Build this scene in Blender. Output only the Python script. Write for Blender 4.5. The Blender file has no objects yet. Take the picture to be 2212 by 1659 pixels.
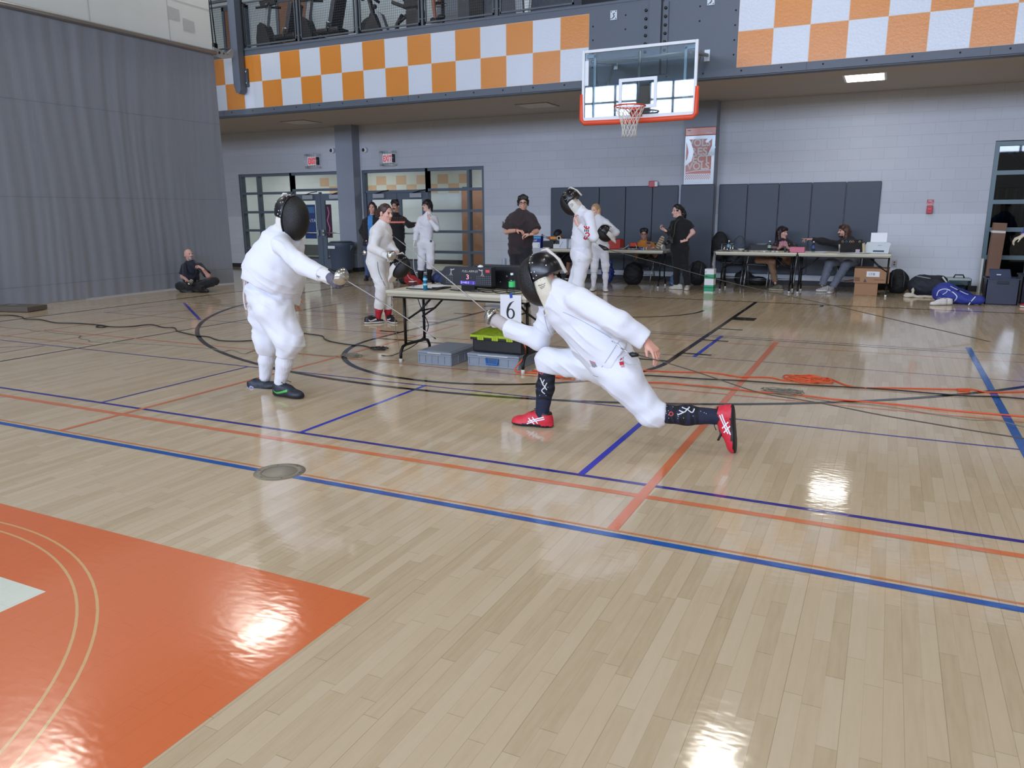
import bpy, bmesh, math, random
import numpy as np
from mathutils import Vector, Matrix
from mathutils.bvhtree import BVHTree
random.seed(7)
SC = bpy.context.scene
COL = SC.collection
PI = math.pi
# ------------------------------------------------------------------ camera (solved from the court markings)
FPX = 1651.75
CAM = np.array([3.7207, -13.3841, 1.4975])
YAW, PITCH, ROLL = -.453, -.2214, -.0062
_f = np.array([math.sin(YAW)*math.cos(PITCH), math.cos(YAW)*math.cos(PITCH), math.sin(PITCH)])
_r = np.array([math.cos(YAW), -math.sin(YAW), 0.]); _u = np.cross(_r, _f)
CR = _r*math.cos(ROLL)+_u*math.sin(ROLL); CU = -_r*math.sin(ROLL)+_u*math.cos(ROLL); CF = _f
cd = bpy.data.cameras.new('camera'); cam = bpy.data.objects.new('camera', cd); COL.objects.link(cam)
cd.sensor_width = 36; cd.lens = FPX/2212*36; cd.clip_start = .05; cd.clip_end = 200
cam.matrix_world = Matrix([[CR[i], CU[i], -CF[i], CAM[i]] for i in range(3)]+[[0, 0, 0, 1]])
SC.camera = cam
SC.view_settings.view_transform = 'Standard'; SC.view_settings.look = 'None'; SC.view_settings.gamma = 1
SC.view_settings.use_curve_mapping = False

def ray(x, y): return CR*(x-1106)/FPX-CU*(y-829.5)/FPX+CF
def G(x, y, z=0.):
    d = ray(x, y); return CAM+d*((z-CAM[2])/d[2])
def AY(x, y, Y):
    d = ray(x, y); return CAM+d*((Y-CAM[1])/d[1])
def AX(x, y, X):
    d = ray(x, y); return CAM+d*((X-CAM[0])/d[0])
def nrm(v):
    v = np.asarray(v, float); return v/max(1e-9, np.linalg.norm(v))
A3 = lambda *a: np.array(a, float)
# ------------------------------------------------------------------ materials
def lin(c):
    return tuple(((v/255)/12.92 if v/255 <= .04045 else ((v/255+.055)/1.055)**2.4) for v in c)
_M = {}
def mat(name, rgb, rough=.6, metal=0., coat=0., spec=.5, emit=0., alpha=1., trans=0., bump=None, vary=0., sheen=0.):
    if name in _M: return _M[name]
    m = bpy.data.materials.new(name); m.use_nodes = True; nt = m.node_tree; b = nt.nodes['Principled BSDF']
    c = (*lin(rgb), 1)
    b.inputs['Base Color'].default_value = c; b.inputs['Roughness'].default_value = rough
    b.inputs['Metallic'].default_value = metal; b.inputs['Coat Weight'].default_value = coat; b.inputs['Coat Roughness'].default_value = .08
    b.inputs['Specular IOR Level'].default_value = spec; b.inputs['Transmission Weight'].default_value = trans
    b.inputs['Alpha'].default_value = alpha; b.inputs['Sheen Weight'].default_value = sheen
    if emit: b.inputs['Emission Color'].default_value = c; b.inputs['Emission Strength'].default_value = emit
    L = nt.links.new
    if bump or vary:
        tc = nt.nodes.new('ShaderNodeTexCoord'); mp = nt.nodes.new('ShaderNodeMapping'); nz = nt.nodes.new('ShaderNodeTexNoise')
        L(tc.outputs['Object'], mp.inputs['Vector']); L(mp.outputs['Vector'], nz.inputs['Vector'])
        sc, st, sx = bump if bump else (12, 0, (1, 1, 1))
        mp.inputs['Scale'].default_value = sx; nz.inputs['Scale'].default_value = sc; nz.inputs['Detail'].default_value = 3
        if st:
            bp = nt.nodes.new('ShaderNodeBump'); bp.inputs['Strength'].default_value = st; bp.inputs['Distance'].default_value = .02
            L(nz.outputs['Fac'], bp.inputs['Height']); L(bp.outputs['Normal'], b.inputs['Normal'])
        if vary:
            mx = nt.nodes.new('ShaderNodeMixRGB'); mx.inputs['Color1'].default_value = tuple(v*(1-vary) for v in c[:3])+(1,)
            mx.inputs['Color2'].default_value = tuple(min(1, v*(1+vary)) for v in c[:3])+(1,)
            L(nz.outputs['Fac'], mx.inputs['Fac']); L(mx.outputs['Color'], b.inputs['Base Color'])
    _M[name] = m; return m
def glass_mat(name, tint=(235, 245, 245), refl=1.):
    if name in _M: return _M[name]
    m = bpy.data.materials.new(name); m.use_nodes = True; nt = m.node_tree; nt.nodes.clear(); N = nt.nodes.new; L = nt.links.new
    o = N('ShaderNodeOutputMaterial'); t = N('ShaderNodeBsdfTransparent'); g = N('ShaderNodeBsdfGlossy'); x = N('ShaderNodeMixShader'); f = N('ShaderNodeLayerWeight')
    t.inputs['Color'].default_value = (*lin(tint), 1); g.inputs['Roughness'].default_value = .02; f.inputs['Blend'].default_value = .5
    p = N('ShaderNodeMath'); p.operation = 'POWER'; p.inputs[1].default_value = 4; L(f.outputs['Facing'], p.inputs[0])
    mu = N('ShaderNodeMath'); mu.operation = 'MULTIPLY_ADD'; mu.inputs[1].default_value = .8; mu.inputs[2].default_value = .045*refl; mu.use_clamp = True
    L(p.outputs[0], mu.inputs[0]); L(mu.outputs[0], x.inputs[0]); L(t.outputs[0], x.inputs[1]); L(g.outputs[0], x.inputs[2]); L(x.outputs[0], o.inputs[0])
    _M[name] = m; return m
# ------------------------------------------------------------------ mesh builder
class MB:
    def __init__(s): s.v = []; s.f = []; s.m = []; s.sm = []; s.mats = []
    def mi(s, m):
        if m not in s.mats: s.mats.append(m)
        return s.mats.index(m)
    def add(s, vs, fs, m, smooth=False):
        o = len(s.v); s.v += [tuple(map(float, v)) for v in vs]; k = s.mi(m)
        for f in fs: s.f.append([i+o for i in f]); s.m.append(k); s.sm.append(smooth)
        return s
    def quad(s, a, b, c, d, m): return s.add([a, b, c, d], [(0, 1, 2, 3)], m)
    def box(s, x0, x1, y0, y1, z0, z1, m):
        v = [(x, y, z) for x in (x0, x1) for y in (y0, y1) for z in (z0, z1)]
        return s.add(v, [(0, 1, 3, 2), (4, 6, 7, 5), (0, 4, 5, 1), (2, 3, 7, 6), (0, 2, 6, 4), (1, 5, 7, 3)], m)
    def obox(s, c, ax, ay, az, m, bev=0.):
        # oriented box: centre and three half-extent vectors, optionally with chamfered edges
        c, ax, ay, az = [np.asarray(t, float) for t in (c, ax, ay, az)]
        if bev <= 0:
            v = [c+i*ax+j*ay+k*az for i in (-1, 1) for j in (-1, 1) for k in (-1, 1)]
            return s.add(v, [(0, 1, 3, 2), (4, 6, 7, 5), (0, 4, 5, 1), (2, 3, 7, 6), (0, 2, 6, 4), (1, 5, 7, 3)], m)
        la, lb, lc = [np.linalg.norm(t) for t in (ax, ay, az)]
        bm = bmesh.new(); bmesh.ops.create_cube(bm, size=2)
        for q in bm.verts: q.co = Vector((q.co.x*la, q.co.y*lb, q.co.z*lc))
        bmesh.ops.bevel(bm, geom=bm.edges[:], offset=min(bev, .45*min(la, lb, lc)*2), segments=2, affect='EDGES', profile=.6)
        bm.verts.ensure_lookup_table()
        na, nb, nc = ax/la, ay/lb, az/lc
        fl = np.dot(np.cross(na, nb), nc) < 0
        v = [c+na*q.co.x+nb*q.co.y+nc*q.co.z for q in bm.verts]
        fs = [[q.index for q in (reversed(f.verts) if fl else f.verts)] for f in bm.faces]; bm.free()
        return s.add(v, fs, m, False)
    def bbox(s, x0, x1, y0, y1, z0, z1, m, bev=.005):
        return s.obox(((x0+x1)/2, (y0+y1)/2, (z0+z1)/2), ((x1-x0)/2, 0, 0), (0, (y1-y0)/2, 0), (0, 0, (z1-z0)/2), m, bev)
    def tube(s, pts, r, m, n=8, closed=False, caps=True):
        P = [np.asarray(p, float) for p in pts]; N = len(P); rr = r if hasattr(r, '__len__') else [r]*N
        vs = []; fs = []; up = None
        for i in range(N):
            t = nrm(P[(i+1) % N if closed else min(i+1, N-1)]-P[(i-1) % N if closed else max(i-1, 0)])
            if up is None:
                up = np.cross(t, (0, 0, 1) if abs(t[2]) < .9 else (1, 0, 0)); up = nrm(up)
            up = nrm(up-t*np.dot(up, t)); w = np.cross(t, up)
            for k in range(n):
                a = 2*PI*k/n; vs.append(P[i]+rr[i]*(math.cos(a)*up+math.sin(a)*w))
        for i in range(N if closed else N-1):
            j = (i+1) % N
            for k in range(n):
                l = (k+1) % n; fs.append((i*n+k, i*n+l, j*n+l, j*n+k))
        if caps and not closed: fs += [tuple(range(n))[::-1], tuple(range((N-1)*n, N*n))]
        return s.add(vs, fs, m, True)
    def lathe(s, prof, c, m, n=20, ax=(0, 0, 1), capa=True, capb=True):
        # prof: (radius, height) along ax from c
        c = np.asarray(c, float); az = nrm(ax); u = nrm(np.cross(az, (0, 1, 0) if abs(az[1]) < .9 else (1, 0, 0))); w = np.cross(az, u)
        vs = []; fs = []
        for r, h in prof:
            for k in range(n):
                a = 2*PI*k/n; vs.append(c+az*h+r*(math.cos(a)*u+math.sin(a)*w))
        for i in range(len(prof)-1):
            for k in range(n):
                l = (k+1) % n; fs.append((i*n+k, i*n+l, (i+1)*n+l, (i+1)*n+k))
        if capa and prof[0][0] > 1e-6: fs.append(tuple(range(n))[::-1])
        if capb and prof[-1][0] > 1e-6: fs.append(tuple(range((len(prof)-1)*n, len(prof)*n)))
        return s.add(vs, fs, m, True)
    def ell(s, c, r, m, n=12, ax=None):
        c = np.asarray(c, float); A = np.eye(3) if ax is None else np.asarray(ax, float); vs = []; fs = []
        h = n//2
        for i in range(h+1):
            t = PI*i/h
            for k in range(n):
                a = 2*PI*k/n; l = (r[0]*math.sin(t)*math.cos(a), r[1]*math.sin(t)*math.sin(a), r[2]*math.cos(t))
                vs.append(c+l[0]*A[0]+l[1]*A[1]+l[2]*A[2])
        for i in range(h):
            for k in range(n):
                l = (k+1) % n; fs.append((i*n+k, (i+1)*n+k, (i+1)*n+l, i*n+l))
        return s.add(vs, fs, m, True)
    def prism(s, poly, d, m):
        # poly: list of 3D points (planar), d: extrusion vector
        P = [np.asarray(p, float) for p in poly]; n = len(P); d = np.asarray(d, float)
        nn = sum(np.cross(P[i]-P[0], P[(i+1) % n]-P[0]) for i in range(n))
        if np.dot(nn, d) > 0: P = P[::-1]
        return s.add(P+[p+d for p in P], [tuple(range(n)), tuple(range(n, 2*n))[::-1]]+[(i, i+n, (i+1) % n+n, (i+1) % n) for i in range(n)], m)
    def ribbon(s, pts, w, nvec, m, th=.0):
        # flat band of width w along pts in the plane with normal nvec
        P = [np.asarray(p, float) for p in pts]; n = nrm(nvec); vs = []; ww = w if hasattr(w, '__len__') else [w]*len(P)
        for i in range(len(P)):
            t = nrm(P[min(i+1, len(P)-1)]-P[max(i-1, 0)]); sd = nrm(np.cross(n, t))*ww[i]/2; vs += [P[i]-sd, P[i]+sd]
        return s.add(vs, [(2*i, 2*i+2, 2*i+3, 2*i+1) for i in range(len(P)-1)], m)
    def text(s, txt, o, xd, yd, size, m, lift=.001, ext=0., align='LEFT', shear=0., wide=1., bold=0.):
        cu = bpy.data.curves.new('t', 'FONT'); cu.body = txt; cu.size = 1; cu.align_x = align; cu.shear = shear; cu.resolution_u = 3; cu.offset = bold
        ob = bpy.data.objects.new('t', cu); me = ob.to_mesh()
        x, y = nrm(xd), nrm(yd); z = np.cross(x, y); o = np.asarray(o, float)
        s.add([o+x*v.co.x*size*wide+y*v.co.y*size+z*lift for v in me.vertices], [tuple(p.vertices) for p in me.polygons], m)
        ob.to_mesh_clear(); bpy.data.objects.remove(ob); bpy.data.curves.remove(cu); return s
_off = {}
def tag(o, label=None, cat=None, group=None, kind=None):
    if label: o['label'] = label
    if cat: o['category'] = cat
    if group: o['group'] = group
    if kind: o['kind'] = kind
    return o
def thing(name, label, cat, loc=(0, 0, 0), group=None):
    o = bpy.data.objects.new(name, None); COL.objects.link(o); o.location = tuple(map(float, loc)); o.empty_display_size = .1
    _off[o.name] = np.array(loc, float); return tag(o, label, cat, group)
def obj(name, mb, parent=None, label=None, cat=None, group=None, kind=None, origin=None):
    me = bpy.data.meshes.new(name); off = np.zeros(3)
    if parent is not None: off = _off[parent.name]
    elif origin is not None: off = np.asarray(origin, float)
    V = np.array(mb.v, float).reshape(-1, 3)-off
    me.from_pydata(V.tolist(), [], mb.f)
    for m in mb.mats: me.materials.append(m)
    me.polygons.foreach_set('material_index', mb.m); me.polygons.foreach_set('use_smooth', mb.sm); me.update()
    o = bpy.data.objects.new(name, me); COL.objects.link(o)
    if parent is not None: o.parent = parent
    else: o.location = tuple(off)
    _off[o.name] = off
    return tag(o, label, cat, group, kind)
def dup(root, loc, rotz=0., label=None, group=None):
    r = root.copy(); COL.objects.link(r); r.location = tuple(map(float, loc)); r.rotation_euler = (0, 0, rotz)
    if label: r['label'] = label
    if group: r['group'] = group
    def rec(a, b):
        for ch in list(a.children):
            c = ch.copy(); COL.objects.link(c); c.parent = b; rec(ch, c)
    rec(root, r); return r
def dupm(o, loc, rotz=0., label=None):
    c = o.copy(); COL.objects.link(c); c.location = tuple(map(float, loc)); c.rotation_euler = (0, 0, rotz)
    if label: c['label'] = label
    return c
def spline(pts, n=6):
    P = [np.asarray(p, float) for p in pts]; out = []
    for i in range(len(P)-1):
        a, b, c, d = P[max(i-1, 0)], P[i], P[i+1], P[min(i+2, len(P)-1)]
        for k in range(n):
            t = k/n; out.append(.5*((2*b)+(c-a)*t+(2*a-5*b+4*c-d)*t*t+(3*b-a-3*c+d)*t**3))
    return out+[P[-1]]
# ------------------------------------------------------------------ implicit bodies: smooth union of tapered limbs, meshed with surface nets
class Sdf:
    def __init__(s): s.p = []
    def cone(s, a, b, ra, rb=None, k=.03, flat=None, f=1., ca=False, cb=False, op=0):
        a, b = np.asarray(a, float), np.asarray(b, float); rb = ra if rb is None else rb
        m = max(ra, rb); s.p.append(('c', a, b, ra, rb, k, None if flat is None else nrm(flat), f, ca, cb, op, np.minimum(a, b)-m, np.maximum(a, b)+m)); return s
    def chain(s, pts, rs, **kw):
        for i in range(len(pts)-1): s.cone(pts[i], pts[i+1], rs[i], rs[i+1], **kw)
        return s
    def ell(s, c, r, ax=None, k=.03, op=0):
        c = np.asarray(c, float); A = np.eye(3) if ax is None else np.array([nrm(t) for t in ax]); m = max(r)
        s.p.append(('e', c, np.asarray(r, float), A, k, op, c-m, c+m)); return s
    def cut(s, pt, n, k=.004):
        s.p.append(('p', np.asarray(pt, float), nrm(n), k)); return s
    def grid(s, vox):
        lo = np.min([q[-2] for q in s.p if q[0] != 'p' and (q[10] if q[0] == 'c' else q[5]) == 0], axis=0)-3*vox-.01
        hi = np.max([q[-1] for q in s.p if q[0] != 'p' and (q[10] if q[0] == 'c' else q[5]) == 0], axis=0)+3*vox+.01
        n = np.ceil((hi-lo)/vox).astype(int)+1
        D = np.full(n, .1, np.float32); X = [lo[i]+vox*np.arange(n[i], dtype=np.float64) for i in range(3)]
        for q in s.p:
            if q[0] == 'p':
                _, pt, nn, k = q
                d = ((X[0]-pt[0])*nn[0])[:, None, None]+((X[1]-pt[1])*nn[1])[None, :, None]+((X[2]-pt[2])*nn[2])[None, None, :]
                h = np.clip(.5-.5*(D-d)/k, 0, 1); D = (D*(1-h)+d*h+k*h*(1-h)).astype(np.float32); continue
            k = q[5] if q[0] == 'c' else q[4]; op = q[10] if q[0] == 'c' else q[5]
            pad = k+2*vox+.01
            i0 = np.clip(np.floor((q[-2]-pad-lo)/vox).astype(int), 0, n); i1 = np.clip(np.ceil((q[-1]+pad-lo)/vox).astype(int)+1, 0, n)
            if np.any(i1 <= i0): continue
            sl = tuple(slice(i0[i], i1[i]) for i in range(3))
            x, y, z = X[0][sl[0]][:, None, None], X[1][sl[1]][None, :, None], X[2][sl[2]][None, None, :]
            if q[0] == 'c':
                _, a, b, ra, rb, k, fl, f, ca, cb, op = q[:11]
                ab = b-a; L2 = max(1e-9, ab@ab); L = math.sqrt(L2)
                tt = ((x-a[0])*ab[0]+(y-a[1])*ab[1]+(z-a[2])*ab[2])/L2; t = np.clip(tt, 0, 1)
                dx, dy, dz = x-(a[0]+t*ab[0]), y-(a[1]+t*ab[1]), z-(a[2]+t*ab[2])
                r2 = dx*dx+dy*dy+dz*dz
                if fl is not None: r2 = r2+(f*f-1)*(dx*fl[0]+dy*fl[1]+dz*fl[2])**2
                d = np.sqrt(r2)-(ra+t*(rb-ra))
                if ca: d = np.maximum(d, -tt*L)
                if cb: d = np.maximum(d, (tt-1)*L)
            else:
                _, c, r, A, k, op = q[:6]
                l = [((x-c[0])*A[i, 0]+(y-c[1])*A[i, 1]+(z-c[2])*A[i, 2]) for i in range(3)]
                k0 = np.sqrt(sum((l[i]/r[i])**2 for i in range(3))); k1 = np.sqrt(sum((l[i]/r[i]**2)**2 for i in range(3)))+1e-6
                d = k0*(k0-1)/k1
            E = D[sl]
            if op == 0:
                h = np.clip(.5+.5*(E-d)/k, 0, 1); D[sl] = E*(1-h)+d*h-k*h*(1-h)
            else:
                h = np.clip(.5-.5*(E+d)/k, 0, 1); D[sl] = E*(1-h)-d*h+k*h*(1-h)
        return D, lo
    def mesh(s, vox, smooth=1):
        D, lo = s.grid(vox); S = D < 0; nx, ny, nz = D.shape
        cnt = np.zeros((nx-1, ny-1, nz-1), np.int8)
        for i in (0, 1):
            for j in (0, 1):
                for k in (0, 1): cnt += S[i:nx-1+i, j:ny-1+j, k:nz-1+k]
        mx = (cnt > 0) & (cnt < 8); idx = np.full(mx.shape, -1, np.int64); cells = np.argwhere(mx); n = len(cells); idx[mx] = np.arange(n)
        acc = np.zeros((n, 3)); num = np.zeros(n)
        cs = [(i, j, k) for i in (0, 1) for j in (0, 1) for k in (0, 1)]
        for a in cs:
            for b in cs:
                if sum(abs(a[i]-b[i]) for i in range(3)) == 1 and a < b:
                    ca, cb = cells+a, cells+b
                    da = D[ca[:, 0], ca[:, 1], ca[:, 2]]; db = D[cb[:, 0], cb[:, 1], cb[:, 2]]
                    m = (da < 0) != (db < 0); t = (da[m]/(da[m]-db[m]))[:, None]
                    acc[m] += np.array(a)+(np.array(b)-np.array(a))*t; num[m] += 1
        V = lo+vox*(cells+acc/num[:, None]); F = []
        m = S[:-1, 1:-1, 1:-1] != S[1:, 1:-1, 1:-1]; q = np.argwhere(m)+[0, 1, 1]; i, j, k = q.T
        f = np.stack([idx[i, j-1, k-1], idx[i, j, k-1], idx[i, j, k], idx[i, j-1, k]], 1); fl = ~S[i, j, k]; f[fl] = f[fl][:, ::-1]; F.append(f)
        m = S[1:-1, :-1, 1:-1] != S[1:-1, 1:, 1:-1]; q = np.argwhere(m)+[1, 0, 1]; i, j, k = q.T
        f = np.stack([idx[i-1, j, k-1], idx[i-1, j, k], idx[i, j, k], idx[i, j, k-1]], 1); fl = ~S[i, j, k]; f[fl] = f[fl][:, ::-1]; F.append(f)
        m = S[1:-1, 1:-1, :-1] != S[1:-1, 1:-1, 1:]; q = np.argwhere(m)+[1, 1, 0]; i, j, k = q.T
        f = np.stack([idx[i-1, j-1, k], idx[i, j-1, k], idx[i, j, k], idx[i-1, j, k]], 1); fl = ~S[i, j, k]; f[fl] = f[fl][:, ::-1]; F.append(f)
        F = np.concatenate(F); F = F[(F >= 0).all(1)]
        for _ in range(smooth):
            ac = np.zeros_like(V); c = np.zeros(n)
            for e in range(4):
                a, b = F[:, e], F[:, (e+1) % 4]
                for t in range(3): ac[:, t] += np.bincount(a, V[b, t], n)+np.bincount(b, V[a, t], n)
                c += np.bincount(a, minlength=n)+np.bincount(b, minlength=n)
            V = V*.5+.5*ac/np.maximum(c, 1)[:, None]
        return V, F
def vnormals(V, F):
    a = np.cross(V[F[:, 2]]-V[F[:, 0]], V[F[:, 3]]-V[F[:, 1]]); N = np.zeros_like(V)
    for e in range(4):
        for t in range(3): N[:, t] += np.bincount(F[:, e], a[:, t], len(V))
    return N/np.maximum(np.linalg.norm(N, axis=1), 1e-12)[:, None]
def folds(V, F, amp, fr=20., seed=0.):
    q = V*fr+seed; x, y, z = q.T
    n = np.sin(x*.6+2.1*np.sin(z*.7+1)+y*.5)*np.sin(z*1.3+1.7*np.sin(y+.7*x))+.6*np.sin(2.1*z+1.1*x+1.4*np.sin(y*1.3)+seed)
    if amp >= .003:
        w = np.sin(x*.31+1.3*np.sin(z*.37+seed))*np.sin(z*.43+y*.29+seed*1.7); rd = (1-np.abs(np.sin(1.5*z+.75*x+.5*y+1.3*np.sin(.55*x-.4*y+.3*z)+seed)))**2.5
        n = .75*n+2.1*rd*np.clip(w+.25, 0, 1)-.25
    return V+vnormals(V, F)*(amp*n)[:, None]
def sobj(name, parts, parent=None, mats=None, matfn=None, **kw):
    # parts: list of (V, F); matfn(centres) -> slot
    mb = MB(); mb.mats = list(mats); o = 0; Vs = []; ms = []
    for V, F in parts:
        Vs.append(V); mb.f += (F+o).tolist(); o += len(V)
        c = V[F].mean(1); ms.append(matfn(c) if matfn else np.zeros(len(F), int))
    mb.v = np.concatenate(Vs); mb.m = np.concatenate(ms).astype(int).tolist(); mb.sm = [True]*len(mb.f)
    return obj(name, mb, parent, **kw)
def project(ob, pts, dirv, lift=.0015):
    # drop points onto the surface of a mesh object along dirv
    off = _off[ob.name]; me = ob.data
    key = ob.name
    if key not in _bvh: _bvh[key] = BVHTree.FromPolygons([tuple(v.co) for v in me.vertices], [tuple(p.vertices) for p in me.polygons])
    out = []; d = nrm(dirv)
    for p in pts:
        s = np.asarray(p, float)-off-d*.3
        h = _bvh[key].ray_cast(Vector(s), Vector(d))
        out.append((np.array(h[0])+off-d*lift) if h[0] is not None else np.asarray(p, float))
    return out
_bvh = {}
def decal(mb, ob, pts, w, dirv, m, lift=.0025, n=4):
    # stripe of width w drawn on a surface along a 3D polyline seen from direction dirv
    P = spline(pts, n) if len(pts) > 2 else [np.asarray(pts[0])*(1-t/6)+np.asarray(pts[1])*t/6 for t in range(7)]
    d = nrm(dirv); a = []; b = []; N = len(P)
    for i in range(N):
        t = nrm(P[min(i+1, N-1)]-P[max(i-1, 0)]); sd = nrm(np.cross(d, t))*(w[0]+(w[1]-w[0])*i/(N-1) if hasattr(w, '__len__') else w)/2
        a.append(P[i]-sd); b.append(P[i]+sd)
    a = project(ob, a, d, lift); b = project(ob, b, d, lift)
    vs = [v for p in zip(a, b) for v in p]
    mb.add(vs, [(2*i, 2*i+2, 2*i+3, 2*i+1) for i in range(N-1)], m, True)
    return mb
def decal_text(mb, ob, txt, o, xd, yd, size, dirv, m, **kw):
    t = MB(); t.text(txt, o, xd, yd, size, m, 0, **kw); t.v = project(ob, t.v, dirv, .0025)
    mb.add(t.v, t.f, m); return mb
# ================================================================== SETTING
def nodes_of(name):
    m = bpy.data.materials.new(name); m.use_nodes = True; nt = m.node_tree
    return m, nt, nt.nodes['Principled BSDF'], nt.nodes.new, nt.links.new
def mth(nt, op, a, b=None, c=None):
    n = nt.nodes.new('ShaderNodeMath'); n.operation = op
    for i, v in enumerate((a, b, c)):
        if v is None: continue
        if hasattr(v, 'is_output'): nt.links.new(v, n.inputs[i])
        else: n.inputs[i].default_value = v
    return n.outputs[0]
def floor_mat(name, rgb=None):
    m, nt, b, N, L = nodes_of(name)
    tc = N('ShaderNodeTexCoord'); sp = N('ShaderNodeSeparateXYZ'); L(tc.outputs['Object'], sp.inputs[0])
    x, y = sp.outputs[0], sp.outputs[1]
    u = mth(nt, 'DIVIDE', x, .0572); i = mth(nt, 'FLOOR', u); fu = mth(nt, 'FRACT', u)
    w1 = N('ShaderNodeTexWhiteNoise'); w1.noise_dimensions = '1D'; L(i, w1.inputs['W'])
    ln = mth(nt, 'MULTIPLY_ADD', w1.outputs['Value'], .55, .35)
    v = mth(nt, 'DIVIDE', mth(nt, 'MULTIPLY_ADD', w1.outputs['Value'], 17.3, y), ln); j = mth(nt, 'FLOOR', v); fv = mth(nt, 'MULTIPLY', mth(nt, 'FRACT', v), ln)
    cb = N('ShaderNodeCombineXYZ'); L(i, cb.inputs[0]); L(j, cb.inputs[1])
    w2 = N('ShaderNodeTexWhiteNoise'); w2.noise_dimensions = '2D'; L(cb.outputs[0], w2.inputs['Vector'])
    mp = N('ShaderNodeMapping'); mp.inputs['Scale'].default_value = (55, 5, 1); L(tc.outputs['Object'], mp.inputs[0])
    nz = N('ShaderNodeTexNoise'); nz.inputs['Scale'].default_value = 1; nz.inputs['Detail'].default_value = 4; L(mp.outputs[0], nz.inputs['Vector'])
    seam = mth(nt, 'MAXIMUM', mth(nt, 'MULTIPLY', mth(nt, 'LESS_THAN', fu, .035), mth(nt, 'MULTIPLY_ADD', w1.outputs['Value'], .9, .2)), mth(nt, 'MULTIPLY', mth(nt, 'LESS_THAN', fv, .0025), .8))
    if rgb is None:
        cr = N('ShaderNodeValToRGB'); L(mth(nt, 'MULTIPLY_ADD', nz.outputs['Fac'], .55, mth(nt, 'MULTIPLY', w2.outputs['Value'], .54)), cr.inputs[0])
        e = cr.color_ramp.elements; e[0].position = .1; e[0].color = (*lin((209, 191, 163)), 1); e[1].position = 1; e[1].color = (*lin((186, 165, 132)), 1)
        q = cr.color_ramp.elements.new(.55); q.color = (*lin((202, 182, 151)), 1)
        base = cr.outputs[0]; dk = .55
    else:
        rg = N('ShaderNodeRGB'); rg.outputs[0].default_value = (*lin(rgb), 1); base = rg.outputs[0]; dk = .25
    mx = N('ShaderNodeMixRGB'); mx.blend_type = 'MULTIPLY'; mx.inputs['Color2'].default_value = (.42, .33, .26, 1); L(mth(nt, 'MULTIPLY', seam, dk), mx.inputs[0]); L(base, mx.inputs[1])
    L(mx.outputs[0], b.inputs['Base Color'])
    b.inputs['Roughness'].default_value = [.085, .1][rgb is not None]; b.inputs['Specular IOR Level'].default_value = .5
    mp2 = N('ShaderNodeMapping'); mp2.inputs['Scale'].default_value = (16, 30, 1); L(tc.outputs['Object'], mp2.inputs[0])
    n2 = N('ShaderNodeTexNoise'); n2.inputs['Scale'].default_value = 1; n2.inputs['Detail'].default_value = 1; L(mp2.outputs[0], n2.inputs['Vector'])
    bp = N('ShaderNodeBump'); bp.inputs['Strength'].default_value = .05; bp.inputs['Distance'].default_value = .01
    L(mth(nt, 'SUBTRACT', mth(nt, 'MULTIPLY_ADD', w2.outputs['Value'], .3, n2.outputs['Fac']), mth(nt, 'MULTIPLY', seam, .8)), bp.inputs['Height']); L(bp.outputs[0], b.inputs['Normal'])
    return m
def block_mat(name, hi, lo, zsplit, bw=.405, bh=.203):
    m, nt, b, N, L = nodes_of(name)
    tc = N('ShaderNodeTexCoord'); sp = N('ShaderNodeSeparateXYZ'); L(tc.outputs['Object'], sp.inputs[0])
    cb = N('ShaderNodeCombineXYZ'); L(mth(nt, 'ADD', sp.outputs[0], sp.outputs[1]), cb.inputs[0]); L(sp.outputs[2], cb.inputs[1])
    br = N('ShaderNodeTexBrick'); L(cb.outputs[0], br.inputs['Vector']); br.inputs['Scale'].default_value = 1
    br.inputs['Brick Width'].default_value = bw; br.inputs['Row Height'].default_value = bh; br.inputs['Mortar Size'].default_value = .004; br.inputs['Mortar Smooth'].default_value = .3
    br.inputs['Color1'].default_value = (1, 1, 1, 1); br.inputs['Color2'].default_value = (.96, .96, .965, 1); br.inputs['Mortar'].default_value = (.87, .87, .88, 1)
    mx = N('ShaderNodeMixRGB'); mx.inputs[1].default_value = (*lin(lo), 1); mx.inputs[2].default_value = (*lin(hi), 1); L(mth(nt, 'GREATER_THAN', sp.outputs[2], zsplit), mx.inputs[0])
    mu = N('ShaderNodeMixRGB'); mu.blend_type = 'MULTIPLY'; mu.inputs[0].default_value = 1; L(mx.outputs[0], mu.inputs[1]); L(br.outputs[0], mu.inputs[2]); L(mu.outputs[0], b.inputs['Base Color'])
    bp = N('ShaderNodeBump'); bp.inputs['Strength'].default_value = .4; bp.inputs['Distance'].default_value = .006; bp.invert = True; L(br.outputs['Fac'], bp.inputs['Height']); L(bp.outputs[0], b.inputs['Normal'])
    b.inputs['Roughness'].default_value = .55; return m
WOOD = floor_mat('maple_boards'); BLK = floor_mat('line_black', (34, 27, 27)); ORL = floor_mat('line_orange', (216, 122, 80)); ORT = floor_mat('line_thin_orange', (205, 130, 80))
BLU = floor_mat('line_blue', (24, 88, 168)); NAV = floor_mat('line_navy', (48, 48, 140)); PUR = floor_mat('line_purple', (112, 88, 140)); VIV = floor_mat('line_vivid_blue', (52, 66, 190))
PNT = floor_mat('paint_orange', (218, 116, 70)); WPT = floor_mat('paint_white', (222, 226, 210)); NAT = floor_mat('line_natural', (214, 172, 118))
WALLM = block_mat('painted_block', (190, 194, 202), (202, 207, 214), 1.42)
CORR = block_mat('corridor_block', (220, 226, 230), (214, 220, 224), 1.0)
STEEL = mat('fascia_steel_paint', (86, 95, 108), .5, bump=(2.5, 0, (1, 1, 1)), vary=.05)
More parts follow.
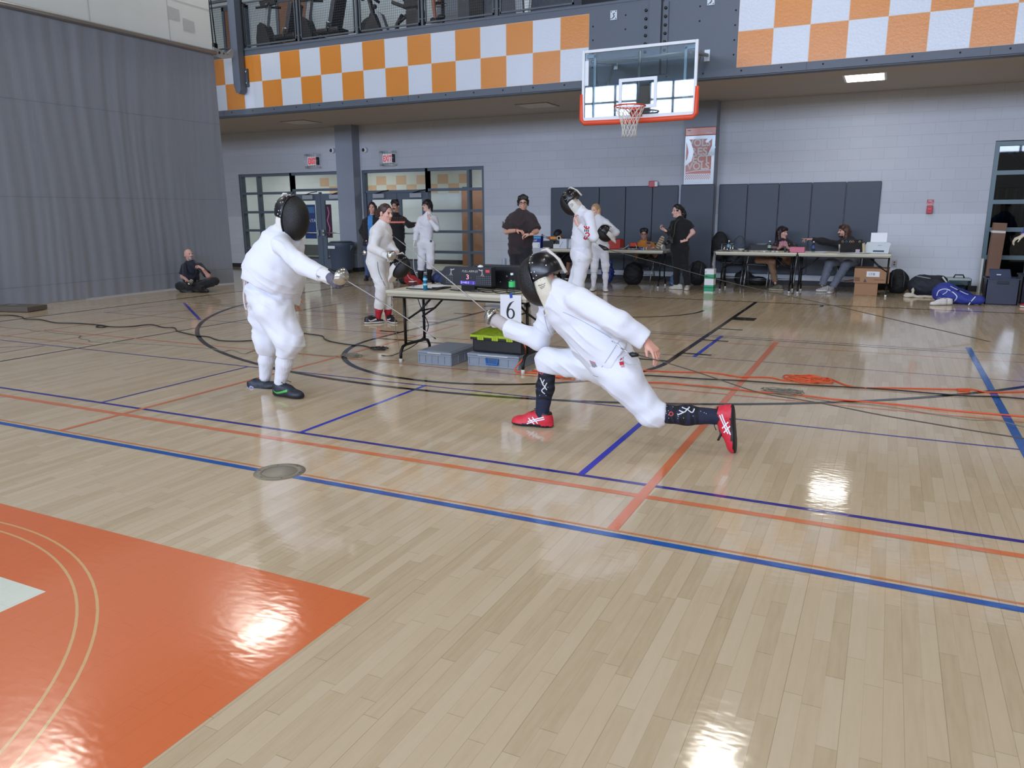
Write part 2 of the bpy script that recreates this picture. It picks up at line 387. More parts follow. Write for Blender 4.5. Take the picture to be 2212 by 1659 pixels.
FRAME = mat('door_frame_paint', (92, 104, 118), .4); FRAME2 = mat('teal_frame_paint', (96, 118, 128), .4)
SOFF = mat('soffit_plaster', (186, 176, 164), .7); BLACKB = mat('rubber_base', (28, 26, 28), .5)
PILL = mat('pillar_paint', (136, 143, 156), .5); GLASS = glass_mat('clear_glass', (246, 248, 248)); DGLASS = glass_mat('dim_glass', (150, 158, 160), 1.2)
WHITE = mat('white_plastic', (228, 230, 232), .4); BLACK = mat('black_plastic', (16, 16, 18), .4); DARK = mat('dark_metal', (30, 31, 34), .4, .3)
CHROME = mat('chrome', (205, 208, 212), .18, 1.); ALU = mat('brushed_aluminium', (178, 184, 190), .35, .9)

# ---- floor: one mesh with its painted markings
fl = MB(); fl.quad((-20, -26, 0), (16, -26, 0), (16, 3.2, 0), (-20, 3.2, 0), WOOD)
_z = [.0004]
def rect(x0, x1, y0, y1, m, z=None):
    if z is None: _z[0] += .00004; z = _z[0]
    fl.quad((x0, y0, z), (x1, y0, z), (x1, y1, z), (x0, y1, z), m)
def lx(y, x0, x1, w, m): rect(x0, x1, y-w/2, y+w/2, m)
def ly(x, y0, y1, w, m): rect(x-w/2, x+w/2, y0, y1, m)
def arc(cx, cy, r, a0, a1, w, m, n=96):
    _z[0] += .00004; z = _z[0]; vs = []; 
    for i in range(n+1):
        a = a0+(a1-a0)*i/n; c, s = math.cos(a), math.sin(a); vs += [(cx+(r-w/2)*c, cy+(r-w/2)*s, z), (cx+(r+w/2)*c, cy+(r+w/2)*s, z)]
    fl.add(vs, [(2*i, 2*i+1, 2*i+3, 2*i+2) for i in range(n)], m)
def seg(a, b, w, m):
    _z[0] += .00004; a = np.array([*a, _z[0]]); b = np.array([*b, _z[0]]); d = nrm(b-a); s = np.array([-d[1], d[0], 0])*w/2
    fl.quad(a-s, b-s, b+s, a+s, m)
# painted centre square with circle and block letter
rect(-2.05, 1.99, -15.35, -11.13, PNT); rect(-.86, .76, -12.35, -11.65, WPT); rect(-.3, .2, -14.3, -12.35, WPT)
for r in (1.915, 1.845): arc(-.05, -13.2, r, 0, 2*PI, .011, NAT, 128)
# thin lines first, heavy black last
lx(-5.44, -7.25, 9, .022, PUR); lx(-3.93, -7.2, 9, .025, PUR); lx(-4.05, -6.2, 4.62, .025, BLK); lx(-4.43, -6.2, 9, .022, ORT)
ly(-7.2, -5.44, -3.93, .022, PUR); seg((-7.16, -3.98), (-5.14, -5.47), .045, VIV); seg((-7.19, -5.45), (-5.97, -4.64), .015, PUR)
lx(-7.78, -6.0, 9, .026, NAV); ly(-5.07, -9.4, -7.82, .022, PUR); seg((-5.45, -8.11), (-5.07, -7.82), .02, PUR)
lx(-9.41, -9, 9, .036, NAV); ly(-1.945, -9.4, -7.79, .03, NAV)
ly(.135, -9.4, -7.77, .036, VIV); ly(2.225, -9.4, -7.79, .042, VIV); ly(1.985, -5.44, -3.95, .045, VIV)
ly(-4.55, -10.1, -3.0, .035, BLK)
lx(-7.02, -6.3, 9, .03, ORL); lx(-9.59, -9, 9, .05, ORL); ly(-1.46, -10.08, -4.4, .04, ORL); ly(2.645, -10.08, -4.13, .055, ORL)
ly(-6.25, -7.6, -3.2, .022, ORT); lx(-7.55, -6.42, -4.6, .022, ORT); ly(-5.3, -7.65, -3.4, .022, ORT)
lx(-10.085, -9, 9, .015, ORT); lx(-10.14, -9, 9, .046, BLU); ly(4.615, -10.1, -3.66, .058, BLU)
lx(-.1, -7.75, 7.7, .05, BLK); ly(-7.72, -14, 0, .05, BLK); ly(7.7, -14, 0, .05, BLK)
for s in (-1, 1):
    ly(s*1.81, -5.79, -.1, .055, BLK)
    rect(*sorted((s*1.83, s*2.13)), -2.44, -2.14, BLK)
    for yy in (-3.35, -4.32, -5.28): rect(*sorted((s*1.83, s*2.13)), yy-.03, yy+.03, BLK)
    ly(s*6.39, -1.56, -.1, .05, BLK); rect(*sorted((s*2.82, s*2.87)), -.38, -.1, BLK)
lx(-5.79, -1.83, 1.83, .05, BLK)
arc(0, -5.81, 1.81, PI, 2*PI, .055, BLK); arc(0, -1.56, 6.39, PI, 2*PI, .055, BLK, 160); arc(0, -1.56, 1.25, PI, 2*PI, .045, BLK)
obj('floor', fl, kind='structure')
# brass floor socket lid on the blue line
pl = thing('floor_socket_cover', 'round grey metal floor plate set on the thick blue line', 'floor plate', (.59, -10.11, 0))
b = MB(); b.lathe([(0, .003), (.098, .003), (.1, .0022)], (.59, -10.11, 0), mat('plate_grey', (150, 140, 120), .4, .4), 40, capa=False, capb=False); obj('lid', b, pl)
b = MB(); b.lathe([(.103, .002), (.106, .004), (.146, .004), (.15, .0006)], (.59, -10.11, 0), mat('plate_ring', (142, 134, 116), .4, .4), 40, capa=False, capb=False)
for k in range(6): b.lathe([(.006, .0045), (0, .0046)], (.59+.125*math.cos(k*PI/3+.3), -10.11+.125*math.sin(k*PI/3+.3), 0), DARK, 8, capa=False, capb=False)
obj('ring', b, pl)

# ---- back wall under the balcony with door openings
wb = MB()
def wall(x0, x1, z0, z1, m=WALLM): wb.box(x0, x1, 3.2, 3.42, z0, z1, m)
wall(-20, -12.82, 0, 3.75); wall(-12.82, -9.16, 2.56, 3.75); wall(-9.16, -8.6, 0, 3.75); wall(-8.6, -5.06, 2.56, 3.75); wall(-5.06, 5.27, 0, 3.75); wall(5.27, 8.2, 2.68, 3.75); wall(8.2, 16, 0, 3.75)
obj('wall_back', wb, kind='structure')
b = MB(); b.box(-9.16, -8.63, 2.9, 3.2, 0, 3.65, PILL); obj('wall_pier', b, kind='structure')
b = MB(); b.box(-.23, .4, 2.87, 3.2, 0, 3.65, PILL); obj('wall_pier', b, kind='structure')
b = MB()
for x0, x1 in ((-20, -12.83), (-8.61, -8.6), (-5.05, -.24), (.41, 5.26), (8.21, 16)): b.box(x0, x1, 3.185, 3.2, 0, .105, BLACKB)
b.box(-9.175, -8.615, 2.885, 2.9, 0, .105, BLACKB); b.box(-8.63, -8.615, 2.9, 3.2, 0, .105, BLACKB); obj('baseboard_back', b, kind='structure')
# ---- soffit (ceiling under the balcony) and balcony deck
b = MB(); b.box(-20, 16, .02, 3.42, 3.65, 3.8, SOFF); obj('ceiling_soffit', b, kind='structure')
HATCH = mat('hatch_panel', (214, 205, 192), .6); HG = mat('hatch_gap', (120, 115, 108), .7)
for i, (x0, x1, lab) in enumerate(((-9.68, -9.0, 'pale access hatch in the soffit nearest the curtain'), (-3.42, -2.75, 'pale access hatch in the soffit left of the backboard'))):
    b = MB(); b.box(x0-.03, x1+.03, 1.55, 2.2, 3.642, 3.65, HG); b.bbox(x0, x1, 1.58, 2.17, 3.634, 3.645, HATCH, .003); obj('ceiling_hatch', b, label=lab, cat='hatch')
b = MB(); b.box(-20, 16, .2, 9, 4.72, 4.9, mat('deck_floor', (150, 148, 142), .6)); obj('floor_balcony', b, kind='structure')
# ---- fascia beam
fb = MB(); fb.box(-20, 16, 0, .2, 3.62, 4.96, STEEL); fb.box(-20, 16, -.03, .0, 3.615, 3.725, STEEL); fb.box(-20, 16, .0, .2, 3.6, 3.62, STEEL); fb.box(-20, 16, -.012, .22, 4.925, 4.965, STEEL)
BOLT = mat('bolt_dark', (25, 27, 30), .5)
for k in range(-22, 12): fb.lathe([(.014, 0), (.014, .006), (0, .008)], (k*.61+.12, -.03, 3.685), BOLT, 8, ax=(0, -1, 0))
for k in range(-8, 6): fb.box(k*2.44-.12, k*2.44-.115, -.032, -.03, 3.615, 3.725, DARK)
for x in (-1.2, -.62, .63, 1.2):
    for zz in (4.6, 4.38, 4.16, 3.94) if abs(x) > 1 else (4.72, 4.5): fb.lathe([(.014, 0), (.014, .006), (0, .008)], (x, 0, zz), BOLT, 8, ax=(0, -1, 0))
fb.box(-.2, .0, -.05, 0, 3.73, 4.92, STEEL); fb.box(.005, .03, -.02, 0, 3.73, 4.92, DARK); fb.box(.03, .12, -.03, 0, 3.73, 4.85, STEEL); fb.box(-.32, -.2, -.02, 0, 3.73, 4.85, STEEL)
for zz in (4.75, 4.62, 4.49, 4.36, 4.23, 4.1):
    for x in (-.26, .075): fb.lathe([(.026, 0), (.026, .02), (.015, .03), (0, .03)], (x, -.02 if x < 0 else -.03, zz), BOLT, 8, ax=(0, -1, 0))
obj('trim_balcony', fb, kind='structure')
PL = mat('anchor_plate', (184, 190, 196), .45, .4)
for i, (x, zz, lab) in enumerate(((-.83, 4.74, 'small square grey anchor plate on the fascia above left of the backboard'), (.8, 4.79, 'small square grey anchor plate on the fascia above right of the backboard'))):
    b = MB(); b.bbox(x-.06, x+.06, -.014, 0, zz-.075, zz+.075, PL, .004)
    for dx in (-.04, .04):
        for dz in (-.055, .055): b.lathe([(.008, 0), (.008, .008), (0, .009)], (x+dx, -.014, zz+dz), DARK, 8, ax=(0, -1, 0))
    b.tube([(x-.02, -.02, zz-.05), (x+.015, -.03, zz-.02), (x-.005, -.03, zz+.02), (x+.02, -.02, zz+.03)], .006, DARK, 6)
    obj('anchor_plate', b, label=lab, cat='bracket')
CO = mat('checker_orange', (208, 132, 50), .3, bump=(26, .12, (1, 1, 1))); CW = mat('checker_white', (204, 212, 224), .3, bump=(26, .12, (1, 1, 1)))
def checker(xs, first_top_orange, lab):
    b = MB(); b.box(xs[0], xs[-1], -.004, 0, 3.738, 4.812, mat('grout_cream', (220, 190, 160), .5))
    zs = (3.74, 4.275, 4.81)
    for r in (0, 1):
        for i in range(len(xs)-1):
            o = (i+(1-r)+(0 if first_top_orange else 1)) % 2 == 0
            b.quad((xs[i]+.004, -.006, zs[r]+.004), (xs[i+1]-.004, -.006, zs[r]+.004), (xs[i+1]-.004, -.006, zs[r+1]-.004), (xs[i]+.004, -.006, zs[r+1]-.004), CO if o else CW)
    obj('checkerboard_panel', b, label=lab, cat='wall panel')
checker([-1.27-.5322*k for k in range(19)][::-1], False, 'orange and white checkerboard panel on the balcony front left of the backboard')
checker([1.255+.54*k for k in range(15)], False, 'orange and white checkerboard panel on the balcony front at the right edge')
# ---- balcony railing: one unit per bay
RAIL = mat('rail_paint', (84, 90, 98), .45, .2); WIRE = mat('rail_wire', (70, 74, 78), .5, .3)
xs = [-10.6, -9.3, -7.75, -6.25, -4.72, -3.12, -1.56, .05, 1.65, 3.25]
for i in range(len(xs)-1):
    if xs[i] > -1.6: continue
    x0, x1 = xs[i], xs[i+1]
    t = thing('railing_bay', ('grey railing bay with wire mesh infill, number %s along the balcony from the curtain' % ['one', 'two', 'three', 'four', 'five', 'six'][i]), 'railing', (x0, .1, 4.96))
    p = MB(); p.box(x0+.005, x0+.05, .07, .13, 4.96, 6.02, RAIL); obj('post', p, t)
    p = MB(); p.box(x0+.005, x1, .075, .125, 5.98, 6.03, RAIL); obj('top_rail', p, t)
    p = MB()
    for a, c, d, e in ((x0+.085, x1-.04, 5.02, 5.05), (x0+.085, x1-.04, 5.88, 5.91)): p.box(a, c, .085, .115, d, e, RAIL)
    for a in (x0+.085, x1-.065): p.box(a, a+.025, .085, .115, 5.02, 5.91, RAIL)
    for zz in (5.1, 5.8):
        p.box(x0+.05, x0+.085, .09, .11, zz, zz+.02, RAIL); p.box(x1-.04, x1+.005, .09, .11, zz, zz+.02, RAIL)
    fr = obj('panel_frame', p, t)
    p = MB(); n = int((x1-x0)/.048)
    for k in range(1, n): x = x0+.1+(x1-x0-.16)*k/n; p.box(x-.0016, x+.0016, .099, .102, 5.04, 5.89, WIRE)
    for k in range(1, 18): zz = 5.05+.84*k/18; p.box(x0+.1, x1-.05, .102, .105, zz-.0016, zz+.0016, WIRE)
    obj('wire_mesh', p, fr)
# ---- balcony back wall, doors
b = MB(); BW = block_mat('balcony_block', (208, 216, 212), (208, 216, 212), 0); b.box(-20, -5.6, 4.0, 4.2, 4.9, 8.2, BW); b.box(-5.6, 16, 7.0, 7.2, 4.9, 8.2, mat('balcony_far', (120, 124, 130), .7)); b.box(-6.7, -5.6, 3.97, 4.0, 4.9, 8.2, mat('balcony_grey', (132, 136, 142), .6))
obj('wall_balcony', b, kind='structure')
WD = mat('door_wood', (150, 104, 74), .45, bump=(6, 0, (1, 1, 9)), vary=.12)
def balc_door(n, x0, x1, win):
    d = MB(); d.bbox(x0, x1, 3.9, 3.98, 4.9, 7.0, WD, .006); o = obj('door_%d' % n, d, kind='structure')
    f = MB()
    for a, c in ((x0-.09, x0), (x1, x1+.09)): f.box(a, c, 3.88, 4.0, 4.9, 7.1, FRAME)
    f.box(x0-.09, x1+.09, 3.88, 4.0, 7.0, 7.1, FRAME); obj('door_frame', f, o)
    if win:
        g = MB(); g.box(x0+.35, x0+.5, 3.885, 3.9, 5.5, 6.6, ALU); g.box(x0+.38, x0+.47, 3.88, 3.886, 5.55, 6.55, BLACK); obj('vision_panel', g, o)
balc_door(1, -13.55, -12.85, True); balc_door(2, -11.6, -10.65, False)
# ---- the rest of the hall (behind and beside the camera)
HW = mat('hall_wall', (196, 198, 200), .7); HC = mat('hall_ceiling', (150, 152, 156), .8)
b = MB(); b.box(-20.2, -20, -26, 9, 0, 8.2, HW); obj('wall_left', b, kind='structure')
b = MB(); b.box(16, 16.2, -26, 9, 0, 8.2, HW); obj('wall_right', b, kind='structure')
b = MB(); b.box(-20.2, 16.2, -26.2, 9.2, 8.2, 8.4, HC); obj('ceiling', b, kind='structure')
wf = MB(); wins = [(-17, -12.6), (-12.0, -7.6), (-7.0, -2.6), (-2.0, 2.4), (3.0, 7.4), (8, 12.4)]
wf.box(-20.2, 16.2, -26.2, -26, 0, 4.2, HW); wf.box(-20.2, 16.2, -26.2, -26, 7.4, 8.2, HW)
e = [-20.2]+[v for w in wins for v in w]+[16.2]
for k in range(0, len(e), 2): wf.box(e[k], e[k+1], -26.2, -26, 4.2, 7.4, HW)
obj('wall_front', wf, kind='structure')
SKYW = mat('daylight_pane', (206, 222, 250), 1., emit=26.)
for i, (a, c) in enumerate(wins):
    p = MB(); p.quad((a, -26.15, 4.2), (a, -26.15, 7.4), (c, -26.15, 7.4), (c, -26.15, 4.2), SKYW); o = obj('window_%d' % (i+5), p, kind='structure')
    m = MB()
    for k in range(5): x = a+(c-a)*k/4; m.box(x-.05, x+.05, -26.14, -26.0, 4.2, 7.4, FRAME)
    for k in range(5): zz = 4.2+3.2*k/4; m.box(a, c, -26.14, -26.0, zz-.05, zz+.05, FRAME)
    obj('mullions', m, o)
LAMP = mat('high_bay_panel', (255, 250, 240), 1., emit=24.)
for i, (x, y) in enumerate([(x, y) for y in (-1.2, -6.7, -12.3, -18) for x in (-15.5, -8.75, 1.75, 9.5)]):
    t = thing('high_bay_light', 'rectangular lamp fixed under the hall ceiling', 'ceiling lamp', (x, y, 8.2), 'high bay lamps')
    m = MB(); m.bbox(x-.4, x+.4, y-.75, y+.75, 8.1, 8.195, WHITE, .02); obj('housing', m, t)
    m = MB(); m.quad((x-.35, y-.7, 8.095), (x-.35, y+.7, 8.095), (x+.35, y+.7, 8.095), (x+.35, y-.7, 8.095), LAMP); obj('diffuser', m, t)
# the soffit lamp
t = thing('soffit_lamp', 'bright rectangular lamp recessed in the soffit at right', 'ceiling lamp', (3.11, 1.38, 3.65))
m = MB(); m.box(2.78, 3.44, 1.0, 1.78, 3.642, 3.65, WHITE); obj('frame', m, t)
m = MB(); m.quad((2.82, 1.03, 3.64), (2.82, 1.75, 3.64), (3.4, 1.75, 3.64), (3.4, 1.03, 3.64), mat('soffit_diffuser', (255, 253, 248), 1., emit=14.)); obj('diffuser', m, t)

# ---- glazed screens in the back wall
def bars(mb, xs, zs, m, y0=3.22, y1=3.36, w=.065):
    for x in xs: mb.box(x-w/2, x+w/2, y0-.004, y1+.004, zs[0]-w/2, zs[-1]+w/2+.002, m)
    for zz in zs: mb.box(xs[0], xs[-1], y0, y1, zz-w/2, zz+w/2, m)
def pane(o, x0, x1, z0, z1, g=GLASS):
    p = MB(); p.box(x0, x1, 3.28, 3.288, z0, z1, g); obj('glass', p, o)
def screen(n, x0, x1, xs, zs):
    m = MB(); bars(m, xs, zs, FRAME)
    o = obj('window_%d' % n, m, kind='structure'); pane(o, x0, x1, zs[0], zs[-1]); return o
ZR = [.03, .53, 1.03, 1.53, 2.04, 2.52]
screen(1, -12.8, -10.97, [-12.77, -12.16, -10.97], ZR)
screen(2, -10.97, -9.17, [-10.97, -9.19], [2.1, 2.52])
screen(3, -8.58, -6.67, [-8.57, -6.67], [2.02, 2.52])
o = screen(4, -6.67, -5.08, [-6.67, -5.5, -5.09], ZR)
def swing_door(n, x0, x1, hinge, closer_x):
    m = MB(); w = .13
    for a, c, d, e in ((x0, x0+w, .01, 2.0), (x1-w, x1, .01, 2.0), (x0+w, x1-w, .01, .28), (x0+w, x1-w, 1.82, 2.0)): m.bbox(a, c, 3.25, 3.3, d, e, FRAME, .004)
    o = obj('door_%d' % n, m, kind='structure'); pane(o, x0+w, x1-w, .28, 1.82)
    m = MB(); m.tube([(x0+.06, 3.19, .98), (x1-.06, 3.19, .98)], .02, ALU, 10)
    for x in (x0+.07, x1-.07): m.bbox(x-.035, x+.035, 3.185, 3.25, .9, 1.06, ALU, .006)
    obj('push_bar', m, o)
    m = MB(); m.bbox(closer_x-.17, closer_x+.17, 3.17, 3.25, 1.86, 1.97, mat('closer_grey', (170, 176, 184), .4, .3), .008); m.tube([(closer_x-.1, 3.2, 1.97), (closer_x+.16, 3.16, 2.03), (closer_x+.3, 3.22, 2.05)], .012, DARK, 6); obj('door_closer', m, o)
swing_door(3, -10.93, -10.07, 0, -10.4); swing_door(4, -10.02, -9.2, 0, -9.5); swing_door(5, -8.5, -7.62, 0, -8.1); swing_door(6, -7.58, -6.71, 0, -6.98)
m = MB(); m.box(-8.57, -8.51, 3.22, 3.36, 0, 2.02, FRAME); m.box(-7.62, -7.58, 3.24, 3.32, 0, 2.0, FRAME); m.box(-10.07, -10.02, 3.24, 3.32, 0, 2.04, FRAME); obj('trim_door_mullions', m, kind='structure')
PST = mat('poster_blue', (38, 66, 120), .4)
m = MB(); m.box(-10.62, -10.24, 3.262, 3.278, .82, 1.72, PST); m.text('PLAYA', (-10.61, 3.262, 1.26), (1, 0, 0), (0, 0, 1), .13, WHITE); m.box(-10.6, -10.26, 3.258, 3.262, 1.5, 1.66, mat('poster_teal', (70, 120, 170), .4)); obj('poster', m, label='blue poster on the glass of the door behind the left fencer', cat='poster')
m = MB(); m.box(-9.88, -9.7, 3.262, 3.278, .85, 1.72, mat('poster_maroon', (52, 30, 52), .4)); m.tube([(-9.8, 3.258, .92), (-9.76, 3.258, 1.1), (-9.83, 3.258, 1.3), (-9.76, 3.258, 1.5), (-9.8, 3.258, 1.66)], .02, mat('poster_pink', (200, 110, 150), .5), 5); obj('poster', m, label='narrow dark poster with a pink squiggle on the door glass beside the pier', cat='poster')
# corridor beyond
b = MB(); b.quad((-22, 3.42, .0), (-3.4, 3.42, .0), (-3.4, 6.4, .0), (-22, 6.4, .0), mat('corridor_floor', (190, 188, 178), .3)); obj('floor_corridor', b, kind='structure')
b = MB(); b.box(-22, -3.3, 6.4, 6.6, 0, 3.6, CORR); b.box(-22.2, -22, 3.4, 6.6, 0, 3.6, CORR); b.box(-3.4, -3.2, 3.4, 6.6, 0, 3.6, CORR)
b.box(-22, -3.4, 6.385, 6.4, 0, .12, BLACKB); b.box(-14, -10.2, 6.38, 6.4, .16, .5, mat('corridor_dark_band', (70, 74, 76), .5))
for r in (0, 1):
    for k in range(15):
        x0 = -12.6+k*.36; b.quad((x0, 6.392, 2.05+.26*r), (x0+.36, 6.392, 2.05+.26*r), (x0+.36, 6.392, 2.31+.26*r), (x0, 6.392, 2.31+.26*r), mat('faded_orange', (222, 184, 150), .6) if (k+r) % 2 else mat('faded_white', (222, 226, 220), .6))
obj('wall_corridor', b, kind='structure')
b = MB(); b.box(-22, -3.4, 3.42, 6.4, 3.0, 3.1, mat('corridor_ceiling', (210, 210, 204), .7)); obj('ceiling_corridor', b, kind='structure')
CL = mat('corridor_diffuser', (250, 252, 245), 1., emit=15.)
for x, lab in ((-17, 'far left'), (-13.4, 'left'), (-10.2, 'middle'), (-6.0, 'right')):
    b = MB(); b.quad((x-.6, 4.6, 2.99), (x-.6, 5.2, 2.99), (x+.6, 5.2, 2.99), (x+.6, 4.6, 2.99), CL); b.box(x-.64, x+.64, 4.56, 5.24, 2.992, 2.999, WHITE); obj('corridor_lamp', b, label='flat ceiling lamp in the %s part of the corridor behind the glass' % lab, cat='ceiling lamp')
# open corridor door and its frame, seen through the screen
d = MB(); d.obox((-6.75, 6.05, 1.05), (.42, .22, 0), (-.012, .022, 0), (0, 0, 1.05), WD); o = obj('door_7', d, kind='structure')
m = MB(); m.obox((-6.52, 6.13, 1.45), (.07, .037, 0), (-.014, .028, 0), (0, 0, .4), BLACK); obj('vision_panel', m, o)
b = MB()
for x0, x1 in ((-7.35, -7.2), (-6.15, -6.05)): b.box(x0, x1, 6.2, 6.4, 0, 2.2, FRAME)
obj('trim_corridor_door', b, kind='structure')
# right-hand glazed screen and dim stairwell
m = MB(); bars(m, [5.31, 6.0, 7.4, 8.16], [.03, .63, 1.13, 1.62, 2.13, 2.63], FRAME2, w=.075); o = obj('window_11', m, kind='structure'); pane(o, 5.3, 8.16, .03, 2.63, DGLASS)
b = MB(); SW = mat('stairwell_wall', (104, 102, 98), .8); b.box(4.6, 9.6, 7.0, 7.1, 0, 4, SW); b.box(4.5, 4.6, 3.42, 7.1, 0, 4, SW); b.box(9.6, 9.7, 3.42, 7.1, 0, 4, SW); b.box(4.5, 9.7, 3.42, 7.1, 3.3, 3.4, SW); obj('wall_stairwell', b, kind='structure')
b = MB(); b.quad((4.5, 3.4, 0), (9.7, 3.4, 0), (9.7, 7.1, 0), (4.5, 7.1, 0), mat('stairwell_floor', (96, 94, 90), .5)); obj('floor_stairwell', b, kind='structure')
b = MB(); b.quad((7.6, 4.2, 3.29), (7.6, 4.8, 3.29), (8.8, 4.8, 3.29), (8.8, 4.2, 3.29), mat('stair_fill_glow', (250, 248, 240), 1., emit=16.)); b.box(7.55, 8.85, 4.15, 4.85, 3.292, 3.299, WHITE); obj('stairwell_fill_panel', b, label='ceiling lamp inside the dim stairwell behind the right screen', cat='ceiling lamp')  # glowing panel out of view, added to brighten the stairwell behind the glass
t = thing('staircase', 'dim metal staircase with railings behind the glazed screen at right', 'stairs', (6.6, 5.4, 0))
m = MB()
for k in range(9): m.box(6.0+k*.28, 6.3+k*.28, 5.0, 6.2, 2.4-k*.26, 2.44-k*.26, DARK)
obj('treads', m, t)
m = MB()
for yy in (4.95, 6.2): m.tube([(5.75, yy, 2.75), (8.5, yy, .2)], .05, mat('stringer', (88, 92, 92), .5), 6)
m.tube([(5.7, 4.95, 3.2), (8.5, 4.95, 1.1)], .03, ALU, 8); obj('handrail', m, t)
m = MB()
for k in range(26): x = 5.1+k*.05; m.tube([(x, 4.75, .9), (x, 4.75, 1.9)], .008, ALU if k % 3 == 0 else DARK, 5)
m.tube([(5.05, 4.75, 1.9), (6.5, 4.75, 1.9)], .02, DARK, 6); m.tube([(5.05, 4.75, .9), (6.5, 4.75, .9)], .02, DARK, 6); obj('balusters', m, t)
# ---- dividing curtain at the left
CU1 = mat('curtain_vinyl', (140, 147, 158), .55, bump=(9, .25, (1, 1, .12)), vary=.05); CSE = mat('curtain_seam', (122, 128, 138), .6); CUP = mat('upper_curtain', (222, 228, 226), .8, bump=(1.6, 0, (1, 1, 1)), vary=.05)
t = thing('divider_curtain', 'tall grey vinyl divider curtain hanging along the left side', 'curtain', (-9.2, -7, 0))
def cx(y, z):
    w = 1-z/4.75; q = y+.05*math.sin(1.1*z+y*.7)
    return (-9.2+.007*math.sin(q*9.3+1.7*math.sin(q*2.1))*(.6+.4*math.sin(q*.8+z*.3))+.005*math.sin(q*19.7+2.2*math.sin(q*1.7+z*.5))*(.5+.5*math.sin(q*1.3))
            +.003*math.sin(q*37+2*math.sin(q*4.1))*(.5+.5*math.sin(q*2.3+z*.8))*(.4+w)+.05*w*math.sin(y*.9)-.1*w+.17*w*math.exp((y+.85)*1.1))
m = MB(); ys = [-16+15.15*k/520 for k in range(521)]; zl = [.02+4.7*k/40 for k in range(41)]
v = []
for y in ys:
    for z in zl: v.append((cx(y, z), y, z))
m.add(v, [(i*41+j, (i+1)*41+j, (i+1)*41+j+1, i*41+j+1) for i in range(520) for j in range(40)], CU1, True)
for zz in (3.33, 1.79, .32):
    vs = []
    for y in ys: vs += [(cx(y, zz)+.003, y, zz-.005), (cx(y, zz+.01)+.003, y, zz+.005)]
    m.add(vs, [(2*i, 2*i+2, 2*i+3, 2*i+1) for i in range(520)], CSE, True)
obj('vinyl_panel', m, t)
m = MB(); m.quad((-9.22, -16, 4.75), (-9.22, -.84, 4.75), (-9.22, -.84, 8.19), (-9.22, -16, 8.19), CUP)
PT = mat('curtain_patch', (190, 195, 194), .8)
for y, z in ((-3.05, 5.35), (-1.9, 5.2), (-1.55, 5.05), (-2.4, 5.5)): m.quad((-9.215, y, z), (-9.215, y+.28, z), (-9.215, y+.28, z+.2), (-9.215, y, z+.22), PT)
for y in (-1.9, -3.6): m.quad((-9.216, y, 4.76), (-9.216, y+.015, 4.76), (-9.216, y+.015, 8.1), (-9.216, y, 8.1), PT)
m.quad((-9.216, -16, 5.55), (-9.216, -.84, 5.55), (-9.216, -.84, 5.565), (-9.216, -16, 5.565), PT)
obj('upper_panel', m, t)
m = MB(); m.tube([(-9.17, -16, 4.74), (-9.17, -.82, 4.74)], .05, mat('pipe_steel', (186, 182, 176), .3, .8), 14); obj('roll_pipe', m, t)
m = MB(); m.prism([(-9.19, -.86, 4.68), (-9.19, -.86, 4.85), (-9.19, -.5, 4.79), (-9.19, -.36, 4.9), (-9.19, -.3, 4.88), (-9.19, -.36, 4.72), (-9.19, -.6, 4.66)], (.03, 0, 0), mat('bracket_grey', (170, 170, 168), .4, .4))
for y, r in ((-.72, .03), (-.6, .018), (-.5, .011)): m.lathe([(r, 0), (0, .001)], (-9.16, y, 4.765), BLACK, 14, ax=(1, 0, 0))
obj('end_bracket', m, t)
# hanging steel mast at the curtain end
t = thing('curtain_mast', 'grey steel mast hanging in front of the checkerboard beside the curtain end', 'mast', (-9.25, -.16, 4.05))
m = MB(); m.prism([(-9.33, -.22, 6.6), (-9.14, -.22, 6.6), (-9.14, -.22, 4.1), (-9.2, -.22, 4.02), (-9.28, -.22, 4.05), (-9.33, -.22, 4.2)], (0, .16, 0), STEEL); obj('channel', m, t)
m = MB(); m.bbox(-9.36, -9.08, -.06, -.0, 4.18, 4.55, mat('mast_plate', (70, 76, 84), .45), .006)
for zz in (4.25, 4.48): m.lathe([(.02, 0), (.02, .02), (0, .02)], (-9.11, -.06, zz), ALU, 8, ax=(0, -1, 0))
obj('mount_plate', m, t)
m = MB(); 
for k in range(2): m.tube([(-10.0+.04*k, -.1, 7.5), (-9.98+.05*k, -.1, 6.2), (-9.95+.09*k, -.1, 5.0)], .012, BLACK, 6)
m.bbox(-9.98, -9.86, -.16, -.06, 4.93, 5.12, BLACK, .01); obj('hanging_cable', m, label='black hanging cables with a hook block at the balcony corner', cat='cable')
# ---- world and exposure
w = bpy.data.worlds.new('world'); SC.world = w; w.use_nodes = True
w.node_tree.nodes['Background'].inputs[0].default_value = (.75, .85, 1, 1); w.node_tree.nodes['Background'].inputs[1].default_value = .6
SC.view_settings.exposure = -0.05
cy = SC.cycles; cy.max_bounces = 6; cy.diffuse_bounces = 4; cy.glossy_bounces = 3; cy.transparent_max_bounces = 10; cy.transmission_bounces = 4
cy.use_denoising = True; cy.caustics_reflective = False; cy.caustics_refractive = False; cy.sample_clamp_indirect = 6
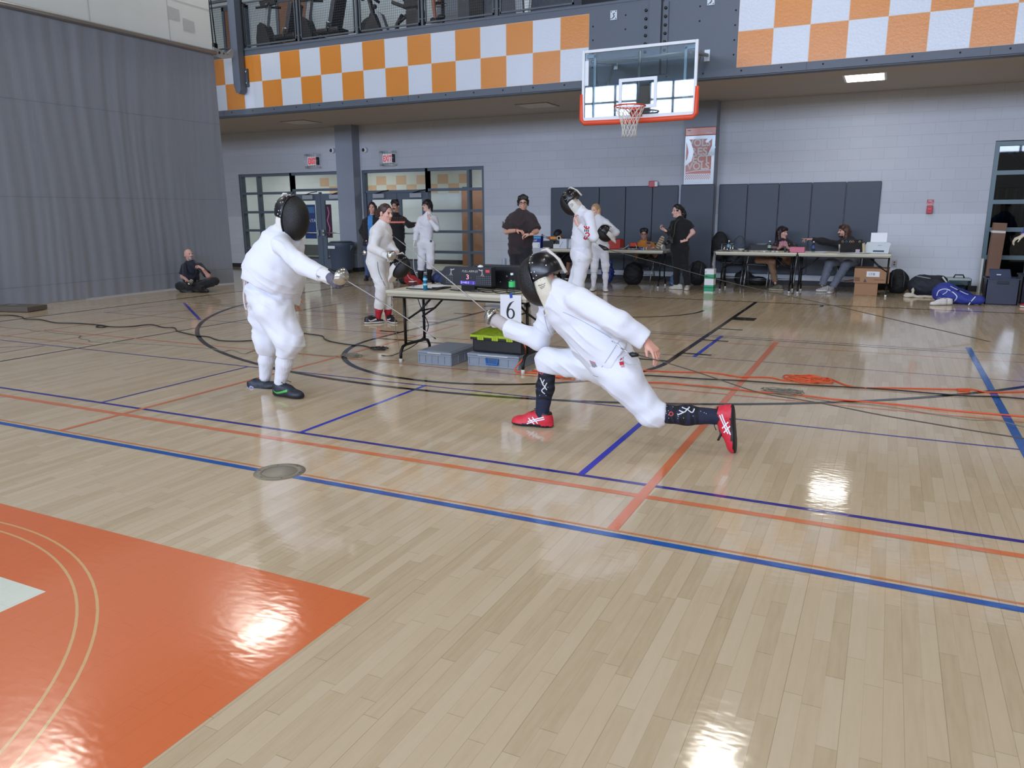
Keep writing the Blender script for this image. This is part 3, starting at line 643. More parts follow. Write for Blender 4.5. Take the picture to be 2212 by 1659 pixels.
# ================================================================== BACKBOARD
t = thing('basketball_backboard', 'glass basketball backboard with orange padding and hoop mounted on the balcony front', 'basketball hoop', (0, -1.22, 2.9))
WFR = mat('backboard_white', (226, 232, 238), .35); PAD = mat('pad_orange', (232, 84, 48), .45); RIMO = mat('rim_orange', (214, 70, 40), .4)
Y0 = -1.22; z0, z1 = 2.9, 3.975; hw = .915
p = MB(); p.box(-hw+.02, hw-.02, Y0-.006, Y0+.006, z0+.02, z1-.02, glass_mat('backboard_glass', (222, 234, 238), 2.0)); obj('glass_panel', p, t)
p = MB(); w = .045
for a, c, d, e in ((-hw, -hw+w, z0, z1), (hw-w, hw, z0, z1), (-hw+w, hw-w, z0, z0+w+.02), (-hw+w, hw-w, z1-w, z1)): p.bbox(a, c, Y0-.03, Y0+.02, d, e, WFR, .006)
p.box(-hw+w, -hw+w+.06, Y0-.012, Y0+.012, 3.45, 3.82, WFR); obj('frame', p, t)
p = MB()
for a, c, d, e in ((-.305, .305, 3.46, 3.51), (-.305, .305, 3.06, 3.11), (-.305, -.255, 3.11, 3.46), (.255, .305, 3.11, 3.46)): p.box(a, c, Y0-.012, Y0-.007, d, e, WFR)
obj('target_square', p, t)
p = MB(); p.tube([(-hw-.005, Y0-.01, 3.32), (-hw-.005, Y0-.01, 3.1), (-hw-.004, Y0-.01, 2.94), (-hw+.04, Y0-.01, 2.885), (0, Y0-.01, 2.875), (hw-.04, Y0-.01, 2.885), (hw+.004, Y0-.01, 2.94), (hw+.005, Y0-.01, 3.1), (hw+.005, Y0-.01, 3.32)], [.03, .036, .04, .042, .042, .042, .04, .036, .03], PAD, 10); obj('edge_padding', p, t)
p = MB(); ring = [(.232*math.cos(a), -1.6+.232*math.sin(a), 3.05) for a in [2*PI*k/40 for k in range(40)]]; p.tube(ring, .011, RIMO, 8, closed=True)
p.bbox(-.09, .09, Y0-.05, Y0-.012, 2.93, 3.07, RIMO, .006); p.obox((0, -1.31, 3.03), (.09, 0, 0), (0, .07, 0), (0, 0, .012), RIMO, .004)
for s in (-1, 1): p.tube([(s*.08, Y0-.04, 2.95), (s*.13, -1.42, 3.04)], .01, RIMO, 6)
rim = obj('rim', p, t)
p = MB(); NET = mat('net_cord', (226, 224, 216), .8); n = 12
rad = lambda h: [.228, .19, .155, .128, .11, .105, .112][h]
lev = [3.04, 2.97, 2.89, 2.81, 2.74, 2.67, 2.6]
for k in range(n):
    for sgn in (-1, 1):
        pts = []
        for h in range(7):
            a = 2*PI*(k+sgn*.5*h)/n+.1; pts.append((rad(h)*math.cos(a), -1.6+rad(h)*math.sin(a), lev[h]))
        p.tube(pts, .0055, NET, 4)
obj('net', p, rim)
p = MB(); BR = mat('bracket_tube', (150, 154, 156), .4, .7)
for s in (-1, 1):
    p.tube([(s*.78, 0, 3.97), (s*.78, -1.15, 3.82)], .03, BR, 8); p.tube([(s*.72, -.2, 4.0), (s*.72, -.6, 3.5), (s*.72, -1.15, 2.98)], .022, BR, 8)
    p.bbox(s*.78-.045, s*.78+.045, -.02, 0, 3.87, 4.05, PL, .004); p.box(s*.72-.02, s*.72+.02, -1.19, -1.15, 2.95, 3.9, BR)
p.tube([(-.8, -.55, 3.9), (.8, -.55, 3.9)], .026, BR, 8); p.tube([(-.8, -1.05, 3.83), (.8, -1.05, 3.83)], .026, BR, 8)
p.tube([(0, -1.17, 3.9), (0, -1.17, 3.0)], .022, BR, 8); p.tube([(-.72, -1.16, 3.0), (.72, -1.16, 3.0)], .02, BR, 8)
for s in (-1, 1): p.bbox(s*.78-.08, s*.78+.08, -1.19, -1.15, 3.86, 3.92, BR, .004)
obj('support_arms', p, t)

# ================================================================== WALL PADS, SIGNS
PADM = mat('wall_pad_vinyl', (60, 68, 82), .5, bump=(40, .05, (1, 1, 1))); PADT = mat('pad_edge', (40, 46, 56), .5)
def pad(x0, x1, y, lab, th=.05):
    m = MB(); m.bbox(x0+.004, x1-.004, y-th, y, .22, 2.02, PADM, .014); m.box(x0+.012, x1-.012, y-th+.006, y, 2.018, 2.026, PADT)
    obj('wall_pad', m, label=lab, cat='wall pad', group='grey wall pads')
Lx = [AY(q, 410, 3.17)[0] for q in (1190, 1241, 1295, 1352, 1410, 1466)]; Rx = [AY(q, 400, 3.17)[0] for q in (1552, 1616, 1684, 1755, 1829, 1905)]
od = ['first', 'second', 'third', 'fourth', 'fifth']
for i in range(5): pad(Lx[i], min(Lx[i+1], -.3), 3.198, 'tall dark grey wall pad, %s from the left end of the padded wall' % od[i])
pad(-.26, .43, 2.868, 'dark grey wall pad wrapped round the pier below the orange poster')
for i in range(5): pad(max(Rx[i], .46), Rx[i+1], 3.198, 'tall dark grey wall pad, %s to the right of the padded pier' % od[i])
# poster in a frame on the pier
t = thing('framed_poster', 'tall framed orange and white poster on the pier right of the backboard', 'poster', (.09, 2.86, 2.5))
PX0, PX1 = AY(1477, 390, 2.86)[0], AY(1541, 390, 2.86)[0]; PZ0, PZ1 = AY(1508, 401, 2.86)[2], AY(1508, 293, 2.86)[2]; PW = PX1-PX0
POR = mat('poster_orange', (196, 96, 44), .2); PWH = mat('poster_paper', (214, 224, 234), .15, coat=.5); PGR = mat('poster_letter', (206, 204, 200), .3); PRD = mat('poster_rust', (186, 84, 50), .25)
m = MB(); m.bbox(PX0, PX1, 2.845, 2.868, PZ0, PZ1, PWH, .003); obj('board', m, t)
m = MB(); m.bbox(PX0-.005, PX1+.005, 2.838, 2.868, PZ1, PZ1+.16, POR, .02); m.text('T', (PX0+.05, 2.836, PZ1+.035), (1, 0, 0), (0, 0, 1), .11, WHITE, wide=1.2); m.box(PX0+.05, PX0+.11, 2.835, 2.837, PZ1+.1, PZ1+.112, WHITE); m.box(PX1-.17, PX1-.06, 2.835, 2.837, PZ1+.035, PZ1+.045, WHITE); obj('header', m, t)
m = MB(); ph = PZ1-PZ0
m.box(PX0+.05*PW, PX1-.1*PW, 2.842, 2.8445, PZ0+.24*ph, PZ0+.93*ph, PRD)
for zz, s in ((.79, 'VOLS'), (.62, 'RES'), (.47, 'PECT'), (.325, 'VOLS')): m.text(s, (PX0+.475*PW, 2.841, PZ0+zz*ph), (1, 0, 0), (0, 0, 1), .2*ph, PGR, align='CENTER', bold=.025, wide=.98 if len(s) == 4 else 1.15)
m.ribbon([(PX0+.06*PW, 2.8405, PZ0+.27*ph), (PX0+.4*PW, 2.8405, PZ0+.3*ph), (PX1-.1*PW, 2.8405, PZ0+.31*ph)], .012, (0, -1, 0), PWH)
for r in range(4):
    for k in range(24):
        if (k+r) % 2: x = PX0+(.05+.85*k/24)*PW; zz = PZ0+(.225-.025*r)*ph; m.box(x, x+.03*PW, 2.842, 2.844, zz-.02*ph, zz, PRD)
m.box(PX0+.35*PW, PX0+.62*PW, 2.842, 2.844, PZ0+.06*ph, PZ0+.068*ph, PGR)
m.ribbon([(PX0+.02*PW, 2.8395, PZ0+.42*ph), (PX0+.17*PW, 2.8395, PZ0+.52*ph), (PX0+.22*PW, 2.8395, PZ0+.68*ph), (PX0+.12*PW, 2.8395, PZ0+.88*ph), (PX0+.03*PW, 2.8395, PZ0+.96*ph)], [.05, .1, .11, .08, .05], (0, -1, 0), PWH)
m.ribbon([(PX1-.3*PW, 2.8395, PZ0+.86*ph), (PX1-.05*PW, 2.8395, PZ0+.98*ph)], .05, (0, -1, 0), PWH); m.ribbon([(PX1-.17*PW, 2.8395, PZ0+.6*ph), (PX1-.03*PW, 2.8395, PZ0+.78*ph)], .08, (0, -1, 0), PWH)
obj('print', m, t)
# exit signs with wire guards
XR = mat('exit_red', (206, 52, 66), .4, emit=.5); XW = mat('exit_face', (226, 230, 232), .4, emit=.15); XP = mat('exit_pink', (226, 150, 156), .4, emit=.2)
def exit_sign(px, py, lab, dim):
    c = AY(px, py, 3.1); x, z = c[0], c[2]; t = thing('exit_sign', lab, 'exit sign', (x, 3.18, z))
    m = MB(); m.bbox(x-.15, x+.15, 3.08, 3.2, z-.11, z+.11, XW, .008); m.box(x+.135, x+.152, 3.075, 3.19, z-.1, z+.1, BLACK); obj('housing', m, t)
    m = MB()
    if dim: m.box(x-.12, x+.12, 3.074, 3.079, z-.085, z+.085, XP)
    m.text('EXIT', (x, 3.072, z-.075), (1, 0, 0), (0, 0, 1), .2, XR, align='CENTER', bold=.02, wide=.62); obj('lettering', m, t)
    m = MB()
    for zz in (-.17, -.14, .14, .17): m.tube([(x-.2, 3.19, z+zz), (x-.2, 3.03, z+zz), (x+.2, 3.03, z+zz), (x+.2, 3.19, z+zz)], .005, CHROME, 5)
    for k in range(6): m.tube([(x-.2+.08*k, 3.03, z-.17), (x-.2+.08*k, 3.03, z+.17)], .003, CHROME, 4)
    obj('wire_guard', m, t)
exit_sign(675, 348, 'dim red exit sign in a wire guard left of the near pier', True); exit_sign(838, 342, 'exit sign in a wire guard right of the near pier', False)
for px, py, lab in ((717, 325, 'round security camera left of the near pier'), (787, 324, 'white security camera with black eye right of the near pier')):
    c = AY(px, py, 3.13); t = thing('security_camera', lab, 'camera', c)
    m = MB(); m.lathe([(.065, 0), (.065, .07), (.05, .085)], c+A3(0, .07, 0), WHITE, 18, ax=(-.15, -1, 0)); obj('body', m, t)
    m = MB(); m.ell(c+A3(-.02, -.01, 0), (.045, .03, .045), BLACK, 14); m.lathe([(.012, 0), (0, .002)], c+A3(-.025, -.038, .005), CHROME, 8, ax=(0, -1, 0)); obj('dome', m, t)
RED = mat('alarm_red', (178, 34, 42), .35)
c = AY(2008, 452, 3.17); t = thing('fire_alarm_pull', 'red fire alarm pull station on the wall right of the pads', 'fire alarm', c)
m = MB(); m.bbox(c[0]-.05, c[0]+.05, 3.13, 3.2, c[2]-.08, c[2]+.07, RED, .008); m.bbox(c[0]-.035, c[0]+.035, 3.115, 3.13, c[2]-.02, c[2]+.03, mat('alarm_bright', (206, 50, 58), .3), .004); obj('body', m, t)
m = MB(); m.box(c[0]-.055, c[0]+.055, 3.19, 3.2, c[2]+.085, c[2]+.175, RED); m.text('FIRE', (c[0], 3.188, c[2]+.135), (1, 0, 0), (0, 0, 1), .04, WHITE, align='CENTER'); m.text('ALARM', (c[0], 3.188, c[2]+.098), (1, 0, 0), (0, 0, 1), .032, WHITE, align='CENTER'); m.box(c[0]-.055, c[0]+.055, 3.19, 3.2, c[2]+.075, c[2]+.085, WHITE); obj('sign_plate', m, t)
c = AY(1412, 398, 3.16); t = thing('alarm_strobe', 'red fire alarm strobe on the wall above the pads', 'fire alarm', c)
m = MB(); m.bbox(c[0]-.1, c[0]+.08, 3.12, 3.2, c[2]-.06, c[2]+.07, RED, .01); obj('body', m, t)
m = MB(); m.bbox(c[0]+.035, c[0]+.1, 3.1, 3.16, c[2]-.05, c[2]+.06, mat('strobe_lens', (210, 216, 220), .15), .012); obj('lens', m, t)
for px, py, w_, lab in ((1087, 483, .035, 'small wall switch plate left of the brown shirt'), (1932, 569, .045, 'white wall outlet with cord right of the printer table')):
    c = AY(px, py, 3.19); m = MB(); m.bbox(c[0]-w_, c[0]+w_, 3.188, 3.2, c[2]-.06, c[2]+.06, mat('plate_beige', (176, 172, 170), .4), .004)
    for s in (-.022, .022): m.bbox(c[0]-.014, c[0]+.014, 3.184, 3.188, c[2]+s-.014, c[2]+s+.014, mat('socket_dark', (70, 66, 66), .5), .002)
    obj('wall_plate', m, label=lab, cat='outlet')
m = MB(); c = AY(1085, 575, 3.15); m.bbox(c[0]-.07, c[0]+.09, 3.1, 3.2, .02, .42, mat('pale_box', (196, 204, 214), .5), .01); m.bbox(c[0]+.02, c[0]+.025, 3.095, 3.1, .04, .4, FRAME, .001); obj('floor_cabinet', m, label='low pale blue box against the wall behind the brown shirted person', cat='box')

# ================================================================== TABLES AND CHAIRS
TOP = mat('table_top', (206, 202, 184), .45); TRIM = mat('table_lip', (184, 178, 156), .5); LEG = mat('table_leg', (24, 25, 28), .4, .3); CAP = mat('white_cap', (214, 212, 206), .5)
def folding_table(x0, x1, y0, y1, label, inset=.1):
    t = thing('folding_table', label, 'table', ((x0+x1)/2, (y0+y1)/2, 0))
    m = MB(); m.bbox(x0, x1, y0, y1, .71, .745, TOP, .012); obj('table_top', m, t)
    m = MB(); m.bbox(x0+.012, x1-.012, y0+.012, y1-.012, .685, .712, TRIM, .006)
    m.bbox(x0+.05, x1-.05, y0+.05, y0+.07, .665, .69, LEG, .003); m.bbox(x0+.05, x1-.05, y1-.07, y1-.05, .665, .69, LEG, .003); obj('apron', m, t)
    for s, x in ((1, x0+inset), (-1, x1-inset)):
        m = MB(); ya, yb = y0+.2, y1-.2
        for yy in (ya, yb): m.tube([(x, yy, .69), (x, yy, .17)], .015, LEG, 8)
        m.tube([(x, y0+.1, .03), (x, y0+.105, .1), (x, y0+.14, .155), (x, ya, .17), (x, yb, .17), (x, y1-.14, .155), (x, y1-.105, .1), (x, y1-.1, .03)], .016, LEG, 8)
        lg = obj('leg_frame', m, t)
        m = MB()
        for yy in (y0+.1, y1-.1): m.lathe([(.019, 0), (.019, .035), (.016, .04)], (x, yy, 0), CAP, 10)
        obj('foot_cap', m, lg)
        m = MB()
        for yy in (ya+.03, yb-.03): m.tube([(x, yy, .42), (x+s*.16, yy, .52), (x+s*.33, yy, .68)], .011, LEG, 6)
        m.tube([(x+s*.16, ya+.03, .52), (x+s*.16, yb-.03, .52)], .008, LEG, 6); obj('brace', m, t)
    return t
T6Y = -7.06
folding_table(-.76, .8, T6Y, T6Y+.76, 'cream folding table with black legs carrying the scoring box and number six', .09)
folding_table(-2.72, -.22, 1.45, 2.2, 'cream folding table behind the two background fencers in front of the pads')
TCa, TCb = AY(1546, 546, 1.5)[0], AY(1722, 546, 1.5)[0]; TDb = AY(1926, 547, 1.5)[0]
folding_table(TCa, TCb, 1.45, 2.2, 'cream folding table with bottles and pink box right of the padded pier'); folding_table(TCb+.02, TDb, 1.45, 2.2, 'cream folding table carrying the printer and laptop at right', .03)
def chair_at(x, y, rz, label):
    t = thing('folding_chair', label, 'chair', (x, y, 0), 'black folding chairs at the tables'); S = mat('chair_black', (22, 22, 25), .5); CM = mat('chair_tube', (150, 152, 156), .3, .9)
    R = lambda a, b, c: (x+a*math.cos(rz)-b*math.sin(rz), y+a*math.sin(rz)+b*math.cos(rz), c)
    cs, sn = math.cos(rz), math.sin(rz)
    m = MB(); m.obox(R(0, 0, .455), (.2*cs, .2*sn, 0), (-.2*sn, .2*cs, 0), (0, 0, .022), S, .015); obj('seat', m, t)
    m = MB(); m.obox(R(0, .2, .72), (.2*cs, .2*sn, 0), (-.012*sn, .012*cs, .0), (0, 0, .1), S, .01); obj('backrest', m, t)
    for s in (-.215, .215):
        m = MB(); m.tube([R(s, -.22, .02), R(s, .02, .46), R(s, .2, .66), R(s, .22, .84)], .012, CM, 7); obj('leg', m, t)
        m = MB(); m.tube([R(s*.92, .24, .02), R(s*.92, .02, .45)], .012, CM, 7); obj('leg', m, t)
    m = MB(); m.tube([R(-.215, -.15, .16), R(.215, -.15, .16)], .008, CM, 6); obj('stretcher', m, t); m = MB(); m.tube([R(-.2, .18, .16), R(.2, .18, .16)], .008, CM, 6); obj('stretcher', m, t); m = MB(); m.tube([R(-.215, .22, .84), R(.215, .22, .84)], .012, CM, 6); obj('top_bar', m, t)
    return t
chair_at(.88, 2.9, PI, 'black folding chair with a backpack on it beside the padded pier')
chair_at(1.42, 2.5, 0, 'empty black folding chair behind the table left of the brown trousered person')
chair_at(AY(1694, 560, 2.6)[0], 2.64, 0, 'black folding chair under the person with crossed brown legs')
chair_at(AY(1835, 561, 2.65)[0], 2.68, 0, 'black folding chair under the long haired pointing person')
chair_at(AY(1215, 562, 2.65)[0], 2.68, 0, 'black folding chair under the capped person bent over the table')
chair_at(AY(1388, 566, 2.6)[0], 2.66, 0, 'black folding chair under the person with feet on the table')

# ================================================================== THINGS ON TABLE SIX
Z6 = .745
c0 = AY(1013, 600, -6.74)
t = thing('scoring_machine', 'black fencing scoring machine with lit display on the near table', 'scoring machine', (c0[0], -6.74, Z6))
a, c = AY(960, 600, -6.76)[0], AY(1063, 600, -6.76)[0]; zb, zt = AY(1013, 617, -6.76)[2], AY(1013, 577, -6.76)[2]; zb = max(zb, Z6+.03)
BOXB = mat('machine_black', (36, 39, 46), .45)
m = MB(); m.prism([(a, -6.78, zb), (c, -6.78, zb), (c, -6.78, zt), (a+.025, -6.78, zt), (a-.02, -6.78, zt-.05), (a-.02, -6.78, zb+.02)], (0, .09, 0), BOXB); obj('case', m, t)
m = MB(); mx_ = (a+c)/2; m.bbox(mx_-.09, mx_+.09, -6.8, -6.68, Z6+.001, Z6+.008, BLACK, .003); m.box(mx_-.075, mx_+.075, -6.76, -6.71, Z6+.006, zb, BLACK); obj('stand', m, t)
m = MB(); W = c-a; H = zt-zb; yf = -6.783
PU = mat('display_purple', (70, 52, 150), .4, emit=.6); PK = mat('display_pink', (240, 150, 170), .4, emit=.9); LT = mat('display_text', (196, 190, 235), .4, emit=.7); IV = mat('machine_print', (206, 200, 196), .5); DG = mat('dot_grey', (120, 126, 134), .5)
m.box(a+.36*W, a+.68*W, yf, -6.779, zb+.08*H, zb+.27*H, PU); m.text('E=40:3', (a+.375*W, yf-.001, zb+.12*H), (1, 0, 0), (0, 0, 1), .17*H, LT, wide=1.1); m.text('J', (a+.63*W, yf-.001, zb+.12*H), (1, 0, 0), (0, 0, 1), .16*H, LT)
m.text('3', (a+.48*W, yf, zb+.36*H), (1, 0, 0), (0, 0, 1), .36*H, PK, wide=1.25); m.text('.', (a+.58*W, yf, zb+.42*H), (1, 0, 0), (0, 0, 1), .2*H, IV)
m.text('FULL-ARM-05', (a+.4*W, yf, zb+.73*H), (1, 0, 0), (0, 0, 1), .17*H, IV, shear=.3, wide=.98)
for s, fx in ((1, .17), (-1, .82)):
    X = a+fx*W; k = H*.16
    for pts in (((-.8, -1.6), (0, 0), (.6, -1.5)), ((0, 0), (.1, 1), (-.5, 1.4)), ((.1, .9), (1.2, 1.2), (2.2, 1.5)), ((.1, .9), (.35, 1.5))): m.ribbon([(X+s*q[0]*k*.6, yf, zb+.72*H+q[1]*k*.7) for q in pts], .008, (0, -1, 0), IV)
m.bbox(a+.89*W, a+.97*W, yf, -6.779, zb+.74*H, zb+.88*H, mat('machine_red', (206, 62, 70), .4, emit=.2), .003)
for gx0, gx1, nx in ((.07, .19, 4), (.71, .99, 8)):
    for i in range(nx):
        for j in range(5): X = a+(gx0+(gx1-gx0)*i/(nx-1))*W; zz = zb+(.13+.1*j)*H; m.box(X-.004, X+.004, yf, -6.779, zz-.003, zz+.003, DG)
obj('front_panel', m, t)
m = MB(); m.ell(AY(1038, 577, -6.72), (.03, .03, .022), WHITE, 12); obj('lamp', m, t)
# second unit behind
a, c = AY(1026, 590, -6.5)[0], AY(1142, 590, -6.5)[0]; zt = AY(1080, 573, -6.5)[2]
t = thing('equipment_case', 'larger black electronic case standing behind the scoring machine', 'electronics', ((a+c)/2, -6.45, Z6))
m = MB(); m.bbox(a, c, -6.52, -6.4, Z6+.002, zt, mat('case_black', (14, 15, 18), .35), .012); obj('case', m, t)
m = MB()
for fx, fz, r in ((.25, .75, .005), (.36, .45, .012), (.5, .3, .006), (.62, .55, .008), (.75, .35, .009), (.36, .25, .01), (.85, .7, .005)): m.lathe([(r, 0), (r, .006), (0, .008)], (a+fx*(c-a), -6.52, Z6+fz*(zt-Z6)), DG, 8, ax=(0, -1, 0))
m.prism([(a+.3*(c-a), -6.523, Z6+.1), (a+.36*(c-a), -6.523, Z6+.1), (a+.33*(c-a), -6.523, Z6+.14)], (0, .002, 0), DG); obj('controls', m, t)
def bottle(p, h, r, label, lab_rgb=(70, 200, 110), tint=(214, 232, 236), capc=WHITE):
    t = thing('plastic_bottle', label, 'bottle', p); g = glass_mat('bottle_%d_%d_%d' % tint, tint, .8)
    m = MB(); m.lathe([(r*.85, 0), (r, h*.03), (r*.96, h*.15), (r, h*.3), (r, h*.62), (r*.9, h*.74), (r*.42, h*.88), (r*.4, h*.93)], p, g, 18); obj('body', m, t)
    m = MB(); m.lathe([(r*.46, h*.91), (r*.46, h), (0, h)], p, capc, 14, capa=False); obj('cap', m, t)
    m = MB(); m.lathe([(r*1.02, h*.36), (r*1.02, h*.62)], p, mat('bottle_label_%d_%d_%d' % lab_rgb, lab_rgb, .4), 18, capa=False, capb=False); obj('bottle_label', m, t)
p0 = AY(1106, 632, -6.97); bottle((p0[0], -6.97, Z6), .2, .031, 'clear plastic bottle with green label and blue tape on the near table')
p0 = AY(919, 626, -6.93); t = thing('drink_can', 'slim blue can standing on the near table', 'can', (p0[0], -6.93, Z6))
m = MB(); m.lathe([(.017, 0), (.021, .006), (.021, .125), (.018, .135)], (p0[0], -6.93, Z6), mat('can_blue', (22, 122, 160), .3, .5), 18); obj('body', m, t)
m = MB(); m.lathe([(.0215, .05), (.0215, .068)], (p0[0], -6.93, Z6), mat('can_pale', (170, 210, 220), .4), 18, capa=False, capb=False); obj('print_band', m, t); m = MB(); m.lathe([(.0215, .1), (.0215, .118)], (p0[0], -6.93, Z6), mat('can_pale', (170, 210, 220), .4), 18, capa=False, capb=False); obj('print_band', m, t)
p0 = AY(892, 622, -6.82); x = p0[0]
t = thing('remote_unit', 'small dark red and black device at the left end of the near table', 'device', (x, -6.82, Z6))
m = MB(); m.bbox(x-.035, x+.035, -6.85, -6.79, Z6+.03, Z6+.07, mat('device_maroon', (70, 18, 26), .3), .006); m.box(x-.03, x+.03, -6.85, -6.79, Z6+.068, Z6+.073, CAP); obj('head', m, t)
m = MB(); m.bbox(x-.05, x+.045, -6.87, -6.78, Z6+.001, Z6+.012, BLACK, .003); m.tube([(x, -6.82, Z6+.01), (x, -6.82, Z6+.035)], .01, CHROME, 8); obj('base', m, t)
m = MB(); pa = AY(897, 618, -6.75)[0]; m.bbox(pa+.02, pa+.34, -6.9, -6.6, Z6+.001, Z6+.012, BLACK, .004); obj('tablet', m, label='black tablet lying under the papers on the near table', cat='tablet')
for k, (dx, dy, rz, lab) in enumerate(((.1, .03, .1, 'lower white paper sheet beside the blue can'), (.18, .07, -.12, 'upper white paper sheet beside the blue can'))):
    m = MB(); q = A3(pa+dx, -6.78+dy, Z6+.014+.003*k); m.obox(q, (.105*math.cos(rz), .105*math.sin(rz), 0), (-.148*math.sin(rz), .148*math.cos(rz), 0), (0, 0, .001), mat('paper', (232, 234, 240), .6)); obj('paper_sheet', m, label=lab, cat='paper')
m = MB(); q = A3(pa+.26, -6.85, Z6+.02); m.tube([q, q+A3(.13, .03, .001)], .004, DARK, 6); obj('pen', m, label='dark pen lying on the papers of the near table', cat='pen')
# the number sheet
xa, xb = AY(1081, 660, T6Y-.014)[0], AY(1126, 660, T6Y-.014)[0]; za, zb = AY(1103, 702, T6Y-.014)[2], AY(1103, 637, T6Y-.014)[2]
t = thing('number_sign', 'white paper sheet with a large six taped to the near table', 'sign', ((xa+xb)/2, T6Y, za))
m = MB(); m.bbox(xa, xb, T6Y-.016, T6Y-.014, za, zb, mat('paper', (232, 234, 240), .6), 0); obj('sheet', m, t)
m = MB(); cxm = (xa+xb)/2; zc = za+.38*(zb-za); sc_ = (zb-za)*.155; pts = []; ws = []
for k in range(25): a_ = PI*.62+2*PI*k/24; pts.append((cxm+sc_*.78*math.cos(a_), T6Y-.018, zc+sc_*math.sin(a_))); ws.append(.008+.011*abs(math.cos(a_)))
m.ribbon(pts, ws, (0, -1, 0), BLACK)
st = [(-.78, .1), (-.72, .75), (-.45, 1.5), (0, 2.15), (.5, 2.55), (.8, 2.68)]
m.ribbon(spline([(cxm+q[0]*sc_, T6Y-.0185, zc+q[1]*sc_) for q in st], 5), [.02]*16+[.014, .012, .01, .008, .007, .006, .005, .005, .005, .004][:10], (0, -1, 0), BLACK); obj('numeral', m, t)
m = MB(); m.obox((cxm+.005, T6Y-.019, zb-.008), (.013, 0, .003), (0, .001, 0), (-.003, 0, .02), mat('tape_blue', (34, 66, 170), .5)); obj('tape', m, t)
# crates and tool box below
CG = mat('crate_grey', (138, 146, 158), .45); CGD = mat('crate_recess', (112, 120, 134), .5)
def crate(x0, x1, y0, y1, h, label, handle):
    t = thing('plastic_crate', label, 'crate', ((x0+x1)/2, (y0+y1)/2, 0))
    m = MB(); m.bbox(x0+.012, x1-.012, y0+.012, y1-.012, .004, h-.015, CGD, .01); m.bbox(x0+.004, x1-.004, y0+.004, y1-.004, .0, .018, CG, .006); m.bbox(x0, x1, y0, y1, h-.042, h-.026, CG, .004)
    nx = 5; ny = 4
    for k in range(nx+1): x = x0+.014+(x1-x0-.028)*k/nx; m.box(x-.005, x+.005, y0+.002, y1-.002, .01, h-.03, CG)
    for k in range(ny+1): y = y0+.014+(y1-y0-.028)*k/ny; m.box(x0+.002, x1-.002, y-.005, y+.005, .01, h-.03, CG)
    obj('body', m, t)
    m = MB(); m.bbox(x0-.002, x1+.002, y0-.002, y1+.002, h-.024, h, CG, .006); m.bbox(x0+.03, x1-.03, y0+.03, y1-.03, h-.002, h+.003, mat('crate_lid_panel', (126, 136, 150), .25), .002); m.box(x0+.12, x1-.12, y0-.004, y0, h-.02, h-.012, CAP); obj('lid', m, t)
    if handle:
        m = MB(); xm = x0+(x1-x0)*.49; HB = mat('handle_blue', (28, 110, 190), .4); m.tube([(xm-.065, y0-.008, h-.04), (xm-.06, y0-.01, .035), (xm+.06, y0-.01, .035), (xm+.065, y0-.008, h-.04)], .009, HB, 8); m.box(xm-.07, xm+.07, y0-.004, y0+.004, .03, h-.035, mat('handle_recess', (60, 90, 130), .5)); obj('handle', m, t)
crate(-.48, -.085, -6.94, -6.36, .135, 'low grey plastic crate with lid under the left of the near table', False)
crate(.03, .6, -6.82, -6.42, .13, 'low grey plastic crate with blue handle under the tool box', True)
t = thing('tool_box', 'black tool box with lime green lid on a grey crate', 'tool box', (.33, -6.6, .133))
LIME = mat('lime_plastic', (170, 196, 34), .4); m = MB()
s0 = Sdf()
m.obox((.33, -6.6, .21), (.27, 0, 0), (0, .165, 0), (0, 0, .075), mat('toolbox_black', (30, 30, 32), .5), .02); m.bbox(.05, .61, -6.79, -6.41, .262, .285, mat('toolbox_black', (30, 30, 32), .5), .006)
obj('body', m, t)
m = MB(); m.bbox(.048, .612, -6.792, -6.408, .285, .312, LIME, .008)
v = []; nx, ny = 14, 8
for i in range(nx+1):
    for j in range(ny+1):
        u_, v_ = i/nx*2-1, j/ny*2-1; v.append((.33+u_*.275, -6.6+v_*.185, .312+.062*max(0, 1-abs(u_)**4)*(1-max(0, v_)**4*.6)*(1 if abs(v_) < .99 and abs(u_) < .99 else 0)+.006*math.sin(u_*9)*math.sin(v_*7)))
m.add(v, [(i*(ny+1)+j, (i+1)*(ny+1)+j, (i+1)*(ny+1)+j+1, i*(ny+1)+j+1) for i in range(nx) for j in range(ny)], mat('lime_textured', (132, 150, 30), .5, bump=(30, .6, (1, 1, 1))), True); obj('lid', m, t)
for x in (.17, .33, .49):
    m = MB(); m.bbox(x-.035, x+.035, -6.802, -6.785, .262, .305, LIME, .005); m.box(x-.012, x-.008, -6.804, -6.8, .268, .3, mat('lime_textured', (132, 150, 30), .5)); m.box(x+.008, x+.012, -6.804, -6.8, .268, .3, mat('lime_textured', (132, 150, 30), .5)); obj('latch', m, t)

# ================================================================== BACK-OF-HALL OBJECTS
def lump(name, ells, rgb, label, cat, vox=.012, amp=.006, rough=.7, cutz=0., extra=None, group=None):
    s = Sdf()
    for c, r in ells: s.ell(c, r, k=.04)
    s.cut((0, 0, cutz), (0, 0, -1)); V, F = s.mesh(vox); V = folds(V, F, amp, 26.)
    V[:, 2] = np.maximum(V[:, 2], cutz+.001)
    return sobj(name, [(V, F)], None, [mat('fab_%d_%d_%d' % rgb, rgb, rough, bump=(14, .3, (1, 1, 1)))], label=label, cat=cat, group=group, origin=(ells[0][0][0], ells[0][0][1], cutz))
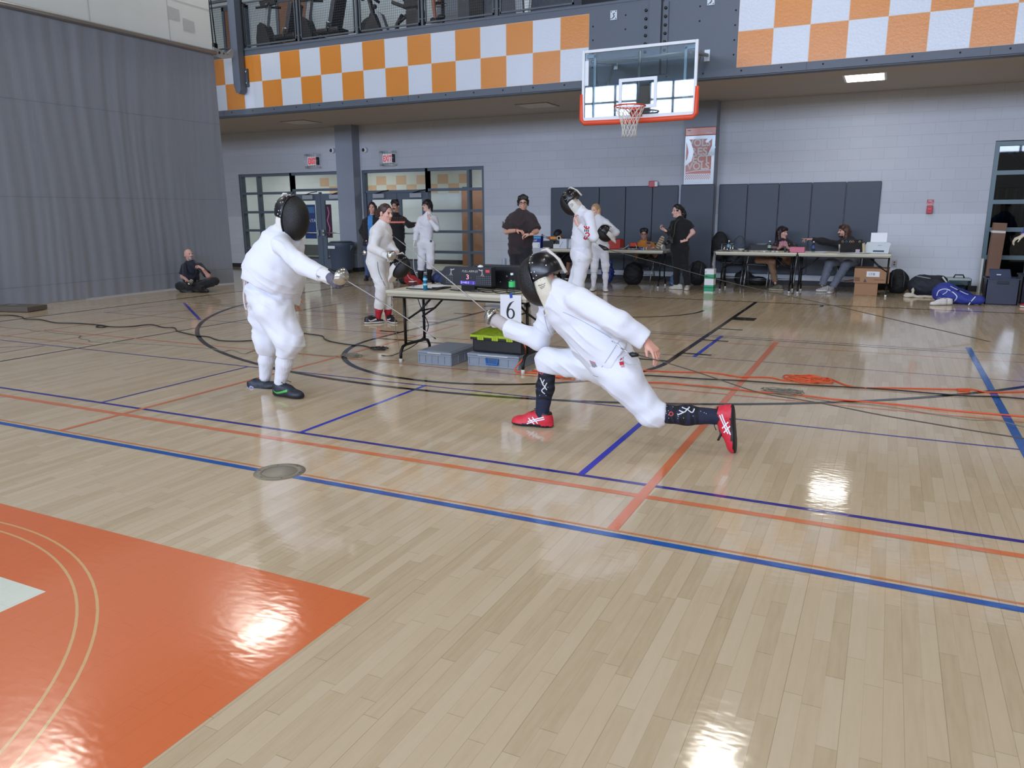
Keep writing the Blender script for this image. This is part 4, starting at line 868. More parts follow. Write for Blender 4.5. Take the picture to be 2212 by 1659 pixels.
# rubbish bin
x, y = AY(738, 545, 2.45)[0], 2.45
t = thing('rubbish_bin', 'round grey rubbish bin on a dolly in front of the near pier', 'bin', (x, y, 0)); BG = mat('bin_grey', (70, 82, 100), .5)
m = MB(); m.lathe([(.24, .06), (.27, .12), (.305, .62), (.325, .64), (.335, .74), (.335, .77), (.31, .77), (.29, .7), (.25, .14), (0, .13)], (x, y, 0), BG, 30); obj('body', m, t)
m = MB(); m.lathe([(.3, .775), (.26, .80), (.1, .79), (0, .785)], (x, y, 0), mat('bag_grey', (52, 62, 76), .3, bump=(30, .6, (1, 1, 1))), 26); obj('liner_bag', m, t)
for s in (-1, 1):
    m = MB(); m.prism([(x+s*.31, y-.06, .72), (x+s*.4, y-.06, .7), (x+s*.39, y-.06, .66), (x+s*.31, y-.06, .56)], (0, .12, 0), BG); obj('handle', m, t)
m = MB(); m.obox((x-.05, y-.33, .66), (.12, -.015, 0), (0, .004, 0), (0, 0, .035), WHITE); obj('sticker', m, t)
m = MB(); m.lathe([(.26, .035), (.26, .06)], (x, y, 0), BLACK, 24)
for k in range(5): a_ = k*2*PI/5; m.lathe([(.03, -.012), (.03, .012)], (x+.21*math.cos(a_), y+.21*math.sin(a_), .03), BLACK, 10, ax=(0, 1, 0))
obj('dolly', m, t)
# white and green carton with the towel above
x = AY(1534, 600, 1.2)[0]; t = thing('tall_carton', 'tall white and green drinks carton on the floor by the table leg', 'carton', (x, 1.2, 0)); GR = mat('carton_green', (40, 158, 112), .5)
m = MB(); m.bbox(x-.085, x+.085, 1.1, 1.3, .001, .44, WHITE, .004); obj('box', m, t)
m = MB()
for a_, c_ in ((.02, .14), (.26, .34)): m.box(x-.0855, x+.0855, 1.0985, 1.3015, a_, c_, GR)
m.box(x-.087, x+.087, 1.097, 1.303, .09, .1, mat('carton_dark', (20, 60, 48), .5)); m.tube([(x-.05+.018*math.cos(k), 1.097, .3+.018*math.sin(k)) for k in np.linspace(0, 6.28, 12)], .003, mat('carton_dark', (20, 60, 48), .5), 4); m.text('8oz', (x-.07, 1.098, .4), (0, 0, -1), (1, 0, 0), .03, BLACK); obj('print_bands', m, t)
m = MB(); xa = TCa; v = []; 
for i in range(9):
    for j in range(14):
        u_ = i/8; q = j/13; xx = xa+.12-.22*u_*.5+.02*math.sin(j*.9+i); 
        if q < .3: pnt = (xa+.28-q*.9+.01*math.sin(i*2), 1.5+.2*u_, .755+.02*abs(math.sin(i*1.7+j)))
        else: pnt = (xa-.03-.02*math.sin(j*.7+i*.9), 1.47+.22*u_*(1-.6*q), .75-(q-.3)*.5*(1-.4*abs(u_-.5)))
        v.append(pnt)
m.add(v, [(i*14+j, (i+1)*14+j, (i+1)*14+j+1, i*14+j+1) for i in range(8) for j in range(13)], mat('towel_grey', (186, 184, 188), .8, bump=(40, .4, (1, 1, 1))), True); obj('towel', m, label='pale grey towel draped over the left corner of the bottle table', cat='towel')
# cardboard boxes
CB = mat('cardboard', (168, 126, 92), .7, bump=(8, 0, (1, 1, 6)), vary=.06); CBD = mat('cardboard_dark', (128, 92, 66), .7)
x0, x1 = AY(1843, 620, 1.75)[0], AY(1912, 620, 1.75)[0]
t = thing('cardboard_box', 'lower open cardboard box on the floor under the printer table', 'box', ((x0+x1)/2, 1.95, 0))
m = MB(); m.bbox(x0+.02, x1-.12, 1.72, 2.2, .001, .22, CB, .003); obj('body', m, t)
m = MB(); m.obox((x0-.06, 1.9, .24), (.1, 0, .02), (0, .16, 0), (0, 0, .002), CBD); obj('flap', m, t)
t = thing('cardboard_box', 'upper cardboard box with a white label stacked under the printer table', 'box', ((x0+x1)/2, 1.95, .222))
m = MB(); m.bbox(x0, x1+.05, 1.68, 2.2, .223, .48, CB, .003); obj('body', m, t)
m = MB(); xm = x0+.16; m.box(xm+.04, xm+.25, 1.676, 1.68, .335, .43, WHITE); m.text('17/8', (xm+.07, 1.674, .36), (1, 0, 0), (0, 0, 1), .06, mat('ink_blue', (60, 70, 120), .6)); m.text('Good Times', (xm+.17, 1.676, .275), (1, 0, 0), (0, 0, 1), .032, BLACK); m.prism([(xm, 1.676, .24), (xm+.05, 1.676, .24), (xm+.025, 1.676, .3)], (0, .003, 0), BLACK); m.box(x0+.01, x0+.1, 1.676, 1.68, .25, .32, CBD); obj('print', m, t)
x = AY(2149, 540, 3.0)[0]; t = thing('tall_carton', 'tall brown carton leaning beside the right glazed screen', 'carton', (x, 2.95, 0)); TCC = mat('carton_brown', (128, 96, 78), .7)
m = MB(); m.obox((x+.0, 2.95, .63), (.1, 0, -.005), (0, .12, 0), (.02, 0, .625), TCC, .004); obj('body', m, t)
m = MB(); m.obox((x+.008, 2.95, 1.1), (.102, 0, -.005), (0, .122, 0), (0, 0, .02), CAP); obj('tape', m, t)
m = MB(); m.bbox(5.26, 5.29, 2.9, 3.1, .001, .62, CAP, .003); obj('white_board_strip', m, label='narrow white board standing behind the tall brown carton', cat='board')
NAVY = mat('tote_navy', (24, 30, 56), .4)
def tote(x0, x1, y0, y1, h, label):
    t = thing('storage_tote', label, 'storage box', ((x0+x1)/2, (y0+y1)/2, 0)); m = MB()
    b_, e_ = .035, .012
    for a_, c_, d_, f_ in ((x0, x1, y0, y0+e_), (x0, x1, y1-e_, y1), (x0, x0+e_, y0, y1), (x1-e_, x1, y0, y1)): 
        m.prism([(a_ if a_ > x0 else x0+b_*0, d_, .004), (c_, d_, .004), (c_, d_, h), (a_, d_, h)], (0, f_-d_, 0), NAVY)
    m.box(x0, x1, y0, y1, .001, .012, NAVY); obj('body', m, t)
    m = MB()
    for a_, c_, d_, f_ in ((x0-.02, x1+.02, y0-.02, y0+.01), (x0-.02, x1+.02, y1-.01, y1+.02), (x0-.02, x0+.01, y0, y1), (x1-.01, x1+.02, y0, y1)): m.bbox(a_, c_, d_, f_, h-.02, h, NAVY, .003)
    m.bbox((x0+x1)/2-.08, (x0+x1)/2+.08, y0-.025, y0, h-.09, h-.05, mat('tote_dark', (14, 18, 36), .5), .006); obj('rim', m, t); return t
xa, xb = AY(2128, 640, 1.0)[0], AY(2196, 640, 1.0)[0]
tote(xa, xb+.02, 1.0, 1.42, .42, 'navy storage tote nearest the right edge with a lid standing in it')
m = MB(); m.obox(((xa+xb)/2-.02, 1.18, .44), (.15, .0, .0), (.0, .012, .004), (-.02, .05, .11), mat('lid_slate', (54, 66, 92), .4), .008); m.box((xa+xb)/2-.08, (xa+xb)/2-.02, 1.13, 1.14, .46, .475, WHITE); obj('tote_lid', m, label='slate blue lid standing upright inside the navy tote', cat='lid')
tote(xb+.1, xb+.6, 1.35, 1.9, .45, 'second navy storage tote cut off by the right edge')
xa, xb = AY(2047, 600, 1.9)[0], AY(2098, 600, 1.9)[0]; t = thing('clear_box', 'clear plastic box with a pale lid and black handle by the wall', 'storage box', ((xa+xb)/2, 2.0, 0))
m = MB(); m.bbox(xa+.02, xb-.03, 1.85, 2.2, .001, .3, glass_mat('clear_box_plastic', (160, 178, 178), 1.5), .02); m.bbox(xa+.05, xb-.06, 1.9, 2.15, .01, .2, mat('box_contents', (78, 92, 92), .7), .02); obj('body', m, t)
m = MB(); m.bbox(xa, xb, 1.83, 2.22, .3, .335, mat('lid_pale', (158, 170, 168), .4), .01); obj('lid', m, t)
m = MB(); xm = (xa+xb)/2; m.tube([(xm-.08, 2.0, .335), (xm-.06, 2.0, .385), (xm+.06, 2.0, .385), (xm+.08, 2.0, .335)], .012, BLACK, 8); m.bbox(xb-.02, xb+.012, 1.9, 2.1, .2, .33, BLACK, .008); obj('handle', m, t)
# bags by the wall
def at(px, py, Y): return AY(px, py, Y)
p = at(1938, 610, 2.4); t = lump('backpack', [((p[0], 2.45, .2), (.2, .16, .23)), ((p[0]+.02, 2.35, .15), (.17, .15, .16))], (18, 19, 22), 'black backpack on the floor right of the cardboard boxes', 'backpack')
m = MB()
for s in (-.07, .08): m.tube([(p[0]+s, 2.3, .4), (p[0]+s*1.4, 2.22, .3), (p[0]+s*1.3, 2.2, .12)], .012, mat('strap_grey', (64, 66, 72), .7), 6)
obj('strap', m, t)
p = at(2005, 612, 1.95); t = lump('duffel_bag', [((p[0], 1.95, .17), (.32, .17, .2)), ((p[0]-.1, 1.95, .2), (.2, .17, .18)), ((p[0]+.15, 1.95, .23), (.16, .15, .15))], (34, 37, 46), 'large dark duffel bag slumped beside the black backpack', 'bag')
m = MB(); m.tube([(p[0]-.2, 1.8, .36), (p[0]-.05, 1.74, .34), (p[0]+.02, 1.73, .33)], .012, mat('strap_pale', (136, 140, 150), .7), 6); m.tube([(p[0]+.2, 1.78, .36), (p[0]+.27, 1.75, .27)], .014, CAP, 6); obj('strap', m, t)
p = at(1990, 636, 1.65); lump('white_cloth', [((p[0]-.18, 1.68, .03), (.1, .06, .04)), ((p[0]-.02, 1.68, .015), (.1, .05, .03)), ((p[0]+.14, 1.7, .02), (.1, .05, .03)), ((p[0]-.13, 1.72, .1), (.025, .04, .08))], (206, 196, 178), 'crumpled pale cloth spilling from under the duffel bag', 'cloth', .01, .008)
pa, pb = at(2035, 632, 1.0), at(2110, 652, .85)
t = lump('sports_bag', [((pa[0]+.05, 1.0, .16), (.2, .17, .17)), ((pa[0]+.2, .95, .12), (.22, .15, .13)), ((pb[0]-.12, .9, .075), (.2, .13, .085)), ((pb[0]+.04, .85, .08), (.07, .1, .075))], (44, 58, 146), 'royal blue sports bag with white piping lying on the floor at right', 'bag')
m = MB(); WP = mat('piping_white', (216, 220, 226), .6); cc = A3(0, 1, -.25)
decal(m, t, [(pa[0]-.08, .7, .1), (pa[0]-.06, .7, .24), (pa[0]+.06, .7, .27), (pa[0]+.2, .7, .16), (pa[0]+.17, .7, .07)], .014, cc, WP); decal(m, t, [(pb[0]-.03, .6, .19), (pb[0]-.1, .6, .08), (pb[0]-.13, .6, .02)], .014, cc, WP); decal(m, t, [(pa[0]+.1, .7, .33), (pa[0]+.3, .7, .22), (pa[0]+.36, .7, .2)], .012, cc, WP)
decal(m, t, [(pa[0]+.0, .7, .18), (pa[0]+.05, .7, .22), (pa[0]+.06, .7, .25)], .01, cc, WP); obj('piping', m, t)
m = MB(); m.tube(spline([(pa[0]+.18, .84, .2), (pa[0]+.26, .8, .25), (pa[0]+.34, .8, .2)], 5), .012, mat('handle_navy', (28, 34, 90), .6), 6); obj('handle', m, t)
def trainer(p, d, rgb, sole, label, parent=None, name='shoe', L=.28, group=None):
    pass
# bags by the pier and under tables
p = at(1510, 590, 2.75); t = lump('backpack', [((p[0], 2.6, .24), (.2, .12, .25)), ((p[0], 2.52, .17), (.17, .12, .17))], (26, 27, 32), 'dark backpack with grey straps leaning on the padded pier', 'backpack')
m = MB()
for s in (-.1, .09): m.tube([(p[0]+s, 2.52, .45), (p[0]+s*1.2, 2.42, .33), (p[0]+s, 2.38, .15)], .018, mat('strap_grey', (64, 66, 72), .7), 6)
obj('strap', m, t)
p = at(1368, 590, 2.15); lump('round_bag', [((p[0], 2.15, .22), (.21, .17, .25))], (12, 12, 15), 'round black bag under the left background table', 'bag')
p = at(1318, 585, 2.5); lump('plastic_bag', [((p[0], 2.35, .2), (.14, .12, .2)), ((p[0]+.02, 2.3, .42), (.09, .07, .1))], (42, 64, 132), 'blue plastic bag hanging below the red tote', 'bag', .012, .014, .35)
p = at(1455, 600, 2.2); lump('plastic_bag', [((p[0], 2.3, .1), (.1, .09, .13)), ((p[0]+.05, 2.28, .22), (.06, .05, .16))], (96, 128, 176), 'pale blue plastic bag on the floor behind the woman in black', 'bag', .012, .012, .4)
p = at(1552, 522, 2.75); t = lump('backpack', [((p[0], 2.9, .78), (.18, .1, .3)), ((p[0]+.02, 2.84, .68), (.16, .1, .19))], (18, 19, 23), 'black backpack sitting on a chair against the wall pads', 'backpack', cutz=.478)
p = at(1597, 525, 2.58); lump('mesh_bag', [((p[0], 2.58, .74), (.13, .09, .27))], (66, 76, 86), 'slate grey bag standing on the empty chair behind the bottle table', 'bag', cutz=.478)
p = at(1612, 600, 2.8); lump('dark_coat', [((p[0]-.08, 3.0, .12), (.2, .1, .17)), ((p[0]+.2, 3.0, .08), (.2, .1, .1))], (16, 17, 20), 'dark coat heaped on the floor behind the empty chair', 'coat')
p = at(1860, 600, 2.7); lump('dark_bag', [((p[0]+.22, 2.95, .14), (.2, .12, .2)), ((p[0]+.42, 2.95, .1), (.2, .12, .14))], (16, 16, 19), 'low black bag against the wall behind the cardboard boxes', 'bag')
p = at(868, 600, 1.0); 
t = lump('sports_bag', [((at(890, 598, .2)[0], .2, .1), (.13, .11, .12)), ((at(880, 590, .2)[0], .2, .17), (.07, .1, .13)), ((at(900, 603, .2)[0], .2, .07), (.12, .1, .08))], (150, 26, 34), 'red sports bag with pale trim on the floor behind the near table', 'bag')
m = MB(); x = at(890, 598, .2)[0]; m.tube(spline([(x-.1, .12, .22), (x-.05, .08, .26), (x+.02, .07, .17), (x+.12, .06, .13)], 5), .012, mat('trim_pink', (200, 130, 130), .6), 6); obj('piping', m, t)
x = at(878, 578, .4)[0]; lump('dark_bag', [((x, .5, .2), (.16, .12, .14)), ((x-.1, .5, .1), (.16, .12, .12))], (14, 13, 16), 'black bag behind the red sports bag', 'bag')
x = at(920, 590, 1.0)[0]; lump('white_bag', [((x, 1.2, .22), (.1, .09, .16)), ((x, 1.2, .1), (.09, .08, .1))], (206, 212, 222), 'white carrier bag on the floor behind the young fencer', 'bag', .012, .012); lump('navy_bag', [((x+.05, 1.0, .06), (.2, .14, .09))], (34, 40, 96), 'flat navy bag at the feet of the young fencer', 'bag')
x = at(957, 606, .7)[0]; t = lump('equipment_bag', [((x, .8, .09), (.18, .13, .1)), ((x-.22, .85, .12), (.13, .1, .11)), ((x+.18, .8, .06), (.12, .1, .08))], (60, 74, 118), 'blue and white equipment bag behind the scoring machine', 'bag')
x = at(990, 598, 1.2)[0]; lump('dark_bag', [((x, 1.3, .1), (.3, .14, .13)), ((x-.22, 1.3, .16), (.12, .12, .12))], (24, 27, 34), 'long dark bag on the floor beyond the scoring machine', 'bag')
# red tote and clutter on the left background table
ZT = .746; TB = 1.6
def on(px, Y=TB): return AY(px, 535, Y)[0]
x0, x1 = on(1306), on(1338); t = thing('tool_tote', 'bright red open tool tote on the left background table', 'tote', ((x0+x1)/2, 1.75, ZT)); RT = mat('tote_red', (196, 50, 42), .45)
m = MB(); m.bbox(x0, x1, 1.65, 1.9, ZT, ZT+.2, RT, .015); m.box(x0+.02, x1-.02, 1.67, 1.88, ZT+.198, ZT+.203, mat('tote_inside', (96, 20, 22), .6)); obj('body', m, t)
m = MB(); m.bbox(x0+.14, x0+.2, 1.66, 1.74, ZT+.2, ZT+.235, WHITE, .01); obj('roll', m, t)
def sbox(name, px0, px1, h, rgb, label, cat, Y=TB, dp=.14, z=ZT, extra=None):
    x0, x1 = on(px0, Y), on(px1, Y); m = MB(); m.bbox(x0, x1, Y-.0, Y+dp, z+.001, z+h, mat('box_%d_%d_%d' % rgb, rgb, .5), .005)
    if extra: extra(m, x0, x1, Y, z, h)
    return obj(name, m, label=label, cat=cat, origin=((x0+x1)/2, Y, z))
def leaf(m, x0, x1, Y, z, h):
    W = x1-x0; m.box(x0-.001, x1-.02, Y-.003, Y, z+.004, z+h*.48, WHITE); m.box(x0, x1, Y-.003, Y, z+h*.8, z+h*.96, mat('pack_sky', (70, 160, 206), .4)); m.text('LEAF', (x0+.01, Y-.004, z+h*.56), (1, 0, 0), (0, 0, 1), h*.24, WHITE, shear=.25, wide=1.1)
    for k in range(3): m.box(x1-.06, x1-.045, Y-.004, Y, z+h*(.1+.1*k), z+h*(.15+.1*k), mat('pack_ink', (60, 80, 150), .5))
sbox('paper_ream_box', 1146, 1168, .25, (26, 54, 140), 'blue and white paper pack standing beside the brown shirted person', 'box', extra=leaf)
sbox('black_case', 1172, 1196, .15, (14, 15, 18), 'black case on the table beside the blue paper pack', 'case', TB+.05)
def prn(m, x0, x1, Y, z, h):
    for k in range(4): m.box(x0+.01+.02*k, x0+.02+.02*k, Y-.003, Y, z+.03+.03*k, z+.05+.03*k, mat('pack_ink', (60, 80, 150), .5))
sbox('small_carton', 1208, 1224, .2, (206, 212, 222), 'white carton with blue marks on the left background table', 'carton', TB-.03, extra=prn)
sbox('small_tub', 1195, 1209, .09, (216, 218, 214), 'small white tub beside the white carton', 'tub', TB-.02)
sbox('sticker_box', 1191, 1200, .11, (150, 140, 138), 'small printed box behind the white tub', 'box', TB+.1)
m = MB(); x = on(1203); m.lathe([(.03, 0), (.05, 0), (.05, .03), (.03, .03), (.03, 0)], (x, TB+.12, ZT+.21), mat('tape_roll', (200, 186, 160), .5), 20, ax=(0, -1, 0)); m.bbox(x-.2, x-.06, TB+.1, TB+.16, ZT+.18, ZT+.24, mat('tool_orange', (216, 140, 60), .5), .01); m.bbox(x-.24, x-.2, TB+.1, TB+.16, ZT+.18, ZT+.24, mat('tool_red', (190, 50, 36), .5), .01); m.tube([(x-.24, TB+.13, ZT+.21), (x-.34, TB+.13, ZT+.23), (x-.4, TB+.12, ZT+.28)], .02, mat('tool_steel', (160, 164, 170), .3, .8), 8); m.box(x-.22, x+.05, TB+.12, TB+.15, ZT+.001, ZT+.19, BLACK); obj('hand_tool', m, label='orange and steel tool on a black block beside the capped person', cat='tool')
m = MB(); x = on(1230); m.lathe([(.075, 0), (.08, .02), (.06, .16), (.03, .2), (0, .2)], (x, TB+.1, ZT+.001), mat('jug_white', (200, 206, 212), .4), 16); obj('white_jug', m, label='white jug on the table behind the bent over fencer', cat='jug')
m = MB(); x = on(1180); m.tube([(x-.05, TB-.06, ZT+.012), (x+.1, TB-.06, ZT+.012)], .012, CAP, 8); obj('rolled_paper', m, label='rolled white paper at the front of the left background table', cat='paper')
sbox('battery_charger', 1361, 1374, .07, (226, 74, 56), 'red orange device on a stand before the orange shirted person', 'device', TB+.05, .1, ZT+.06); sbox('device_stand', 1360, 1376, .06, (20, 20, 22), 'black stand under the red orange device', 'stand', TB+.04, .12)
sbox('blue_pot', 1380, 1388, .05, (40, 66, 150), 'small blue pot of tools near the table end', 'pot', TB)
for px, lab in ((1390.5, 'left'), (1396, 'right')): x = on(px); m = MB(); m.lathe([(.009, 0), (.009, .05), (0, .05)], (x, TB, ZT+.001), WHITE, 10); obj('glue_stick', m, label='small white tube standing near the table end, %s of the pair' % lab, cat='tube')
sbox('tool_tray', 1338, 1352, .035, (110, 116, 120), 'low grey tray of parts beside the red tote', 'tray', TB, .12)
m = MB()
for k in range(14): x = on(1346+k*2.6); m.tube([(x, TB+random.uniform(-.05, .1), ZT+.012), (x+random.uniform(-.06, .06), TB+random.uniform(-.05, .1), ZT+.02), (x+random.uniform(-.05, .1), TB+random.uniform(-.05, .1), ZT+.012)], .006, random.choice([CAP, DARK, ALU, CHROME]), 5)
obj('wire_scraps', m, label='loose wires and blade parts scattered on the left background table', cat='parts', kind='stuff')
m = MB(); x = on(1366); m.tube(spline([(x-.06, TB-.02, ZT+.1), (x-.12, TB-.05, ZT+.05), (x-.2, TB-.05, ZT+.012)], 5), .006, CAP, 5); m.tube(spline([(x+.08, TB-.02, ZT+.1), (x+.1, TB-.05, ZT+.03), (x+.02, TB-.06, ZT+.012)], 5), .006, CAP, 5); obj('cable', m, label='white cables looping from the red orange device', cat='cable')
# right background tables
YB = 1.62
for px, h, lab, lb in ((1574, .2, 'clear water bottle beside the metal tubes', (120, 160, 190)), (1662, .2, 'clear bottle with green label left of the person with brown trousers', (150, 180, 150)), (1757, .2, 'clear bottle with blue label right of the pink box', (60, 80, 130))): bottle((on(px, YB), YB, ZT), .2, .032, lab, lb, (196, 214, 220))
for px, h, lab in ((1564.5, .085, 'first metal tube at the left of the bottle table'), (1571, .06, 'short second metal tube at the left of the bottle table'), (1577.5, .11, 'third tallest metal tube at the left of the bottle table'), (1583, .11, 'fourth rightmost metal tube at the left of the bottle table')): m = MB(); x = on(px, YB-.08); m.lathe([(.014, 0), (.014, h), (0, h)], (x, YB-.08, ZT+.001), CHROME, 12); obj('metal_tube', m, label=lab, cat='tube', group='metal tubes on the bottle table')
sbox('pink_box', 1706, 1738, .095, (206, 112, 134), 'pink cardboard box on the bottle table', 'box', YB-.1, .16)
m = MB(); x = on(1601, YB); m.lathe([(.03, 0), (.06, .04), (.065, .05), (.055, .045), (0, .012)], (x, YB, ZT+.001), mat('bowl_cream', (206, 200, 188), .5), 16); obj('paper_bowl', m, label='small cream bowl on the bottle table', cat='bowl')
for px, w_, lab, Y in ((1640, .14, 'loose white papers left of the green labelled bottle', YB), (1760, .16, 'white papers right of the pink box', YB-.05), (1840, .25, 'white sheet in front of the laptop', YB-.1)):
    m = MB(); x = on(px, Y)
    for k in range(3): a_ = .2*k; m.obox((x+.02*k, Y, ZT+.004+.004*k), (w_*math.cos(a_), w_*math.sin(a_), .004*k), (-.09*math.sin(a_), .09*math.cos(a_), 0), (0, 0, .001), mat('paper', (232, 234, 240), .6))
    obj('paper_stack', m, label=lab, cat='paper')
m = MB()
for k in range(12): x = on(1606+k*9, YB-.08); m.obox((x, YB-.06+random.uniform(-.04, .05), ZT+.012), (.02, .006, 0), (-.004, .014, 0), (0, 0, .009), random.choice([CAP, DARK, CAP, mat('bit_tan', (170, 150, 120), .6)]), .003)
obj('table_clutter', m, label='small scattered parts along the front of the two right tables', cat='parts', kind='stuff')
xa, xb = on(1815, YB), on(1862, YB); t = thing('laptop', 'black laptop with round stickers on its lid on the printer table', 'laptop', ((xa+xb)/2, YB, ZT))
m = MB(); m.bbox(xa, xb, YB, YB+.22, ZT+.001, ZT+.018, BLACK, .004); obj('base', m, t)
m = MB(); m.obox(((xa+xb)/2, YB-.02, ZT+.125), ((xb-xa)/2, 0, 0), (0, .006, 0), (0, -.03, .12), BLACK, .004); l = obj('lid', m, t)
m = MB()
for fx, rgb in ((.1, (180, 150, 130)), (.27, (70, 130, 190)), (.45, (190, 180, 176)), (.57, (200, 150, 120)), (.88, (196, 190, 170))): 
    m.lathe([(.022, 0), (0, .001)], (xa+fx*(xb-xa), YB-.048, ZT+.2), mat('sticker_%d' % rgb[0], rgb, .5), 14, ax=(0, -1, -.2)); m.lathe([(.012, 0), (0, .001)], (xa+fx*(xb-xa), YB-.05, ZT+.2), mat('sticker_ink', (60, 56, 60), .5), 10, ax=(0, -1, -.2))
m.obox((xa+.82*(xb-xa), YB-.03, ZT+.04), (.035, 0, 0), (0, .001, 0), (0, -.006, .03), mat('sticker_pale', (190, 170, 180), .5)); obj('sticker', m, l)
m = MB(); m.obox((xb+.03, YB, ZT+.09), (.02, 0, .005), (0, .1, 0), (-.01, 0, .085), mat('file_tan', (190, 176, 140), .6), .003); obj('file_folder', m, label='tan file folder standing between laptop and printer', cat='folder')
xa, xb = on(1869, YB+.1), on(1924, YB+.1); t = thing('printer', 'white desktop printer with paper in its feeder on the right table', 'printer', ((xa+xb)/2, YB+.15, ZT)); PW_ = mat('printer_white', (206, 214, 216), .4)
m = MB(); m.prism([(xa, YB, ZT+.002), (xb-.03, YB, ZT+.002), (xb-.02, YB, ZT+.1), (xb, YB, ZT+.18), (xa+.02, YB, ZT+.18), (xa, YB, ZT+.15)], (0, .3, 0), PW_); m.bbox(xa+.02, xb-.01, YB+.03, YB+.27, ZT+.175, ZT+.19, PW_, .006); obj('body', m, t)
m = MB(); m.box(xa+.13, xb-.1, YB-.006, YB, ZT+.03, ZT+.055, mat('slot_dark', (40, 46, 70), .5)); m.box(xa+.2, xa+.26, YB-.004, YB, ZT+.14, ZT+.145, DG); m.bbox(xa+.12, xb-.1, YB-.1, YB, ZT+.003, ZT+.014, PW_, .003); obj('output_tray', m, t)
m = MB(); m.obox(((xa+xb)/2, YB+.27, ZT+.26), (.13, 0, 0), (0, .003, 0), (0, .03, .09), mat('paper', (232, 234, 240), .6)); obj('feeder_paper', m, t)
m = MB(); m.bbox(on(1690, YB), on(1694, YB), YB+.3, YB+.31, ZT+.001, ZT+.09, BLACK, .003); obj('card_holder', m, label='small dark card holder on the bottle table', cat='holder')

# ================================================================== FITNESS MACHINES ON THE BALCONY
MBK = mat('machine_dark', (28, 29, 33), .45); MGR = mat('machine_grey', (150, 156, 162), .4, .4)
def recumbent(x, y, z, label):
    t = thing('recumbent_bike', label, 'exercise bike', (x, y, z)); K = .7; P = lambda a, b, c: (x+a*K, y+b, z+c)
    m = MB(); m.prism([P(-.32, -.12, .05), P(.35, -.12, .05), P(.3, -.12, .42), P(.1, -.12, .78), P(-.06, -.12, .84), P(-.2, -.12, .78), P(-.26, -.12, .55)], (0, .24, 0), MBK); m.bbox(*[q for p_ in ((x-.33, x+.88), (y-.1, y+.1), (z+.01, z+.09)) for q in p_], MBK, .01); obj('flywheel_housing', m, t)
    m = MB(); m.obox(P(.12, 0, .98), (.05, 0, .0), (0, .05, 0), (.06, 0, .26), MGR, .01); obj('mast', m, t)
    m = MB(); m.obox(P(.1, 0, 1.42), (.22, 0, .02), (0, .03, 0), (-.07, 0, .24), MBK, .02); obj('console', m, t)
    m = MB(); m.tube([P(-.1, -.2, 1.13), P(.14, -.05, 1.17), P(.45, -.2, 1.18)], .025, MBK, 8); m.tube([P(.14, .05, 1.17), P(.45, .2, 1.18)], .025, MBK, 8); obj('handlebar', m, t)
    m = MB(); m.obox(P(.98, 0, .47), (.3, 0, 0), (0, .2, 0), (0, 0, .05), MBK, .03); obj('seat', m, t)
    m = MB(); m.obox(P(1.2, 0, .84), (.06, 0, -.01), (0, .2, 0), (.09, 0, .32), mat('seat_grey', (52, 54, 62), .5), .04); obj('backrest', m, t)
    m = MB(); m.tube([P(.3, -.05, .5), P(.6, -.05, .36), P(.95, -.05, .3)], .035, MBK, 8); m.tube([P(1.0, -.22, .45), P(1.05, -.24, .62), P(1.2, -.24, .6)], .02, CHROME, 8); obj('frame_beam', m, t)
    m = MB(); m.tube([P(.05, -.2, .3), P(.18, -.2, .18)], .025, CHROME, 8); m.bbox(x+.14, x+.24, y-.3, y-.2, z+.12, z+.2, MBK, .01); obj('pedal', m, t); return t
BY = 1.15
xx = AY(575, 80, BY)[0]; recumbent(xx, BY, 4.9, 'dark recumbent exercise bike on the balcony nearest the curtain'); recumbent(AY(664, 60, BY)[0], BY, 4.9, 'dark recumbent exercise bike, second from the curtain on the balcony')
def spin(x, y, z, label, full=True):
    t = thing('spin_bike', label, 'exercise bike', (x, y, z)); P = lambda a, b, c: (x+a, y+b, z+c)
    m = MB(); m.lathe([(.0, -.05), (.3, -.05), (.31, 0), (.3, .05), (0, .05)], P(0, 0, .36), MBK, 26, ax=(0, 1, 0)); m.prism([P(-.15, -.07, .45), P(.4, -.07, .1), P(.1, -.07, .72)], (0, .14, 0), MBK); obj('flywheel', m, t)
    m = MB(); m.tube([P(-.1, 0, .5), P(.05, 0, .75), P(-.05, 0, 1.1)], .05, MBK, 8); m.tube([P(-.25, -.15, 1.06), P(-.05, 0, 1.1), P(.16, .1, .95)], .03, MBK, 8); m.ell(P(.14, -.05, .84), (.05, .05, .05), MBK); m.ell(P(-.2, 0, 1.05), (.06, .06, .05), MBK); obj('handlebar', m, t)
    m = MB(); m.prism([P(.18, -.06, .75), P(.3, -.06, .68), P(.52, -.06, .12), P(.42, -.06, .1)], (0, .12, 0), MGR); obj('frame_cover', m, t)
    m = MB(); m.tube([P(.6, 0, .1), P(.66, 0, .45), P(.8, 0, .62)], .045, MBK, 8); m.obox(P(.72, 0, .82), (.15, 0, -.06), (0, .07, 0), (.01, 0, .035), MBK, .02); m.ell(P(.95, -.1, .56), (.05, .04, .04), MBK); m.tube([P(.66, 0, .45), P(.95, -.1, .55)], .03, MBK, 8); m.ell(P(.55, -.1, .3), (.06, .04, .045), MBK); obj('saddle', m, t)
    m = MB(); m.bbox(x-.35, x+.75, y-.2, y+.2, z+.005, z+.07, MBK, .01); obj('base', m, t); return t
spin(AY(803, 70, BY)[0], BY, 4.9, 'black spin bike on the balcony, third machine from the curtain')
x = AY(898, 40, BY)[0]; t = thing('upright_machine', 'tall black fitness machine on the balcony beside the riding person', 'exercise machine', (x, BY, 4.9))
